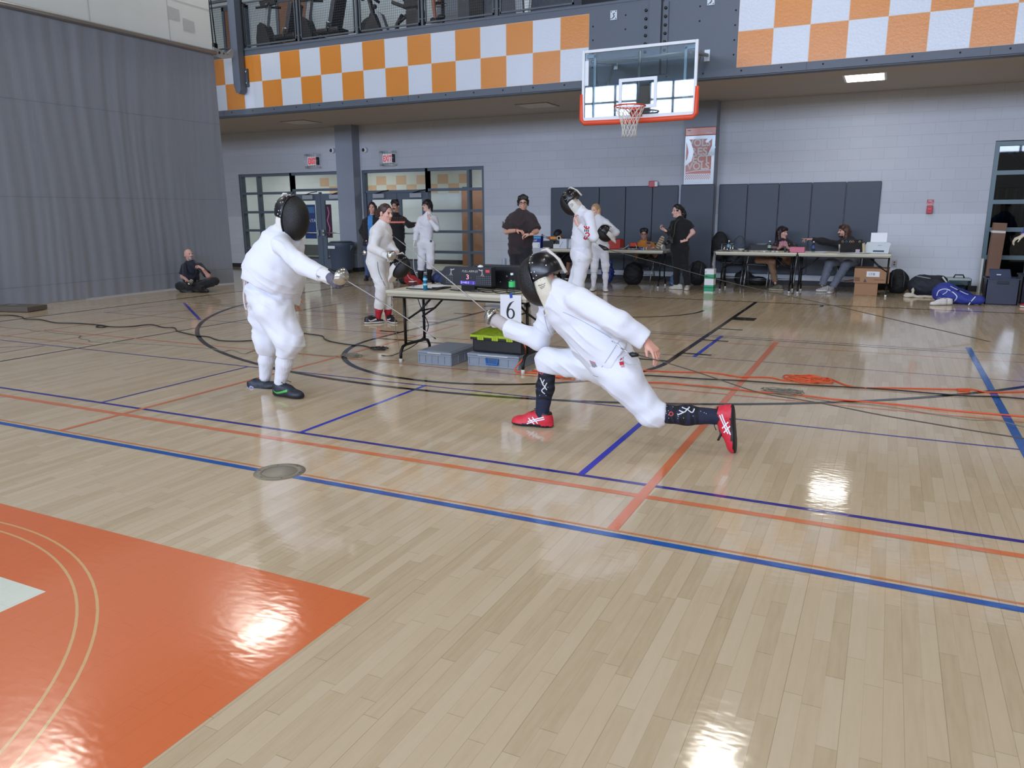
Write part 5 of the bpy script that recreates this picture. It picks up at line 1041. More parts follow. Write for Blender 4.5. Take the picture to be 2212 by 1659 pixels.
m = MB(); m.obox((x, BY, 5.25), (.16, 0, 0), (0, .15, 0), (0, 0, .34), MBK, .05); m.obox((x-.02, BY, 5.85), (.2, 0, 0), (0, .1, 0), (.02, 0, .25), MBK, .04); obj('body', m, t)
m = MB(); m.tube([(x-.22, BY-.1, 5.75), (x-.22, BY-.1, 6.0), (x-.05, BY-.12, 6.02)], .012, CHROME, 6); obj('handle', m, t)
x = AY(955, 40, BY)[0]; t = thing('pedal_trainer', 'small black pedal trainer on the balcony in front of the riding person', 'exercise machine', (x, BY, 4.9))
m = MB(); m.tube([(x-.25, BY, 4.92), (x-.15, BY, 5.1), (x+.02, BY, 5.3), (x+.02, BY, 5.75)], .04, MBK, 8); m.bbox(x-.35, x+.2, BY-.15, BY+.15, 4.905, 4.95, MBK, .01); obj('frame', m, t)
m = MB(); m.ell((x+.05, BY-.12, 5.35), (.1, .05, .05), MBK); m.ell((x-.25, BY-.1, 5.06), (.06, .05, .05), MBK); obj('pedal', m, t)
x = AY(1035, 40, 2.6)[0]; m = MB(); m.bbox(x-.5, x+.9, 2.55, 2.7, 4.905, 6.4, mat('cabinet_grey', (92, 96, 104), .5), .01); m.bbox(x-.2, x+.15, 2.5, 2.55, 5.0, 6.1, MBK, .02); obj('balcony_cabinet', m, label='grey cabinet with a dark panel on the balcony left of the treadmills', cat='cabinet')
x = AY(1150, 10, 1.4)[0]; t = thing('treadmill', 'treadmill with pale upright on the balcony above the checkerboard', 'exercise machine', (x, 1.4, 4.9))
m = MB(); m.bbox(x-.9, x+.9, 1.1, 1.7, 4.905, 5.1, MBK, .02); obj('deck', m, t)
m = MB(); m.obox((x-.15, 1.12, 5.6), (.08, 0, 0), (0, .05, 0), (-.03, 0, .6), MGR, .02); m.obox((x+.1, 1.12, 5.5), (.03, 0, 0), (0, .03, 0), (.06, 0, .5), MGR, .01); m.tube([(x+.2, 1.1, 5.6), (x+.8, 1.1, 5.66)], .03, mat('rail_yellow', (190, 180, 90), .5), 8); obj('upright', m, t)
m = MB(); m.bbox(x+.6, x+3.5, 2.5, 4.0, 4.905, 6.8, mat('dark_equipment', (38, 39, 44), .6), .02); obj('equipment_rack', m, label='dark equipment rack in the depth of the balcony', cat='rack')
# ================================================================== PEOPLE
EYE = mat('eye_dark', (32, 24, 22), .3); EYEW = mat('eye_white', (176, 158, 150), .3)
def skin(rgb): return mat('skin_%d_%d_%d' % rgb, rgb, .5, bump=(60, .08, (1, 1, 1)))
def cloth(name, rgb, rough=.8, st=.35, sc=9, vary=.0): return mat(name, rgb, rough, bump=(sc, st, (1, 1, .55)), vary=vary, sheen=.15)
FW = cloth('fencing_white', (226, 228, 236)); FW2 = cloth('fencing_white_warm', (222, 220, 218))
SOCKW = mat('sock_white', (222, 222, 230), .85, bump=(60, .3, (1, 1, .2)))
def frame(f, up=(0, 0, 1)):
    f = nrm(f); r = nrm(np.cross(f, up)); u = np.cross(r, f); return r, f, u
def head_sdf(c, f, up, s=1., neck=None, jaw=1.):
    r, f, u = frame(f, up); A = np.array([r, f, u]); L = lambda x, y, z: c+s*(x*r+y*f+z*u); h = Sdf()
    h.ell(L(0, -.012, .035), (.074*s, .092*s, .084*s), A, .02); h.ell(L(0, .022, -.036), (.058*s*jaw, .068*s, .082*s), A, .025)
    h.ell(L(0, .066, -.096), (.026*s*jaw, .022*s, .02*s), A, .02); h.cone(L(0, .086, .012), L(0, .107, -.027), .008*s, .0125*s, k=.01)
    for q in (-1, 1):
        h.ell(L(q*.014, .09, -.03), (.009*s, .01*s, .008*s), A, .008); h.cone(L(q*.012, .083, .026), L(q*.044, .07, .024), .011*s, .009*s, k=.012)
        h.ell(L(q*.038, .063, -.022), (.022*s, .02*s, .018*s), A, .02); h.ell(L(q*.031, .096, .008), (.015*s, .014*s, .011*s), A, .012, op=1)
        h.ell(L(q*.031, .072, .007), (.0145*s, .012*s, .0115*s), A, .004); h.ell(L(q*.078, -.008, -.004), (.011*s, .02*s, .03*s), A, .01)
    h.cone(L(-.018, .085, -.061), L(.018, .085, -.061), .0065*s, k=.008); h.cone(L(-.014, .084, -.072), L(.014, .084, -.072), .007*s, k=.008)
    if neck is not None: h.cone(L(0, -.02, -.05), neck, .054*s, .058*s, k=.03)
    return h, A
def head_slots(c, A, s, beard=0):
    def fn(C):
        q = ((C-c)@A.T)/s; x, y, z = np.abs(q[:, 0]), q[:, 1], q[:, 2]; o = np.zeros(len(C), int)
        if beard:
            m = (y > .02) & (z < -.03) & (z > -.125) & (np.abs(z+.066) > .009) & ((z < -.048) | (x < .03)) if beard == 1 else (y > .06) & (np.abs(z+.047) < .009) & (x < .032)
            o[m] = 1
        o[(y > .055) & (z > .021) & (z < .029) & (x > .014) & (x < .048)] = 1
        e = (y > .055) & (np.abs(z-.007) < .0062) & (np.abs(x-.031) < .0145); o[e] = 4; o[e & (np.abs(x-.031) < .009)] = 2
        o[(y > .07) & (np.abs(z+.066) < .009) & (x < .024)] = 3
        return o
    return fn
def hand_sdf(w, d, n, t, curl=.5, s=1., spread=.12, thumb=(.5, .3), curls=None):
    # w wrist, d pointing direction, n palm side normal, t thumb side
    d = nrm(d); n = nrm(np.asarray(n)-d*np.dot(n, d)); t = np.asarray(t, float); t = nrm(t-d*np.dot(t, d)-n*np.dot(t, n)); h = Sdf()
    L = (.040, .045, .042, .033); O = (.030, .0105, -.0095, -.0285); R = (.0088, .0092, .0088, .0078)
    for i in range(4):
        kn = w+s*(d*(.088-.004*abs(i-1.2))+t*O[i]); h.cone(w+s*(d*.012+t*O[i]*.6), kn, .0135*s, .0115*s, k=.012)
        c = curls[i] if curls is not None else curl*(1+.08*i); ang = 0; p = kn; base = nrm(d+t*spread*O[i]/.03)
        for j, (fr, ca) in enumerate(((1., .85), (.62, 1.05), (.5, .75))):
            ang += c*ca; q = p+s*L[i]*fr*(base*math.cos(ang)+n*math.sin(ang)); r0 = R[i]*s*(1-.1*j); h.cone(p, q, r0, r0*.9, k=.004); p = q
    b = w+s*(d*.025+t*.022+n*.006); q = b+s*.042*nrm(d*.75+t*.75*thumb[0]*2+n*thumb[1]); h.cone(w+s*(d*.01+t*.012), b, .014*s, .0145*s, k=.012); h.cone(b, q, .0135*s, .0105*s, k=.01)
    q2 = q+s*.034*nrm(d*.9+t*.3*thumb[0]*2+n*(thumb[1]+.25)); h.cone(q, q2, .0102*s, .0085*s, k=.005); h.cone(w-d*.03*s, w+d*.012*s, .027*s, .026*s, k=.015, flat=n, f=1.35)
    return h
def shoe(par, ankle, toe, up, mats, s=1., name='shoe', matfn=None, L=.285, zfloor=True, label=None):
    # mats: upper, sole ; ankle joint position, toe tip position on the sole plane
    up = nrm(up); toe = np.asarray(toe, float); a = np.asarray(ankle, float)
    base = a-up*.085*s; f = nrm((toe-base)-up*np.dot(toe-base, up)); r = np.cross(f, up); heel = toe-f*L*s; heel = heel-up*np.dot(heel-toe, up)
    A = np.array([r, f, up]); P = lambda x, y, z: heel+s*(x*r+y*f+z*up); h = Sdf()
    h.ell(P(0, .055, .042), (.036*s, .056*s, .048*s), A, .03); h.ell(P(0, .125, .038), (.04*s, .085*s, .045*s), A, .03); h.ell(P(.004, .21, .026), (.046*s, .074*s, .034*s), A, .03)
    h.cone(P(0, .06, .05), P(0, .052, .1), .04*s, .041*s, k=.03, cb=True); h.cone(P(0, .09, .07), P(0, .155, .062), .032*s, .026*s, k=.03)
    h.ell(P(0, .08, .012), (.04*s, .085*s, .022*s), A, .02); h.ell(P(0, .2, .01), (.047*s, .085*s, .02*s), A, .02)
    h.cut(P(0, 0, 0), -up)
    V, F = h.mesh(.007 if s > .99 and par.get('_fine') else .009)
    def fn(C):
        q = (C-heel)@up/s; y = (C-heel)@f/s
        return (q < .024).astype(int) if matfn is None else matfn(q, y, ((C-heel)@r)/s)
    o = sobj(name, [(V, F)], par, mats, fn, label=label); return o, P, (r, f, up)
def laces(o_par, P, m, n=4, s=1.):
    b = MB()
    for k in range(n): y = .11+.02*k; z = .098-.012*k; b.tube([P(-.028, y, z-.012), P(0, y+.006, z+.004), P(.028, y, z-.012)], .003, m, 5)
    b.tube([P(0, .1, .1), P(-.03, .115, .112), P(-.04, .14, .1)], .003, m, 5); b.tube([P(0, .1, .1), P(.035, .115, .112), P(.04, .145, .1)], .003, m, 5); obj('laces', b, o_par)
class Person:
    def __init__(S, label, Y0, J, skn, face, tf=None, s=1., fat=1., hair=(40, 30, 26), beard=0, lip=None, neckz=True, voxb=.014, up=(0, 0, 1), bare=(), headvox=.0065, hands=None, fine=False, bulk=1., headscale=1., group=None, sh=.035, jaw=1., nohead=False):
        S.P = {k: AY(v[0], v[1], Y0+(v[2] if len(v) > 2 else 0)) for k, v in J.items()}; P = S.P; S.s = s; S.Y0 = Y0
        for q in 'rl':
            if q+'s' in P: P[q+'s'] = P[q+'s']+A3(0, 0, -sh)+(P['ch']-P[q+'s'])*(.12 if sh else 0)
        S.tf = nrm(face if tf is None else tf); S.face = face; S.up = up; S.fat = fat
        S.root = thing('person', label, 'person', (P['pe'][0], P['pe'][1], 0), group)
        if fine: S.root['_fine'] = 1
        S.sk = skin(skn); S.hairm = mat('hair_%d_%d_%d' % hair, hair, .45, bump=(30, .5, (1, 1, .25)))
        b = Sdf(); k = .03
        b.cone(P['pe'], P['wa'], .12*s*fat, .11*s*fat, flat=S.tf, f=1.35, k=k); b.cone(P['wa'], P['ch'], .11*s*fat, .125*s, flat=S.tf, f=1.35, k=k); b.cone(P['ch'], P['nk'], .11*s, .055*s, k=k)
        for q in 'rl':
            if q+'s' in P: b.cone(P['nk']*.3+P['ch']*.7, P[q+'s'], .06*s, .05*s, k=k)
            if q+'e' in P:
                r = 1. if q in bare else .8
                b.cone(P[q+'s'], P[q+'e'], .05*s*r, .042*s*r, k=k); b.cone(P[q+'e'], P[q+'w'], .042*s*r, .027*s, k=k)
            if q+'k' in P:
                r = 1. if 'legs' in bare else .8
                hp = P[q+'h'] if q+'h' in P else P['pe']; b.cone(P['pe'], hp, .09*s, .085*s, k=k); b.cone(hp, P[q+'k'], .082*s*r, .058*s*r, k=k)
                if q+'a' in P: b.cone(P[q+'k'], P[q+'a'], .055*s*r, .034*s*r, k=k)
        parts = [b.mesh(voxb)]; hs = headscale; c = P['hd']; slots = None
        if not nohead:
            h, A = head_sdf(c, face, up, hs, P['nk'], jaw); parts.append(h.mesh(headvox)); slots = head_slots(c, A, hs, beard); S.A = A
        for hd in (hands or []):
            parts.append(hand_sdf(*hd[:4], **hd[4]).mesh(hd[5] if len(hd) > 5 else .0055))
        S.body = sobj('body', parts, S.root, [S.sk, S.hairm, EYE, mat('lip_%d' % (lip or (172, 116, 104))[0], lip or (172, 116, 104), .5), EYEW], slots)
    def H(S, x, y, z): return S.P['hd']+x*S.A[0]+y*S.A[1]+z*S.A[2]
    def top(S, m, name='shirt', sleeve='long', infl=1., hem=None, hemdrop=.0, cuff=.92, wr=.0, vox=.011, amp=.005, r=None, f=1.35, collar=None, short=.75, slots=None, mats=None, capa=True, sl_r=1., seed=0., belly=None, cutline=None, only=('r', 'l')):
        # torso and sleeves in one garment
        P = S.P; s = S.s; d = Sdf(); R = r or (.158, .15, .165); R = [v*s*infl for v in R]; R[1] *= S.fat; R[0] *= (S.fat+1)/2
        bot = P['pe'] if hem is None else P['pe']+(P['pe']-P['wa'])*hem
        d.cone(bot, P['wa'], R[0], R[1], flat=S.tf, f=f, k=.05, ca=capa); d.cone(P['wa'], P['ch'], R[1], R[2], flat=S.tf, f=f, k=.05); d.cone(P['ch'], P['nk'], R[2]*.86, .07*s, flat=S.tf, f=1.2, k=.05)
        if belly is not None: d.ell(P['wa']+np.asarray(belly[0]), belly[1], k=.09)
        if cutline:
            A_, B_ = AY(*cutline[0], S.Y0), AY(*cutline[1], S.Y0); d.cut(A_, np.cross(B_-A_, CF)*cutline[2], .006)
        for q in only:
            if q+'s' not in P: continue
            d.cone(P['ch']*.35+P['nk']*.65, P[q+'s'], .07*s*infl, .062*s*infl*sl_r, k=.05)
            if q+'e' not in P: continue
            if sleeve == 'short':
                e = P[q+'s']+(P[q+'e']-P[q+'s'])*short; d.cone(P[q+'s'], e, .064*s*infl*sl_r, .072*s*infl*sl_r, k=.03, cb=True)
            elif sleeve == 'long':
                w = P[q+'e']+(P[q+'w']-P[q+'e'])*cuff; d.cone(P[q+'s'], P[q+'e'], .066*s*infl*sl_r, .06*s*infl*sl_r, k=.04); d.cone(P[q+'e'], w, .06*s*infl*sl_r, (.044+wr)*s*infl, k=.03, cb=True)
        if collar: d.cone(P['nk'], P['nk']+(P['hd']-P['nk'])*collar, .066*s, .063*s, k=.02, cb=True)
        V, F = d.mesh(vox); V = folds(V, F, amp, 22, seed); return sobj(name, [(V, F)], S.root, mats or [m], slots)
    def legs(S, m, name='trousers', r=(.1, .078, .056), upto=1., amp=.005, vox=.011, hip=.15, f=1.25, knee_only=False, seed=1., waist=.6, mats=None, slots=None, only=('r', 'l')):
        # upto: 1 to the ankle, values below 1 end part way down the shin
        P = S.P; s = S.s; d = Sdf(); d.cone(P['pe'], P['pe']*(1-waist)+P['wa']*waist, hip*s*(S.fat+1)/2, .14*s*S.fat, flat=S.tf, f=f, k=.05, cb=True)
        for q in only:
            if q+'k' not in P: continue
            hp = P[q+'h']; d.cone(P['pe'], hp, hip*.85*s, r[0]*s*1.1, k=.05); d.cone(hp, P[q+'k'], r[0]*s, r[1]*s, k=.05)
            if q+'a' in P and upto > 0: e = P[q+'k']+(P[q+'a']-P[q+'k'])*upto; d.cone(P[q+'k'], e, r[1]*s, r[2]*s, k=.03, cb=True)
        V, F = d.mesh(vox); V = folds(V, F, amp, 20, seed); return sobj(name, [(V, F)], S.root, mats or [m], slots)
    def sock(S, q, m, a=.2, b=1., r=(.062, .042), name='sock', slots=None, mats=None, amp=.0015, vox=.009):
        P = S.P; k, an = P[q+'k'], P[q+'a']; d = Sdf(); A_, B_ = k+(an-k)*a, k+(an-k)*b; M_ = A_*.6+B_*.4
        d.cone(A_, M_, r[0]*.97*S.s, r[0]*S.s, k=.02, ca=True); d.cone(M_, B_, r[0]*S.s, r[1]*S.s, k=.03); V, F = d.mesh(vox); V = folds(V, F, amp, 40); return sobj(name, [(V, F)], S.root, mats or [m], slots)
    def hair(S, prims=(), cap=(.08, .1, .094), off=(0, -.014, .04), cutf=True, fringe=.055, vox=.008, amp=.002, low=-.03, m=None, name='hair'):
        d = Sdf(); A = S.A; d.ell(S.H(*off), cap, A, .02)
        d.ell(S.H(0, .09, -.045), (.075, .075, .06+fringe), A, .015, op=1); d.cut(S.H(0, -.02, low), -A[2]*.9+A[1]*.5, .01)
        for p in prims: d.cone(S.H(*p[0]), S.H(*p[1]), p[2], p[3], k=.025)
        V, F = d.mesh(vox); V = folds(V, F, amp, 60); return sobj(name, [(V, F)], S.root, [m or S.hairm])
    def glasses(S, rgb=(30, 30, 34)):
        b = MB(); m = mat('spectacles_%d' % rgb[0], rgb, .3, .3)
        for q in (-1, 1):
            b.tube([S.H(q*.033+.024*math.cos(a), .1, .006+.018*math.sin(a)) for a in np.linspace(0, 2*PI, 15)[:-1]], .003, m, 5, closed=True); b.tube([S.H(q*.057, .098, .012), S.H(q*.08, .0, .012)], .0028, m, 5)
        b.tube([S.H(-.009, .1, .01), S.H(.009, .1, .01)], .0028, m, 5); obj('spectacles', b, S.root)
MASKB = mat('mask_mesh_black', (13, 12, 13), .42, bump=(160, .35, (1, 1, 1))); MASKL = mat('mask_leather', (15, 15, 18), .28); RIV = mat('rivet', (200, 206, 214), .25, .9); BIB = cloth('mask_bib', (220, 216, 208), .7)
def mask(par, c, f, up, s=1., bibm=BIB, strap=True, script=None, own=None, bibside=True, vox=.008):
    # fencing mask: bulging front mesh, leather sides, bib, edge trim, rivets, rear tongue
    r, f, u = frame(f, up); A = np.array([r, f, u]); P = lambda x, y, z: c+s*(x*r+y*f+z*u)
    d = Sdf(); d.ell(P(0, .03, -.02), (.108*s, .125*s, .165*s), A, .01); d.cut(P(0, .022, 0), -f, .004); V, F = d.mesh(vox); m1 = sobj('mask_mesh', [(V, F)], par, [MASKB])
    d = Sdf(); d.ell(P(0, -.02, .03), (.104*s, .135*s, .122*s), A, .02); d.ell(P(0, -.02, -.02), (.1*s, .12*s, .1*s), A, .03); d.cut(P(0, .024, 0), f, .004); d.cut(P(0, -.0, -.02), -u*.97-f*.12, .004); V, F = d.mesh(vox); m2 = sobj('mask_side', [(V, F)], par, [MASKL])
    b = MB(); b.tube([P(.11*math.cos(a), .024, -.02+.167*math.sin(a)) for a in np.linspace(0, 2*PI, 49)[:-1]], .006*s, MASKL, 7, closed=True); obj('edge_trim', b, par)
    d = Sdf(); d.ell(P(0, -.03, -.05), (.106*s, .092*s, .13*s), A, .03); d.cone(P(0, -.02, -.12), P(0, .01, -.24), .088*s, .06*s, k=.05, flat=f, f=1.15); d.cone(P(0, .01, -.24), P(0, .03, -.34), .062*s, .03*s, k=.05, flat=f, f=1.5); d.cut(P(0, 0, -.012), u, .004); d.cut(P(0, -.07, 0), -f+u*.16, .01); d.cut(P(0, .03, -.1), f*.97-u*.1, .01); V, F = d.mesh(vox); bb = sobj('mask_bib', [(V, F)], par, [bibm])
    for h, rr in [(project(m2, [P(q*.16, y, z)], -q*r, .001)[0], (.005, .006, .006)) for q in (-1, 1) for y, z in ((.008, .1), (-.014, .095), (.008, .04), (-.014, .035), (.006, .0), (-.02, .01), (-.09, .09), (-.095, .05))]+[(project(m2, [P(x, 0, .3)], -u, .001)[0], (.006, .007, .004)) for x in (-.045, -.015, .015, .045)]:
        b = MB(); b.ell(h, [t*s for t in rr], RIV, 8, A); obj('rivet', b, m2)
    if strap:
        b = MB(); b.tube([P(0, -.06, .155), P(0, -.1, .15), P(0, -.155, .06), P(0, -.175, -.03)], [.006, .012, .014, .012], mat('strap_white', (206, 200, 190), .6), 8); obj('rear_tongue', b, par)
    return P, (m1, m2, bb), (r, f, u)
def epee(par_label, bell, tip, hand, label, bend=.0, gmat=None):
    bell, tip, hand = [np.asarray(q, float) for q in (bell, tip, hand)]; t = thing('epee', label, 'fencing sword', bell); d = nrm(tip-bell)
    b = MB(); pr = [(.0, .012), (.02, .011), (.042, .004), (.058, -.012), (.066, -.034), (.068, -.05), (.064, -.05), (.055, -.015), (.03, .0), (0, .004)]; b.lathe(pr, bell, mat('bell_steel', (206, 206, 200), .22, .95), 28, ax=d); obj('bell_guard', b, t)
    b = MB(); sg = np.cross(d, (0, 0, 1)); n = 14; pts = [bell+(tip-bell)*k/n+A3(0, 0, 1)*bend*math.sin(PI*k/n) for k in range(n+1)]; b.tube(pts, [.0062-.0035*k/n for k in range(n+1)], mat('blade_steel', (150, 146, 140), .35, .8), 6); b.tube([tip, tip+d*.018], .0042, DARK, 8); obj('blade', b, t)
    b = MB(); b.tube([bell-d*.045, bell-d*.1, bell-d*.15], [.012, .014, .012], DARK, 8); obj('grip', b, t); return t

# ---- fencer at left, standing
GLV = mat('glove_grey', (98, 96, 108), .7, bump=(30, .4, (1, 1, 1)))
Yf = -8.52
lf = Person('fencer at left in white with black mask, standing upright with sword arm extended', Yf, dict(hd=(630, 463, .0), nk=(617, 494, 0), ch=(607, 534, 0), wa=(594, 582, 0), pe=(585, 628, 0), rs=(607, 530, -.17), re=(654, 574, -.3), rw=(708, 597, -.36), ls=(612, 525, .17), le=(618, 592, .24), lw=(634, 636, .2),
    rh=(592, 668, -.09), rk=(624, 735, -.1), ra=(606, 823, -.1), lh=(578, 668, .1), lk=(579, 736, .1), la=(573, 812, .1)), (214, 168, 146), (.96, -.22, -.12), (.85, -.5, 0), 1., 1.3, (90, 70, 50), bare='l', headvox=.012,
    hands=[(AY(634, 636, Yf+.2), (.1, 0, -1), (-.3, .9, 0), (.9, .3, 0), dict(curl=.45))], fine=True, sh=0)
lf.top(FW, 'jacket', 'long', 1.08, 1., cutline=((534, 606), (640, 660), -1), cuff=.8, wr=.012, amp=.005, f=1.02, r=(.205, .172, .17), collar=.35, belly=((.07, -.05, -.03), (.19, .19, .19)), vox=.0085, seed=2.)
lf.legs(FW, 'breeches', (.148, .122, .08), .38, .008, .0085, .178, 1.12, seed=5., waist=.05)
for q in 'rl': lf.sock(q, SOCKW, .25, 1.02, (.066, .05))
b = MB(); P = lf.P; w0 = P['re']+(P['rw']-P['re'])*.72; d_ = nrm(P['rw']-P['re']); bell = AY(744, 603, Yf-.42)
s0 = Sdf(); s0.cone(w0, P['rw']+d_*.03, .056, .05, ca=True); V, F = s0.mesh(.008); V = folds(V, F, .003, 30); cf = sobj('glove_cuff', [(V, F)], lf.root, [FW2])
s0 = hand_sdf(P['rw']+d_*.01, d_, (0, .3, -1), (0, 1, .3), curls=(1.2, 1.25, 1.3, 1.3), s=1.15); s0.cone(P['rw']-d_*.0, P['rw']+d_*.09, .046, .05, k=.02); V, F = s0.mesh(.008); sobj('glove', [(V, F)], lf.root, [GLV])
b = MB(); decal_text(b, cf, 'PBT', w0+d_*.035+A3(0, -.1, -.005), d_, (0, 0, 1), .026, CF, DARK); obj('cuff_print', b, cf)
mask(lf.root, lf.P['hd']+A3(0, 0, -.01), lf.face, (0, 0, 1), 1.06)
epee('', bell, AY(937, 729, Yf-.42), P['rw'], 'steel sword held out by the fencer at left, pointing down right', .012)
SH1 = mat('shoe_navy', (26, 34, 46), .5, bump=(50, .2, (1, 1, 1))); SH1S = mat('shoe_sole_dark', (14, 16, 20), .5); SWG = mat('swoosh_green', (70, 170, 70), .5); SHB = mat('shoe_lilac', (150, 150, 190), .5)
o, Q, fr = shoe(lf.root, P['ra'], A3(*AY(655, 850, Yf-.1)[:2], .006), (0, 0, 1), [SH1, SH1S], 1.12); laces(o, Q, BLACK)
b = MB(); decal(b, o, [Q(.2, .04, .05), Q(.2, .075, .03), Q(.2, .17, .055)], (.006, .02), -fr[0], SWG); obj('side_mark', b, o)
ua = nrm(A3(-.25, 0, 1)); o, Q, fr = shoe(lf.root, P['la'], A3(*AY(604, 846, Yf+.12)[:2], .012), ua, [SH1, SH1S], 1.1); b = MB(); decal(b, o, [Q(.2, .02, .06), Q(.2, .04, .035), Q(.2, .06, .055), Q(.2, .085, .04)], .014, -fr[0], SHB); obj('side_mark', b, o)
# belt cord at the back
b = MB(); b.tube(spline([AY(529, 607, Yf-.05), AY(526, 640, Yf-.12), AY(531, 668, Yf-.12), AY(537, 660, Yf-.1)], 6), .006, mat('cord_white', (214, 208, 206), .6), 6); obj('body_cord', b, lf.root)

# ---- fencer at right, lunging
Yr = -8.62; SKR = (216, 160, 140)
J = dict(hd=(1168, 598, 0), nk=(1204, 624, 0), ch=(1228, 668, 0), wa=(1280, 728, 0), pe=(1325, 783, 0), ls=(1252, 650, -.13), le=(1341, 700, -.2), lw=(1397, 737, -.16), rs=(1190, 672, .16), re=(1165, 735, .2), rw=(1093, 707, .24),
    lh=(1348, 822, -.07), lk=(1408, 893, -.04), la=(1552, 900, 0), rh=(1312, 792, .1), rk=(1185, 778, .1), ra=(1171, 893, .06))
lw = AY(*J['lw'][:2], Yr-.16)
rf = Person('fencer at right in white with black mask and red shoes, lunging low', Yr, J, SKR, (-.93, -.02, -.34), (-.5, -.78, -.3), 1., 1.02, (70, 50, 40), headvox=.012, up=(-.3, 0, 1),
    hands=[(lw, (.72, -.25, -.62), (-.45, .25, -.85), (-.3, -.9, .2), dict(curls=(.35, .5, .65, .8), spread=.25, thumb=(.35, .3)), .0038)], fine=True, sh=0)
P = rf.P
rf.top(FW, 'jacket', 'long', 1.06, .9, cutline=((1296, 818), (1362, 732), -1), cuff=.97, wr=.02, amp=.0055, f=1.3, r=(.195, .17, .175), collar=.2, vox=.0095, seed=3., sl_r=1.18)
rf.legs(FW, 'breeches', (.118, .09, .07), .22, .006, .0095, .165, 1.15, seed=7., waist=.7)
SKN = mat('sock_navy', (26, 32, 56), .8, bump=(60, .3, (1, 1, 1))); SKB = mat('sock_black', (12, 12, 18), .8)
def sockslots(k, a):
    def fn(C):
        t = ((C-k)@(a-k))/((a-k)@(a-k)); w = np.sin(C[:, 0]*41+C[:, 2]*23+C[:, 1]*17)*.03; return ((np.abs((t+w)*9 % 1-.5) < .27) & (t < .72)).astype(int)
    return fn
for q in 'rl':
    a0 = .17 if q == 'r' else .2; sk_ = rf.sock(q, SKN, a0, 1.04, (.062, .046), mats=[SKN, SKB], slots=sockslots(P[q+'k'], P[q+'a']), vox=.007)
    ax_ = nrm(P[q+'a']-P[q+'k']); sd = nrm(np.cross(ax_, CF)); cc = P[q+'k']+(P[q+'a']-P[q+'k'])*.5+sd*(.02 if q == 'l' else -.025); b = MB(); WM = mat('sock_print_white', (206, 206, 206), .7); RM = mat('sock_print_red', (190, 60, 60), .7)
    X = lambda u, v: cc-CF*.15+ax_*u+sd*v
    for pts in (((-.05, .01), (-.02, .0), (.0, .02)), ((0, .02), (.03, .0), (.05, .025)), ((-.03, .03), (.0, .02), (.02, .035)), ((-.06, -.02), (-.02, .0))): decal(b, sk_, [X(*p) for p in pts], .007, CF, WM)
    decal(b, sk_, [X(-.1+.012*math.cos(t), -.015+.012*math.sin(t)) for t in np.linspace(0, 6.28, 9)], .006, CF, RM)
    for k in range(16): x_ = X(random.uniform(-.16, .12), random.uniform(-.045, .045)); decal(b, sk_, [x_, x_+ax_*.004], .004, CF, WM)
    obj('sock_print', b, sk_)
SHR = mat('shoe_red', (206, 40, 58), .5, bump=(60, .2, (1, 1, 1))); SHK = mat('shoe_black', (18, 16, 20), .5); SHW = mat('shoe_mark_white', (232, 232, 236), .5)
def redfn(q, y, x): return np.where((q < .012) | ((q < .02) & (y > .07) & (y < .2)), 1, np.where((q > .086) & (y < .1), 1, 0))
def side_lines(o, Q, fr, sg):
    b = MB(); d_ = sg*fr[0]; X = lambda y, z: Q(-sg*.2, y, z)
    decal(b, o, [X(.045, .062), X(.11, .042), X(.165, .02)], .008, d_, SHW, .003); decal(b, o, [X(.05, .074), X(.115, .052), X(.16, .034)], .008, d_, SHW, .003)
    decal(b, o, [X(.09, .028), X(.13, .066)], .008, d_, SHW, .003); decal(b, o, [X(.115, .02), X(.155, .058)], .008, d_, SHW, .003); obj('side_stripes', b, o)
o, Q, fr = shoe(rf.root, P['ra'], A3(*AY(1106, 920, Yr+.04)[:2], .003), (0, 0, 1), [SHR, SHK], 1.1, matfn=redfn); side_lines(o, Q, fr, 1 if np.dot(fr[0], CF) > 0 else -1); laces(o, Q, BLACK, 5)
tp = AY(1591, 981, Yr); tp[2] = .004
o, Q, fr = shoe(rf.root, P['la']+A3(.01, 0, .0), tp, nrm(A3(-.93, 0, -.1)), [SHR, SHK], 1.1, matfn=redfn); side_lines(o, Q, fr, 1 if np.dot(fr[0], CF) > 0 else -1); laces(o, Q, BLACK, 5)
b = MB(); b.tube(spline([AY(1556, 925, Yr-.02), AY(1557, 938, Yr-.03), AY(1551, 951, Yr-.03)], 4), .008, BLACK, 6); obj('lace_end', b, o)
Q, ms, fr = mask(rf.root, P['hd']+A3(-.0, 0, .0), rf.face, rf.up, 1.05, mat('bib_worn', (216, 208, 188), .7, bump=(9, .5, (1, 1, 1)), vary=.14), vox=.007)
b = MB(); sdm = -1 if np.dot(fr[0], CF) > 0 else 1; X = lambda y, z: Q(sdm*.25, y, z); dv = -sdm*fr[0]
for y in (-.01, -.035, -.06): h = project(ms[2], [X(y-.0, -.024)], dv, .001)[0]; b.ell(h, (.004, .004, .004), RIV, 8)
for pts in (((-.008, -.058), (-.014, -.05), (-.018, -.06), (-.024, -.052), (-.03, -.06), (-.036, -.053), (-.046, -.058), (-.06, -.052)), ((-.015, -.07), (-.055, -.066)), ((-.02, -.078), (-.045, -.075))): decal(b, ms[2], [X(*p) for p in pts], .0026, dv, DARK, n=3)
decal(b, ms[2], [X(-.0, -.2), X(-.04, -.18)], .006, dv, mat('bib_red', (214, 140, 110), .7)); obj('bib_print', b, ms[2])
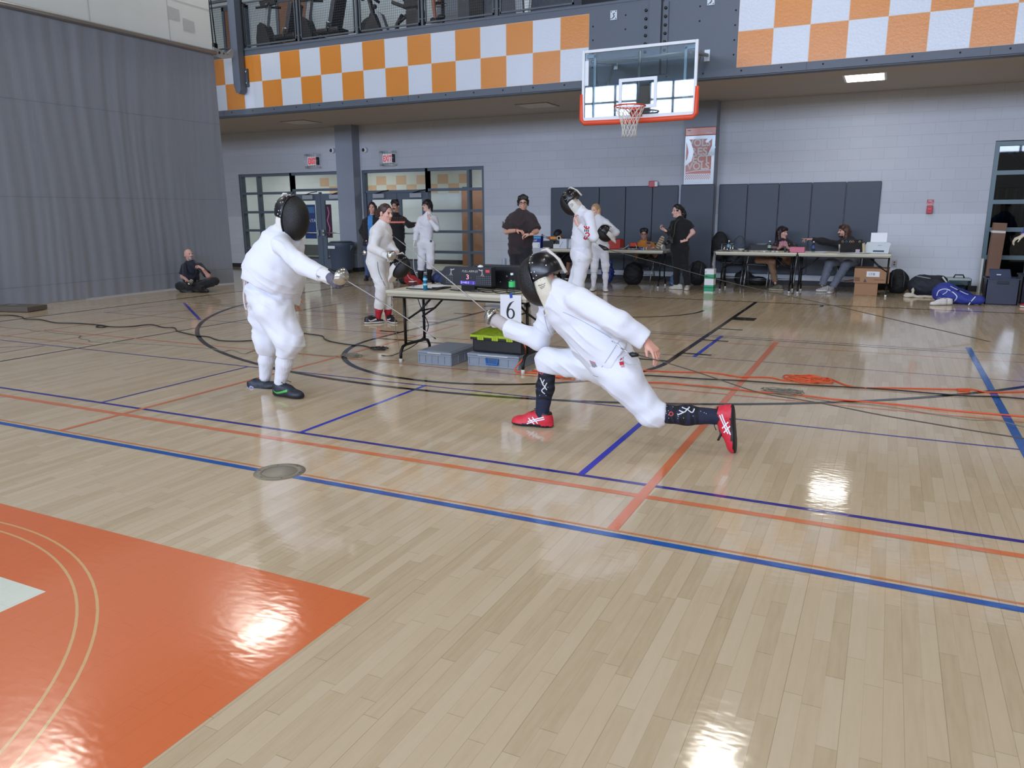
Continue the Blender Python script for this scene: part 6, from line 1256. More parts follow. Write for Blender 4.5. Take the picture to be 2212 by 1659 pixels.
# sword hand
d_ = nrm(P['rw']-P['re']); bell = AY(1055, 677, Yr+.26); GL2 = mat('glove_pale', (186, 178, 174), .7, bump=(30, .4, (1, 1, 1)))
s0 = hand_sdf(P['rw'], nrm(bell-P['rw']), (0, .3, -1), (0, 1, .2), curls=(1.2, 1.25, 1.3, 1.3), s=1.15); s0.cone(P['rw']-d_*.05, P['rw']+(bell-P['rw'])*.55, .047, .046, k=.02); V, F = s0.mesh(.007); sobj('glove', [(V, F)], rf.root, [GL2])
epee('', bell, AY(851, 511, Yr+.26), P['rw'], 'steel sword of the lunging fencer pointing up left across the table', .01)
# jacket details: zip edge, hem band, print, cord clip
jk = [c for c in rf.root.children if c.name.startswith('jacket')][0]; br = [c for c in rf.root.children if c.name.startswith('breeches')][0]
b = MB(); SE = mat('seam_grey', (176, 178, 190), .8); px = lambda x, y: AY(x, y, Yr-.4)
decal(b, jk, [px(1181, 655), px(1195, 700), px(1225, 735), px(1275, 792)], .004, CF, SE); decal(b, jk, [px(1292, 814), px(1312, 790), px(1345, 742), px(1357, 728)], .005, CF, SE); decal(b, jk, [px(1222, 665), px(1275, 690), px(1335, 724)], .004, CF, SE); obj('seams', b, jk)
b = MB(); INK = mat('print_ink', (90, 60, 66), .7); INR = mat('print_red', (200, 44, 60), .7)
for k in range(5): decal(b, jk, [px(1284+k*1.5, 776+k*3.2), px(1297+k*1.5, 781+k*3.2)], .004, CF, INK if k else INR)
obj('jacket_print', b, jk)
b = MB(); decal(b, br, [px(1352, 783), px(1363, 781)], .022, CF, INR)
for k in range(3): decal(b, br, [px(1354+3*k, 775-2*k), px(1358+3*k, 770-k)], .006, CF, INR)
decal(b, br, [px(1355, 790), px(1364, 788)], .012, CF, mat('print_pink', (206, 150, 160), .7)); obj('breeches_print', b, br)
b = MB(); q0, q1, q2 = AY(1322, 737, Yr-.25), AY(1342, 752, Yr-.27), AY(1360, 764, Yr-.28); b.tube(spline([q0, (q0+q1)/2+A3(0, 0, .005), q1], 4), .004, CHROME, 6); b.tube([q1, q1*.5+q2*.5, q2], .005, CHROME, 6); b.tube([q2, AY(1366, 766, Yr-.28), AY(1379, 767, Yr-.28)], [.008, .018, .01], BLACK, 10); b.tube(spline([q2, AY(1345, 772, Yr-.29), AY(1352, 785, Yr-.28), AY(1375, 788, Yr-.26), AY(1381, 776, Yr-.25)], 5), .003, mat('cord_clear', (180, 190, 190), .4), 5); obj('cord_clip', b, rf.root)
# ---- referee fencer by the table, white kit and red socks
def foot(S, q, px, py, mats, up=(0, 0, 1), s=1., z=.003, name='shoe', **k):
    t = G(px, py); t[2] = z; return shoe(S.root, S.P[q+'a'], t, up, mats, s, name, **k)
BLKC = cloth('cloth_black', (16, 16, 19), .85, .3); SHBK = mat('trainer_black', (20, 20, 23), .5); SHWH = mat('trainer_white', (214, 212, 208), .5)
Y0 = -4.63
J = dict(hd=(833, 461, 0), nk=(828, 482, 0), ch=(823, 506, 0), wa=(817, 538, 0), pe=(815, 563, 0), rs=(815, 494, -.13), re=(805, 536, -.2), rw=(834, 552, -.3), ls=(834, 494, .12), le=(842, 530, .14), lw=(857, 549, -.02),
    rh=(813, 575, -.08), rk=(825, 620, -.1), ra=(817, 684, -.06), lh=(823, 575, .08), lk=(836, 620, .06), la=(839, 686, .1))
fr_ = AY(846, 553, Y0-.33); fl_ = AY(866, 549, Y0-.1)
rf2 = Person('woman in white fencing kit and red socks walking beside the near table', Y0, J, (222, 172, 156), (.93, -.12, -.12), (.9, -.42, -.1), .95, .95, (62, 40, 34), lip=(188, 122, 112), headvox=.0055,
    hands=[(AY(857, 549, Y0-.02), (.7, -.6, .1), (-.3, -.6, -.6), (0, .3, 1), dict(curl=.75, s=.92)), (AY(834, 552, Y0-.3), (.9, -.2, -.1), (0, .3, -1), (0, 1, .3), dict(curl=1.1, s=.92))])
P = rf2.P
rf2.top(FW2, 'jacket', 'long', 1.08, .25, cuff=.86, wr=.012, amp=.005, f=1.25, r=(.16, .15, .16), collar=.3, seed=4.); rf2.legs(FW2, 'breeches', (.112, .09, .075), .72, .006, .011, .165, 1.1, seed=9.)
SR = mat('sock_red', (176, 30, 46), .8, bump=(60, .3, (1, 1, .2)))
for q in 'rl': rf2.sock(q, SR, .6, 1.04, (.05, .042))
s0 = hand_sdf(P['rw']-nrm(P['rw']-P['re'])*.01, P['rw']-P['re'], (0, .3, -1), (0, 1, .3), curls=(1.1, 1.2, 1.2, 1.2), s=1.08); s0.cone(P['rw']-nrm(P['rw']-P['re'])*.11, P['rw']+nrm(P['rw']-P['re'])*.03, .048, .04, k=.02, ca=True); V, F = s0.mesh(.007); sobj('glove', [(V, F)], rf2.root, [FW2])
rf2.hair([((0, -.09, .03), (0, -.13, .0), .05, .035), ((0, -.12, .0), (0, -.13, -.06), .03, .018)], fringe=.075)
TN = lambda q, y, x: np.where(q < .026, 1, 0)
for q, px, py in (('r', 829, 697), ('l', 856, 700)):
    o, Q, fr = foot(rf2, q, px, py, [SHBK, SHWH], s=.95); b = MB(); decal(b, o, [Q(.2, .05, .06), Q(.2, .08, .04), Q(.2, .17, .062)], (.008, .02), -fr[0], SHWH); obj('side_mark', b, o); laces(o, Q, BLACK, 3)
jk = [c for c in rf2.root.children if c.name.startswith('breeches')][0]; b = MB(); qy = Y0-.5; decal(b, jk, [AY(804, 555, qy), AY(808, 580, qy), AY(820, 607, qy), AY(829, 630, qy), AY(829, 650, qy)], .008, CF, mat('piping_grey', (110, 112, 118), .7)); obj('side_piping', b, jk)
epee('', AY(849, 554, Y0-.35), AY(902, 588, Y0-.75), P['rw'], 'steel sword held low by the woman in white with red socks')
# mask under her arm
def held_mask(c, f, up, s, label):
    t = thing('fencing_mask', label, 'fencing mask', c); mask(t, np.asarray(c, float), f, up, s, vox=.009); return t
held_mask(AY(866, 574, Y0-.14), (.75, -.2, -.62), (.6, 0, .75), .95, 'black fencing mask hanging from the hand of the woman in red socks')

# ---- spectators by the glass doors
Y0 = .96; DEN = cloth('denim', (66, 88, 132)); JKB = cloth('jacket_black', (26, 26, 30))
J = dict(hd=(804, 449, 0), nk=(803, 467, 0), ch=(802, 484, 0), wa=(801, 508, 0), pe=(800, 526, 0), rs=(788, 474, 0), re=(781, 500, -.05), rw=(791, 520, -.15), ls=(819, 474, 0), le=(824, 500, 0), lw=(816, 520, -.1), rh=(794, 530, 0), rk=(794, 566, 0), ra=(793, 599, .02), lh=(807, 530, 0), lk=(807, 566, .05), la=(807, 600, .05))
w1 = Person('woman with long brown hair, dark jacket and blue shirt standing by the pier', Y0, J, (220, 172, 156), (.42, -.9, 0), s=.95, hair=(56, 36, 32), lip=(180, 112, 106))
w1.top(cloth('shirt_sky', (70, 140, 210)), 'shirt', None, .98, .2, r=(.15, .14, .155)); 
def openjk(C): 
    q = (C-w1.P['ch']); x = q@np.cross(w1.tf, (0, 0, 1)); return np.where((np.abs(x) < .055) & (q@w1.tf > .03), 1, 0)
w1.top(JKB, 'jacket', 'long', 1.13, .35, r=(.165, .16, .165), mats=[JKB, cloth('shirt_sky', (70, 140, 210))], slots=openjk, cuff=1.)
w1.legs(DEN, 'jeans', (.085, .065, .055), 1.)
w1.hair([((-.07, -.02, .02), (-.085, .02, -.2), .035, .03), ((.07, -.02, .02), (.085, .02, -.2), .035, .03), ((0, -.08, 0), (0, -.09, -.2), .07, .06)], fringe=.06)
for q, px, py in (('r', 790, 607), ('l', 810, 607)): foot(w1, q, px, py, [SHBK, SHBK], s=.95)
epee('', AY(787, 546, Y0-.2), AY(762, 551, Y0-.9), w1.P['re'], 'short pale sword held low beside the bin by the woman in dark jacket')
sh = [c for c in w1.root.children if c.name.startswith('jacket')][0]; b = MB(); decal_text(b, sh, 'KEEN', AY(800, 483, Y0-.4), CR, (0, 0, 1), .07, CF, WHITE, bold=.02); decal_text(b, sh, '22', AY(801, 492, Y0-.4), CR, (0, 0, 1), .1, CF, WHITE, bold=.02); obj('shirt_print', b, sh)
Y0 = 1.0
J = dict(hd=(854, 446, 0), nk=(856, 465, 0), ch=(857, 482, 0), wa=(858, 508, 0), pe=(858, 527, 0), rs=(841, 471, 0), re=(838, 498, 0), rw=(846, 520, -.12), ls=(873, 471, 0), le=(885, 486, -.05), lw=(899, 485, -.1), rh=(851, 532, 0), rk=(850, 568, 0), ra=(851, 598, 0), lh=(866, 532, 0), lk=(868, 568, 0), la=(870, 598, 0))
m1 = Person('man with moustache in black tracksuit with orange stripe, hand on the young fencer', Y0, J, (196, 146, 124), (.15, -1, -.02), s=1.02, hair=(22, 18, 18), beard=2, hands=[(AY(899, 485, .9), (1, -.1, .1), (0, -1, -.2), (0, .2, 1), dict(curl=.35), .007)])
def stripe(C):
    z = C[:, 2]; o = np.zeros(len(C), int); zc = m1.P['ch'][2]; nr = np.linalg.norm((C-m1.P['ch'])[:, :2], axis=1) < .3; o[(np.abs(z-(zc+.02)) < .018) & nr] = 1; q = np.abs(np.sin(C[:, 0]*60)*np.sin(z*60)) > .55; o[(z > zc+.045) & (z < zc+.15) & q & nr] = 2; return o
m1.top(BLKC, 'track_top', 'long', 1.08, .35, mats=[BLKC, cloth('stripe_orange', (226, 132, 110)), cloth('pattern_rust', (80, 42, 36))], slots=stripe, collar=.3, cuff=.95, vox=.009); m1.legs(BLKC, 'trousers', (.092, .072, .062), 1.); m1.hair([((-.04, .0, .1), (.04, .01, .1), .05, .05), ((-.06, .03, .07), (.06, .03, .07), .035, .035)], amp=.005, fringe=.05)
for q, px, py in (('r', 849, 606), ('l', 871, 606)): foot(m1, q, px, py, [SHBK, SHWH], s=1.05, matfn=lambda q, y, x: np.where(q < .014, 1, 0))
Y0 = .6
J = dict(hd=(923, 444, 0), nk=(926, 462, 0), ch=(923, 481, 0), wa=(921, 507, 0), pe=(920, 524, 0), rs=(907, 470, 0), re=(900, 497, -.05), rw=(896, 522, -.1), ls=(941, 469, 0), le=(944, 493, -.2), lw=(927, 474, -.28), rh=(912, 530, 0), rk=(911, 562, -.02), ra=(908, 604, .02), lh=(929, 530, 0), lk=(930, 560, -.02), la=(927, 600, .03))
bf = Person('young fencer in white with dark hair and glasses, hand on chin, by the glass doors', Y0, J, (222, 182, 164), (-.45, -.88, .05), (-.1, -1, 0), s=1., fat=.92, hair=(26, 20, 22), hands=[(AY(927, 474, Y0-.28), (-.35, .1, 1), (.5, .8, .2), (-.8, .5, 0), dict(curls=(.25, 1.2, 1.4, 1.4), thumb=(.6, .2)), .006)])
bf.top(FW, 'jacket', 'long', 1.02, .3, collar=.3, cuff=.93, amp=.004); bf.legs(FW, 'breeches', (.1, .085, .075), .5, .005)
SBK = mat('sock_dark', (20, 20, 24), .8)
for q in 'rl': bf.sock(q, SBK, .42, 1.02, (.055, .045))
P = bf.P; s0 = hand_sdf(P['rw'], P['rw']-P['re'], (1, 0, 0), (0, -1, 0), curl=.7); V, F = s0.mesh(.007); sobj('glove', [(V, F)], bf.root, [FW2])
bf.hair([((-.06, .03, .06), (.06, .03, .06), .04, .04), ((.07, 0, .02), (.075, .0, -.06), .03, .02), ((-.07, 0, .02), (-.075, .0, -.05), .03, .02), ((-.05, .07, .06), (.02, .085, .045), .025, .025), ((0, -.07, .0), (0, -.08, -.08), .06, .05)], fringe=.035); bf.glasses((70, 70, 76))
b = MB(); q = AY(931, 521, Y0-.35); jk = [c for c in bf.root.children if c.name.startswith('jacket')][0]; q = project(jk, [q], CF, .004)[0]; b.obox(q, .022*CR, .003*CF, (0, 0, .022), mat('badge_dark', (60, 62, 70), .6)); obj('badge', b, jk)
b = MB(); b.tube(spline([P['rw']+A3(0, -.05, -.05), AY(893, 550, Y0-.12), AY(894, 580, Y0-.1), AY(900, 596, Y0-.1)], 6), .008, mat('cord_white', (214, 208, 206), .6), 6); obj('body_cord', b, bf.root)
for q, px, py in (('r', 905, 613), ('l', 934, 607)): foot(bf, q, px, py, [SHBK, SHWH] if q == 'r' else [mat('trainer_grey_blue', (120, 136, 170), .5), SHWH])

# ---- man in brown shirt
Y0 = float(G(1125, 661)[1])
J = dict(hd=(1130, 438, 0), nk=(1128, 458, 0), ch=(1126, 480, 0), wa=(1125, 514, 0), pe=(1124, 540, 0), rs=(1105, 467, 0), re=(1094, 500, -.05), rw=(1117, 498, -.25), ls=(1148, 466, 0), le=(1158, 500, -.05), lw=(1146, 506, -.25), rh=(1114, 546, 0), rk=(1113, 602, 0), ra=(1112, 653, .02), lh=(1135, 546, 0), lk=(1137, 602, 0), la=(1138, 653, .02))
mb = Person('man with glasses in loose dark brown t-shirt, hands together, beyond the near table', Y0, J, (206, 158, 138), (.4, -.9, -.15), (.35, -.93, 0), s=1.03, hair=(20, 18, 20), bare='rl', beard=0, headvox=.0055,
    hands=[(AY(1117, 498, Y0-.25), (.95, -.25, -.05), (-.2, .1, -1), (.1, -.9, .2), dict(curl=.5)), (AY(1146, 506, Y0-.25), (-.95, -.3, -.02), (0, .2, -1), (-.1, -.8, .5), dict(curl=.7))])
mb.top(cloth('shirt_brown', (42, 30, 34)), 'shirt', 'short', 1.16, .35, r=(.165, .16, .17), short=.9, sl_r=1.2, amp=.006); mb.legs(cloth('trousers_navy_black', (22, 24, 34)), 'trousers', (.098, .078, .065), 1.)
mb.hair([((-.05, .04, .085), (.05, .04, .085), .035, .035), ((-.075, 0, .03), (-.078, .015, -.04), .022, .012), ((.075, 0, .03), (.078, .015, -.04), .022, .012)], fringe=.045, amp=.004); mb.glasses()
b = MB(); P = mb.P; b.tube([P['rw']+.034*(math.cos(a)*A3(0, 0, 1)+math.sin(a)*A3(.3, 1, 0)) for a in np.linspace(0, 6.28, 14)[:-1]], .004, mat('bracelet_red', (150, 40, 44), .6), 5, closed=True); b.tube([P['lw']+.034*(math.cos(a)*A3(0, 0, 1)+math.sin(a)*A3(.3, 1, 0)) for a in np.linspace(0, 6.28, 14)[:-1]], .009, BLACK, 5, closed=True); obj('wrist_band', b, mb.root)
for q, px, py in (('r', 1110, 663), ('l', 1141, 664)): foot(mb, q, px, py, [SHBK, SHBK])

# ---- masked fencer leaning forward behind
Y0 = float(G(1250, 690)[1])
J = dict(hd=(1233, 435, 0), nk=(1255, 455, 0), ch=(1262, 481, 0), wa=(1256, 520, 0), pe=(1255, 548, 0), ls=(1272, 466, -.13), le=(1283, 512, -.2), lw=(1247, 484, -.28), rs=(1254, 468, .15), re=(1252, 505, .1), rw=(1243, 485, -.05), lh=(1258, 556, -.08), lk=(1248, 615, -.1), la=(1262, 678, -.08), rh=(1258, 556, .08), rk=(1240, 614, .08), ra=(1246, 676, .08))
mf = Person('fencer in white with black mask bowing, gripping the mask bib, in the background', Y0, J, (222, 178, 166), (-.8, .1, -.55), (-.75, -.62, -.15), s=1., hair=(80, 60, 50), headvox=.01, sh=.0, up=(-.5, 0, .85), hands=[(AY(1247, 484, Y0-.28), (-.55, .1, .75), (.6, .6, .3), (-.3, -.9, .1), dict(curls=(.9, 1., 1.1, 1.2)), .0055)])
mf.top(FW, 'jacket', 'long', 1.05, .4, cuff=.9, amp=.005, f=1.2, collar=.2, seed=6.); mf.legs(FW, 'breeches', (.115, .09, .072), .35, .005, hip=.16, f=1.15, seed=8.)
for q in 'rl': mf.sock(q, SOCKW, .25, 1.03)
Q, ms, fr = mask(mf.root, mf.P['hd'], mf.face, mf.up, 1.04, vox=.009)
b = MB(); sdm = -1 if np.dot(fr[0], CF) > 0 else 1
for y, z in ((-.0, -.1), (-.01, -.115), (-.0, -.13)): decal(b, ms[2], [Q(sdm*.25, y-.01, z+.04), Q(sdm*.25, y-.05, z+.044)], .005, -sdm*fr[0], mat('print_ink', (90, 60, 66), .7))
obj('bib_print', b, ms[2])
jk = [c for c in mf.root.children if c.name.startswith('jacket')][0]; b = MB(); GRN = mat('print_green', (50, 80, 70), .7); q_ = lambda x, y: AY(x, y, Y0-.6)
for pts in (((1268, 475), (1269, 479), (1273, 481), (1278, 480), (1279, 475)), ((1273, 474), (1273, 481)), ((1269, 497), (1273, 500), (1279, 496), (1276, 491), (1270, 493))): decal(b, jk, [q_(*p) for p in pts], .018, CF, INR)
for x in (1269, 1273, 1277): decal(b, jk, [q_(x, 483), q_(x, 489)], .014, CF, GRN)
obj('sleeve_print', b, jk)
b = MB(); br = [c for c in mf.root.children if c.name.startswith('breeches')][0]; decal(b, br, [q_(1255, 549), q_(1259, 549)], .006, CF, SE); decal(b, br, [q_(1254, 553), q_(1260, 554)], .004, CF, SE); obj('breeches_print', b, br)
for q, px, py in (('l', 1246, 693), ('r', 1232, 690)): foot(mf, q, px, py, [SHWH, SHWH])
b = MB(); qa, qb, qc = AY(1276, 520, Y0-.1), AY(1294, 529, Y0-.14), AY(1307, 537, Y0-.16); b.tube(spline([qa, qa*.5+qb*.5+A3(0, 0, .008), qb], 4), .007, mat('cord_lime', (190, 200, 170), .5), 6); b.tube([qb, qc, AY(1314, 539, Y0-.17)], [.012, .03, .014], BLACK, 10); obj('cord_clip', b, mf.root)

# ---- blond woman holding a mask
Y0 = .6
J = dict(hd=(1286, 455, 0), nk=(1292, 470, 0), ch=(1294, 486, 0), wa=(1295, 510, 0), pe=(1296, 527, 0), rs=(1277, 475, 0), re=(1272, 500, 0), rw=(1276, 520, -.1), ls=(1311, 476, 0), le=(1331, 502, -.05), lw=(1321, 511, -.25), rh=(1288, 533, 0), rk=(1284, 575, 0), ra=(1282, 618, .02), lh=(1304, 533, 0), lk=(1308, 574, 0), la=(1308, 618, .02))
bl = Person('blond woman in white fencing kit holding a mask at her hip', Y0, J, (226, 180, 160), (-.3, -.95, -.02), (-.15, -1, 0), s=.95, hair=(176, 142, 104), lip=(190, 122, 112), hands=[(AY(1321, 511, Y0-.25), (-.8, -.4, -.3), (0, -.2, .9), (-.2, -.9, .1), dict(curl=.8, s=.95))])
bl.top(FW, 'jacket', 'long', 1.04, .3, collar=.4, amp=.004); bl.legs(FW, 'breeches', (.098, .078, .07), .3, .004)
for q in 'rl': bl.sock(q, SOCKW, .2, 1.02, (.058, .042))
bl.hair([((-.06, -.04, .02), (-.06, -.03, -.12), .035, .028), ((.06, -.04, .02), (.06, -.03, -.12), .035, .028), ((0, -.08, .0), (0, -.09, -.13), .06, .05)], fringe=.07)
for q, px, py in (('r', 1277, 630), ('l', 1310, 631)): foot(bl, q, px, py, [SHWH, SHBK], matfn=lambda q, y, x: np.where(q < .012, 1, 0))
held_mask(AY(1306, 503, Y0-.4), (-.55, -.35, -.75), (-.35, -.3, .9), .92, 'black fencing mask held at the hip of the blond woman')

# ---- people at the left background table
Y0 = 2.55
J = dict(hd=(1391, 506, 0), nk=(1392, 522, .03), ch=(1393, 535, .06), wa=(1391, 552, .05), pe=(1388, 566, .0), rs=(1376, 527, .03), re=(1371, 543, -.1), rw=(1392, 540, -.3), ls=(1410, 527, .03), le=(1414, 541, -.1), lw=(1403, 532, -.3), rh=(1382, 568, 0), rk=(1390, 545, -.42), ra=(1412, 535, -.8), lh=(1396, 568, 0), lk=(1414, 553, -.35), la=(1421, 541, -.72))
os_ = Person('man with glasses in orange t-shirt reclining with shoes up on the table', Y0, J, (190, 142, 124), (.25, -.96, -.12), s=.98, hair=(18, 16, 18), bare=('r', 'l', 'legs'), beard=0, hands=[(AY(1403, 532, Y0-.3), (0, -.2, 1), (-.2, -1, 0), (-1, 0, 0), dict(curl=.9), .007), (AY(1392, 540, Y0-.3), (.8, -.3, .3), (0, -.2, 1), (0, -.3, 1), dict(curl=.7), .007)])
os_.top(cloth('shirt_orange', (214, 138, 50)), 'shirt', 'short', 1.08, .2, short=.65, collar=None); os_.legs(cloth('shorts_dark', (26, 28, 36)), 'shorts', (.095, .08, .06), 0, waist=.2); os_.hair([((-.05, .03, .09), (.05, .03, .09), .04, .04)], fringe=.05, amp=.004); os_.glasses((120, 112, 106))
SOLE = mat('sole_cream', (186, 172, 148), .6); SOLB = mat('sole_brown', (116, 88, 66), .6)
sf = lambda q, y, x: np.where(q < .02, np.where((y*22 % 1) < .4, 1, 0), 0)
o, Q, fr = shoe(os_.root, os_.P['ra'], AY(1434, 510, Y0-1.1), nrm(A3(-.35, .8, .25)), [SOLE, SOLB], 1., matfn=sf); o, Q, fr = shoe(os_.root, os_.P['la'], AY(1432, 530, Y0-1.1), nrm(A3(-.8, .25, .35)), [SHWH, SHBK], 1., matfn=lambda q, y, x: np.where(q < .02, 0, np.where(y > .1, 0, 1)))
m = MB(); p = AY(1401, 519, Y0-.36); m.obox(p, (.034, .01, 0), (-.002, .005, 0), (0, -.01, .07), BLACK, .006); obj('phone', m, label='black phone held by the man in the orange t-shirt', cat='phone')
Y0 = 2.6
J = dict(hd=(1206, 509, -.25), nk=(1214, 519, -.15), ch=(1222, 532, -.08), wa=(1222, 548, 0), pe=(1215, 562, .05), rs=(1198, 524, -.15), re=(1184, 535, -.3), rw=(1196, 536, -.55), ls=(1238, 524, -.1), le=(1246, 538, -.3), lw=(1228, 538, -.55), rh=(1208, 564, 0), rk=(1205, 556, -.42), ra=(1206, 592, -.45), lh=(1222, 564, 0), lk=(1229, 560, -.42), la=(1226, 594, -.4))
cp = Person('person in black cap and black shirt bent over the table beside the blue paper pack', Y0, J, (150, 104, 84), (-.3, -.75, -.6), (-.1, -.95, -.3), s=1., hair=(20, 16, 16), bare=('r', 'l', 'legs'), up=(-.2, -.5, .8), headvox=.008)
cp.top(BLKC, 'shirt', 'short', 1.1, .2, short=.9); cp.legs(mat('shorts_black', (20, 20, 22), .8), 'shorts', (.1, .085, .06), 0, waist=.2)
d = Sdf(); d.ell(cp.H(0, -.01, .045), (.088, .106, .092), cp.A, .02); d.cut(cp.H(0, 0, .035), -cp.A[2]*.97+cp.A[1]*.1, .01); d.cone(cp.H(-.04, .12, .03), cp.H(.04, .12, .03), .055, k=.01, flat=cp.A[2], f=7.); V, F = d.mesh(.008); sobj('cap', [(V, F)], cp.root, [mat('cap_black', (14, 15, 22), .6)])
b = MB(); b.tube([cp.H(-.025, .1, .075), cp.H(.025, .1, .075)], .006, mat('cap_print', (120, 120, 130), .6), 5); obj('cap_print', b, cp.root)
for q in 'rl': shoe(cp.root, cp.P[q+'a'], cp.P[q+'a']+A3(.05, -.17, -.085), (0, 0, 1), [SHBK, SHWH])

# ---- woman in black with phone and camera
Y0 = 1.5
J = dict(hd=(1463, 456, 0), nk=(1468, 472, 0), ch=(1470, 490, 0), wa=(1469, 514, 0), pe=(1468, 530, 0), rs=(1453, 478, 0), re=(1446, 503, -.15), rw=(1436, 497, -.35), ls=(1487, 478, 0), le=(1497, 502, .02), lw=(1480, 519, -.12), rh=(1460, 536, 0), rk=(1462, 577, 0), ra=(1461, 614, .03), lh=(1477, 536, 0), lk=(1480, 577, 0), la=(1485, 616, 0))
wb_ = Person('woman in black with curly ponytail, looking at a phone, in front of the wall pads', Y0, J, (224, 178, 164), (-.72, -.68, -.08), (-.3, -.95, 0), s=.98, fat=1.1, hair=(34, 26, 26), lip=(184, 118, 108), bare='l', hands=[(AY(1436, 497, Y0-.35), (-.75, -.3, .5), (.3, -.5, .6), (-.3, -.7, .2), dict(curl=.8, s=.95)), (AY(1480, 519, Y0-.12), (-.95, -.2, -.15), (.2, .8, -.2), (0, -.2, 1), dict(curl=.75, s=.95))])
wb_.top(BLKC, 'shirt', 'short', 1.08, .35, short=.62, only=('l',), r=(.165, .155, .165), sl_r=1.1); wb_.top(BLKC, 'sleeve', 'long', .95, .0, only=('r',), r=(.14, .13, .14), cuff=.9); wb_.legs(BLKC, 'trousers', (.1, .076, .064), 1.)
wb_.hair([((0, -.1, .02), (.02, -.14, -.08), .05, .06), ((.02, -.14, -.08), (.03, -.14, -.19), .06, .03)], fringe=.07, amp=.007)
CRM = mat('shoe_cream', (200, 194, 182), .6)
for q, px, py in (('r', 1445, 624), ('l', 1482, 628)): foot(wb_, q, px, py, [CRM, SHWH], s=.98)
m = MB(); p = AY(1428, 488, Y0-.42); m.obox(p, (-.02, -.008, .03), (.01, -.03, 0), (.002, 0, .004), mat('phone_grey', (120, 124, 136), .3), .003); obj('phone', m, label='grey phone held up by the woman in black', cat='phone')
p = AY(1443, 524, Y0-.3); t = thing('camera', 'black camera hanging from the neck of the woman in black', 'camera', p); m = MB(); m.obox(p+A3(.04, 0, .03), (.05, .02, 0), (-.015, .035, 0), (0, 0, .045), BLACK, .01); m.obox(p+A3(.04, 0, .085), (.022, .01, 0), (-.01, .02, 0), (0, 0, .018), BLACK, .006); obj('body', m, t)
m = MB(); m.lathe([(.035, 0), (.037, .05), (.034, .09), (.028, .088), (0, .08)], p+A3(.03, -.03, .02), BLACK, 16, ax=(-.6, -.6, -.5)); m.lathe([(.0375, .06), (.0375, .066)], p+A3(.03, -.03, .02), ALU, 16, ax=(-.6, -.6, -.5), capa=False, capb=False); obj('lens', m, t)
m = MB(); m.tube(spline([p+A3(.07, 0, .07), AY(1456, 505, Y0-.2), AY(1459, 484, Y0-.14), AY(1466, 475, Y0-.1), AY(1476, 470, Y0)], 5), .012, mat('strap_olive', (60, 58, 44), .7), 6); m.tube(spline([p+A3(.0, 0, .07), AY(1448, 505, Y0-.2), AY(1452, 484, Y0-.12)], 5), .01, mat('strap_olive', (60, 58, 44), .7), 6); obj('strap', m, t)
b = MB(); P = wb_.P; b.tube([P['lw']+nrm(P['le']-P['lw'])*.04+.036*(math.cos(a)*A3(0, 0, 1)+math.sin(a)*A3(.2, 1, 0)) for a in np.linspace(0, 6.28, 14)[:-1]], .009, BLACK, 5, closed=True); obj('watch', b, wb_.root)

# ---- people at the right background tables
Y0 = 2.5; DRK = cloth('tee_dark_print', (28, 20, 26))
J = dict(hd=(1690, 503, 0), nk=(1691, 519, 0), ch=(1692, 531, 0), wa=(1693, 548, .03), pe=(1694, 560, .05), rs=(1676, 525, 0), re=(1671, 541, -.15), rw=(1684, 535, -.4), ls=(1710, 525, 0), le=(1717, 540, -.15), lw=(1701, 535, -.4), rh=(1686, 562, 0), rk=(1666, 565, -.42), ra=(1675, 612, -.45), lh=(1700, 562, 0), lk=(1638, 561, -.3), la=(1680, 566, -.5))
pb = Person('person with long dark hair and brown trousers seated with crossed legs, holding a phone', Y0, J, (206, 160, 148), (.85, -.5, -.02), (.1, -1, 0), s=.96, hair=(40, 26, 28), hands=[(AY(1684, 535, Y0-.4), (.6, -.4, .5), (.5, -.3, .6), (0, -.3, 1), dict(curl=.7), .007), (AY(1701, 535, Y0-.4), (-.6, -.4, .5), (-.5, -.3, .6), (0, -.3, 1), dict(curl=.7), .007)])
pb.top(DRK, 'shirt', 'long', 1.05, .2, mats=[DRK, cloth('tee_rose', (150, 96, 104))], slots=lambda C: ((np.abs(C[:, 2]-pb.P['ch'][2]+.02) < .015) | (np.abs(np.sin(C[:, 0]*37)*np.sin(C[:, 2]*31)) > .93)).astype(int)); pb.legs(cloth('trousers_tan', (128, 98, 72)), 'trousers', (.092, .074, .055), .93, waist=.2)
pb.hair([((-.07, -.03, .02), (-.07, -.0, -.13), .04, .035), ((.07, -.03, .02), (.07, -.0, -.13), .04, .035), ((0, -.07, 0), (0, -.08, -.16), .07, .06), ((-.05, .05, .07), (.05, .06, .06), .035, .03)], fringe=.04)
OLV = mat('shoe_olive', (92, 90, 74), .6)
foot(pb, 'r', 1660, 626, [OLV, SOLE], s=1.05); shoe(pb.root, pb.P['la'], pb.P['la']+A3(.03, -.12, -.1), nrm(A3(-.9, -.1, .4)), [SHBK, SHBK])
m = MB(); p = AY(1692, 526, Y0-.47); m.obox(p, (.07, .0, .0), (0, .004, 0), (0, -.01, .036), mat('phone_pink', (190, 130, 150), .4), .006); obj('phone', m, label='pink phone held by the person with brown trousers', cat='phone')
Y0 = 2.55; DK2 = cloth('jersey_black', (18, 18, 22))
J = dict(hd=(1823, 500, 0), nk=(1829, 517, 0), ch=(1832, 530, 0), wa=(1834, 548, .03), pe=(1835, 561, .05), rs=(1808, 524, 0), re=(1778, 521, -.12), rw=(1752, 517, -.22), ls=(1852, 524, 0), le=(1864, 540, -.1), lw=(1850, 543, -.4), rh=(1826, 563, 0), rk=(1792, 568, -.4), ra=(1776, 616, -.45), lh=(1843, 563, 0), lk=(1828, 572, -.42), la=(1799, 619, -.5))
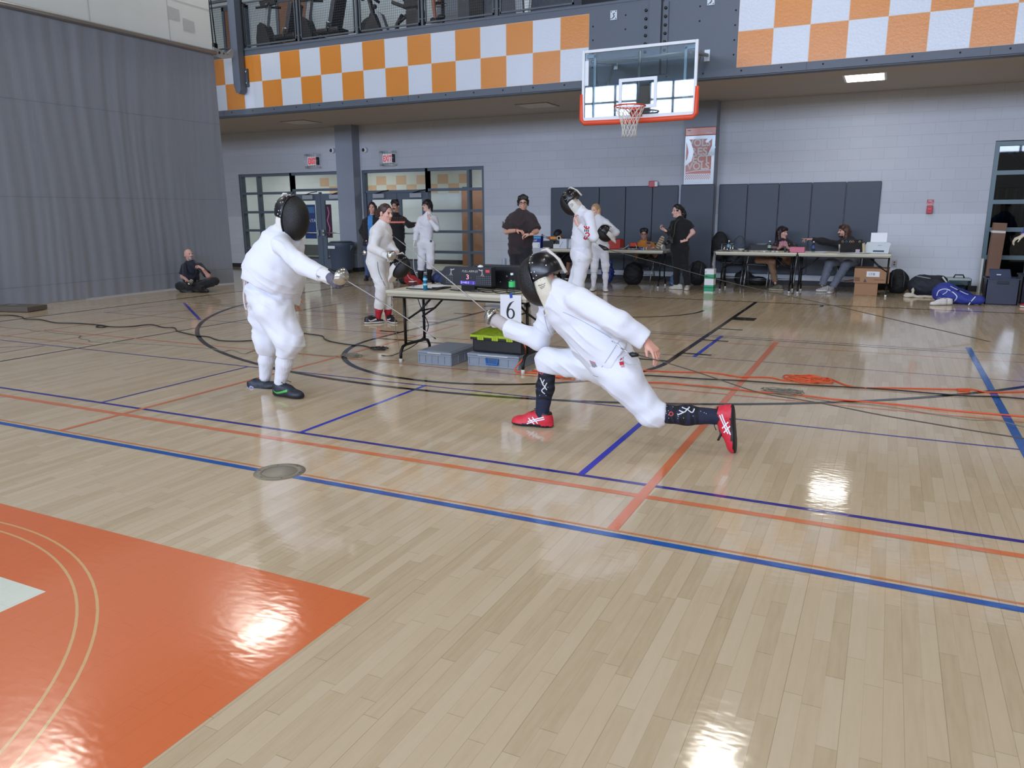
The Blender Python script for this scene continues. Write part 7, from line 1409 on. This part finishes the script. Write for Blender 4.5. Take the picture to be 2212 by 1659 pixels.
pm = Person('man with long brown hair and beard seated at the laptop, pointing left', Y0, J, (206, 158, 142), (-.88, -.46, 0), (-.25, -.95, 0), s=1.02, hair=(74, 48, 38), beard=1, hands=[(AY(1752, 517, Y0-.22), (-1, -.2, .08), (0, -.2, -1), (0, -1, .2), dict(curls=(.05, .5, .8, .9)), .006)])
pm.top(DK2, 'jersey', 'long', 1.1, .2, mats=[DK2, cloth('collar_red', (150, 36, 40)), cloth('stripe_cream', (200, 190, 176))], slots=lambda C: np.where(np.linalg.norm(C-pm.P['nk'], axis=1) < .075, 1, np.where((np.abs(C[:, 0]-pm.P['rs'][0]-.03) < .012) & (C[:, 2] < pm.P['rs'][2]+.01), 2, 0)))
pm.legs(cloth('jeans_grey', (112, 118, 132)), 'jeans', (.1, .078, .062), 1., waist=.2)
pm.hair([((-.07, -.03, .03), (-.07, -.02, -.13), .04, .04), ((.07, -.03, .03), (.07, -.02, -.13), .04, .04), ((0, -.07, 0), (0, -.09, -.15), .07, .06), ((-.04, .04, .08), (.04, .05, .08), .04, .035)], fringe=.055, amp=.005)
GRS = mat('trainer_grey', (150, 146, 142), .6)
for q, px, py in (('r', 1762, 630), ('l', 1790, 635)): foot(pm, q, px, py, [GRS, SHWH], s=1.05, matfn=lambda q, y, x: np.where(q < .028, 1, np.where((y*30 % 1) < .3, 1, 0)))

# ---- photographer on the floor by the curtain
Y0 = -2.3; NVY = cloth('polo_navy', (22, 26, 44))
J = dict(hd=(408, 551, 0), nk=(411, 567, .02), ch=(413, 580, .02), wa=(413, 600, .02), pe=(413, 616, .02), rs=(396, 572, .03), re=(394, 597, -.02), rw=(405, 606, -.22), ls=(434, 570, -.05), le=(450, 596, -.12), lw=(437, 580, -.25), rh=(404, 619, 0), rk=(388, 618, -.3), ra=(440, 624, -.3), lh=(424, 618, 0), lk=(464, 607, -.12), la=(405, 625, -.36))
ph = Person('bald man with grey beard in black sitting cross legged against the curtain', Y0, J, (214, 164, 150), (.96, -.2, .2), (.3, -.95, 0), s=1., hair=(150, 146, 144), beard=1, bare='rl', hands=[(AY(405, 606, Y0-.22), (.9, -.3, -.1), (0, -.4, -.9), (.2, -.8, .4), dict(curl=.6), .006), (AY(437, 580, Y0-.25), (-.7, -.3, .6), (-.3, -.3, -.8), (-.3, -.8, .3), dict(curls=(.9, 1.1, 1.2, 1.2)), .006)])
ph.top(NVY, 'polo_shirt', 'short', 1.05, .3, short=.85, collar=None); ph.legs(BLKC, 'trousers', (.1, .08, .06), 1., waist=.2)
d = Sdf(); d.ell(ph.H(0, -.04, .0), (.079, .075, .05), ph.A, .02); d.cut(ph.H(0, .0, .03), ph.A[2], .01); V, F = d.mesh(.008); sobj('hair', [(V, F)], ph.root, [mat('hair_grey', (140, 132, 130), .6)])
for q, dv in (('r', A3(.16, -.04, -.05)), ('l', A3(-.12, -.1, -.06))): shoe(ph.root, ph.P[q+'a'], np.maximum(ph.P[q+'a']+dv, [-99, -99, .02]), nrm(A3(0, .5, .8)), [SHBK, SHBK])
p = AY(414, 607, Y0-.38); t = thing('camera', 'camera with white lens in the lap of the sitting photographer', 'camera', p); m = MB(); m.obox(p+A3(0, .03, .02), (.06, .0, .01), (0, .035, 0), (0, 0, .045), BLACK, .012); obj('body', m, t)
ax_ = nrm(A3(.2, -.75, -.35)); m = MB(); LW = mat('lens_white', (206, 200, 190), .4)
m.lathe([(.04, 0), (.042, .03)], p, LW, 18, ax=ax_); m.lathe([(.044, .03), (.044, .05)], p, BLACK, 18, ax=ax_); m.lathe([(.043, .05), (.045, .075)], p, LW, 18, ax=ax_); m.lathe([(.046, .075), (.047, .12), (.04, .12), (0, .1)], p, BLACK, 18, ax=ax_); m.lathe([(.047, .1), (.048, .11)], p, LW, 18, ax=ax_); obj('lens', m, t)
m = MB(); m.tube(spline([p+A3(.05, 0, .05), AY(424, 590, Y0-.2), AY(421, 573, Y0-.12), AY(418, 566, Y0-.06)], 5), .011, BLACK, 6); m.tube(spline([p+A3(-.05, 0, .05), AY(404, 590, Y0-.18), AY(402, 572, Y0-.1), AY(404, 564, Y0-.03)], 5), .011, BLACK, 6); obj('strap', m, t)

# ---- rider on the balcony and the person cut by the right edge
Y0 = 1.3
J = dict(hd=(915, -190, 0), nk=(918, -160, 0), ch=(921, -135, 0), wa=(926, -100, 0), pe=(930, -70, 0), rs=(915, -152, -.15), re=(935, -125, -.2), rw=(958, -110, -.2), ls=(922, -152, .15), le=(940, -125, .2), lw=(960, -110, .2), rh=(931, -62, -.09), rk=(934, -22, -.12), ra=(940, 40, -.1), lh=(931, -62, .09), lk=(955, -40, .12), la=(950, 5, .15))
rd = Person('person with bare legs riding a machine on the balcony, cut by the top edge', Y0, J, (176, 112, 92), (1, -.1, 0), (1, -.1, 0), s=1., hair=(40, 30, 26), bare=('r', 'l', 'legs'), headvox=.012)
rd.top(BLKC, 'shirt', 'short', 1.05, .2); rd.legs(BLKC, 'shorts', (.1, .085, .06), .05, waist=.3); rd.hair()
for q in 'rl': shoe(rd.root, rd.P[q+'a'], rd.P[q+'a']+A3(.17, 0, -.085), (0, 0, 1), [SHBK, SHWH])
Y0 = float(G(2215, 664)[1])
J = dict(hd=(2265, 440, 0), nk=(2262, 462, 0), ch=(2260, 485, 0), wa=(2255, 520, 0), pe=(2252, 548, 0), rs=(2238, 474, -.05), re=(2222, 494, -.1), rw=(2208, 510, -.25), ls=(2284, 474, 0), le=(2290, 505, 0), lw=(2285, 535, 0), rh=(2242, 556, 0), rk=(2232, 605, -.05), ra=(2221, 648, 0), lh=(2262, 556, 0), lk=(2264, 605, 0), la=(2266, 650, 0))
re_ = Person('person in blue cut off by the right edge, pale glove and red shoe showing', Y0, J, (206, 160, 144), (-.8, -.5, 0), (-.6, -.8, 0), s=1., hair=(50, 36, 30), headvox=.012)
BLS = cloth('shirt_royal', (40, 72, 160)); re_.top(BLS, 'shirt', 'long', 1.05, .3, cuff=.8); re_.legs(mat('trousers_dark', (40, 44, 54), .8), 'trousers', (.09, .07, .055), .9); re_.hair()
P = re_.P; s0 = hand_sdf(P['rw'], (-.8, -.1, -.4), (.2, .2, -1), (0, -1, .2), curl=.6, s=1.1); V, F = s0.mesh(.008); sobj('glove', [(V, F)], re_.root, [mat('glove_cream', (206, 196, 176), .7)])
foot(re_, 'r', 2203, 664, [mat('shoe_crimson', (170, 36, 40), .5), SHWH]); foot(re_, 'l', 2250, 668, [mat('shoe_crimson', (170, 36, 40), .5), SHWH])

# ================================================================== CABLES ON THE FLOOR
def cable(name, pts, r, m, label, n=5, cat='cable', z=None):
    b = MB(); Q = []
    for p in pts: q = G(p[0], p[1], r+.002+(p[2] if len(p) > 2 else 0)); Q.append(q)
    b.tube(spline(Q, n), r, m, 6); return b, name, label, cat
def put(c): return obj(c[1], c[0], label=c[2], cat=c[3], origin=c[0].v[0])
def tangle(b, px, py, rad, n, r, m, flat=.6, seed=0):
    rg = random.Random(seed); c = G(px, py)
    for k in range(n):
        a0 = rg.uniform(0, 6.28); R = rad*rg.uniform(.5, 1); ox, oy = rg.uniform(-.4, .4)*rad, rg.uniform(-.25, .25)*rad; th = rg.uniform(0, 3.14); pts = []
        for j in range(17): a = a0+2*PI*j/14; x, y = R*math.cos(a), flat*R*math.sin(a); pts.append((c[0]+ox+x*math.cos(th)-y*math.sin(th)*.4, c[1]+oy+x*math.sin(th)*.4+y*math.cos(th), r+.002+.012*rg.random()+.006*k/n))
        b.tube(spline(pts, 2), r, m, 5)
CBK = mat('cable_black', (34, 32, 32), .5); CGY = mat('cable_grey', (120, 118, 104), .5); COR = mat('cable_orange', (214, 84, 40), .45); CBL = mat('cable_tape_blue', (40, 60, 170), .5)
c = cable('extension_cable', [(0, 681), (25, 681), (48, 685), (54, 689), (85, 690), (120, 697), (160, 698), (205, 701), (228, 704), (222, 707), (208, 706), (216, 703), (245, 706), (285, 705), (325, 701), (352, 707), (376, 708), (383, 715), (402, 720), (420, 724), (436, 726), (452, 728), (472, 735), (508, 737), (536, 736), (558, 734), (564, 726), (567, 723), (600, 722), (648, 720), (672, 722), (696, 726), (701, 732), (716, 738), (752, 744), (785, 747), (803, 752)], .0075, CBK, 'long black cable winding across the floor on the left to a coil')
tangle(c[0], 823, 755, .13, 6, .006, CBK, .8, 3); put(c)
c = cable('signal_wire', [(0, 705), (18, 708), (60, 711), (70, 714), (98, 715), (112, 718), (140, 721), (172, 724), (170, 730), (192, 735), (194, 738), (240, 740), (280, 742), (330, 744), (380, 747), (440, 752), (468, 755), (482, 759), (500, 756), (515, 761), (530, 764), (552, 757), (600, 760), (660, 764), (700, 768), (730, 769)], .004, CGY, 'thin grey curly wire running left of the standing fencer to a tangle')
tangle(c[0], 757, 770, .16, 7, .003, CGY, .6, 5); put(c)
c = cable('coiled_cable', [(1290, 800), (1385, 800), (1450, 803), (1500, 804), (1525, 804), (1560, 808), (1600, 814), (1660, 815), (1700, 822), (1740, 816), (1790, 818), (1830, 833), (1870, 838), (1910, 838), (1960, 839), (2010, 840), (2070, 841), (2100, 841), (2130, 847), (2180, 847), (2240, 845)], .0065, COR, 'orange extension cord with a coil running across the floor at right')
tangle(c[0], 1755, 824, .26, 6, .0065, COR, .7, 9); put(c)
b = MB(); b.obox(G(2082, 842, .014), CR*.05, nrm(np.cross(CR, (0, 0, 1)))*.014, (0, 0, .012), COR, .006); obj('cord_connector', b, label='orange connector block on the cord at right', cat='connector')
c = cable('power_cable', [(1340, 824), (1392, 826), (1440, 827), (1482, 831), (1545, 836), (1600, 842), (1645, 847), (1700, 850), (1742, 855), (1800, 862), (1860, 867), (1940, 874), (2040, 885), (2120, 892), (2230, 901)], .0065, COR, 'second orange cord nearer the camera under the lunging fencer'); put(c)
c = cable('orange_flex', [(1150, 800), (1185, 804), (1230, 806)], .008, COR, 'coil of orange cord beside the front foot of the lunging fencer'); tangle(c[0], 1205, 813, .13, 6, .0075, COR, .8, 21); c[0].tube(spline([A3(.62, -6.8, .3), A3(.7, -6.86, .18), A3(.62, -6.95, .03), A3(.72, -6.93, .01), A3(.9, -6.9, .01)], 6), .008, COR, 6); put(c)
c = cable('floor_cable', [(1382, 810), (1440, 813), (1510, 818), (1600, 822), (1700, 829), (1772, 833), (1900, 840), (2020, 850), (2090, 855), (2160, 857), (2230, 863)], .006, CBK, 'thin black cord lying between the two orange cords at right'); put(c)
c = cable('tangled_wire', [(1480, 832), (1560, 840), (1640, 846), (1668, 848)], .003, CGY, 'grey wire tangle on the floor beside the orange cords'); tangle(c[0], 1700, 849, .17, 8, .003, CGY, .5, 14); c[0].tube(spline([G(1740, 858, .005), G(1800, 868, .005), G(1860, 872, .004), G(1930, 880, .005), G(2020, 895, .004), G(2100, 907, .005), G(2150, 908, .004), G(2212, 922, .004)], 5), .003, CGY, 6); put(c)
# reel lines hooked to the two fencers on the right
REEL = mat('reel_line', (70, 64, 52), .5)
b = MB(); a_, e_ = AY(1379, 767, Yr-.28), A3(6.4, -8.75, .22); n = 24; pts = [a_+(e_-a_)*k/n-A3(0, 0, 1)*.42*math.sin(PI*k/n)*(1-.35*k/n) for k in range(n+1)]
tg = [(1379, 767), (1478, 795), (1560, 822), (1640, 848), (1720, 862), (1800, 876), (1900, 896), (2000, 913), (2100, 930), (2230, 950)]
pts = [AY(x, y, Yr-.28+.1*k/9) for k, (x, y) in enumerate(tg)]; b.tube(spline(pts, 4), .0035, REEL, 6); obj('reel_line', b, label='thin dark line from the hip of the lunging fencer to the right edge', cat='cord')
b = MB(); ya = float(G(1250, 690)[1]); tg = [(1313, 539), (1380, 557), (1430, 570), (1500, 590), (1560, 606), (1660, 630), (1800, 660), (1960, 697), (2100, 729), (2230, 760)]; pts = [AY(x, y, ya-.15+.3*k/9) for k, (x, y) in enumerate(tg)]; b.tube(spline(pts, 4), .005, REEL, 6); obj('reel_line', b, label='thin dark line from the bowing masked fencer across to the right edge', cat='cord')
# cords at the near table
b = MB(); b.tube(spline([A3(-.6, -6.75, .7), A3(-.63, -6.6, .5), A3(-.62, -6.5, .3), A3(-.75, -6.55, .12), A3(-.95, -6.7, .008), A3(-1.06, -6.75, .008)], 6), .005, CBK, 6); obj('hanging_cable', b, label='black cord hanging from the near table down to the coil', cat='cord', origin=(-.75, -6.6, 0))
b = MB(); b.tube(spline([A3(-.77, -6.8, .72), A3(-.8, -6.85, .4), A3(-.8, -6.8, .15), A3(-.76, -6.85, .03), A3(-.7, -6.9, .006), A3(-1.0, -7.0, .006), A3(-1.2, -6.95, .006)], 6), .0035, mat('cord_tan', (150, 126, 96), .6), 6); obj('hanging_cable', b, label='thin tan cord hanging off the left end of the near table', cat='cord', origin=(-.8, -6.8, 0))
b = MB()
for k in range(5): x = .2+.14*k; b.tube(spline([A3(x-.35, -6.82+.03*k, Z6+.006), A3(x-.15, -6.9-.02*k, Z6+.008), A3(x, -6.8, Z6+.02), A3(x+.05, -6.62, Z6+.01)], 5), .0045, CBK, 5)
obj('table_wiring', b, label='black wires looping over the near table behind the bottle', cat='cable', origin=(.2, -6.8, Z6))
# flat case by the curtain and the small white stand by the left fencer
q = G(38, 668); t = thing('floor_box', 'flat dark grey box lying on the floor by the curtain at far left', 'box', q)
p0, p1, p2 = G(0, 675), G(41, 676), G(80, 667); ux = nrm(p1-p0); b = MB(); b.obox((p0+p2)/2+A3(0, 0, .045), ux*.36, nrm(np.cross((0, 0, 1), ux))*.2, (0, 0, .04), mat('floor_box_grey', (96, 88, 80), .5), .01); obj('body', b, t)
b = MB(); b.obox((p0+p2)/2+A3(-.1, 0, .088), ux*.08, nrm(np.cross((0, 0, 1), ux))*.05, (0, 0, .003), ALU, .002); obj('plate', b, t)
q = G(524, 632); b = MB(); b.obox(q+A3(0, .1, .24), CR*.045, nrm(np.cross((0, 0, 1), CR))*.04, (0, 0, .235), mat('stand_white', (206, 196, 196), .5), .008); b.obox(q+A3(0, .1, .475), CR*.055, nrm(np.cross((0, 0, 1), CR))*.05, (0, 0, .008), mat('stand_white', (206, 196, 196), .5), .004); obj('white_post', b, label='short white post standing behind the hip of the left fencer', cat='post', origin=q)

# white trainers on the floor against the blue bag
for k, (px, py, tx, ty, lab) in enumerate(((2040, 648, 2022, 652, 'nearer white trainer of the pair in front of the blue sports bag'), (2052, 642, 2036, 646, 'further white trainer of the pair in front of the blue sports bag'))):
    c = AY(px, py, .68-.06*(1-k)); c[2] = 0; t = thing('trainer', lab, 'shoe', (c[0], c[1], 0)); tp = A3(c[0]-.2, c[1]-.12, .003)
    o, Q, fr = shoe(t, A3(c[0], c[1], .09), tp, (0, 0, 1), [SHWH, mat('trainer_sole', (190, 186, 180), .6)], 1., name='upper'); laces(o, Q, mat('lace_white', (206, 204, 200), .7), 4)
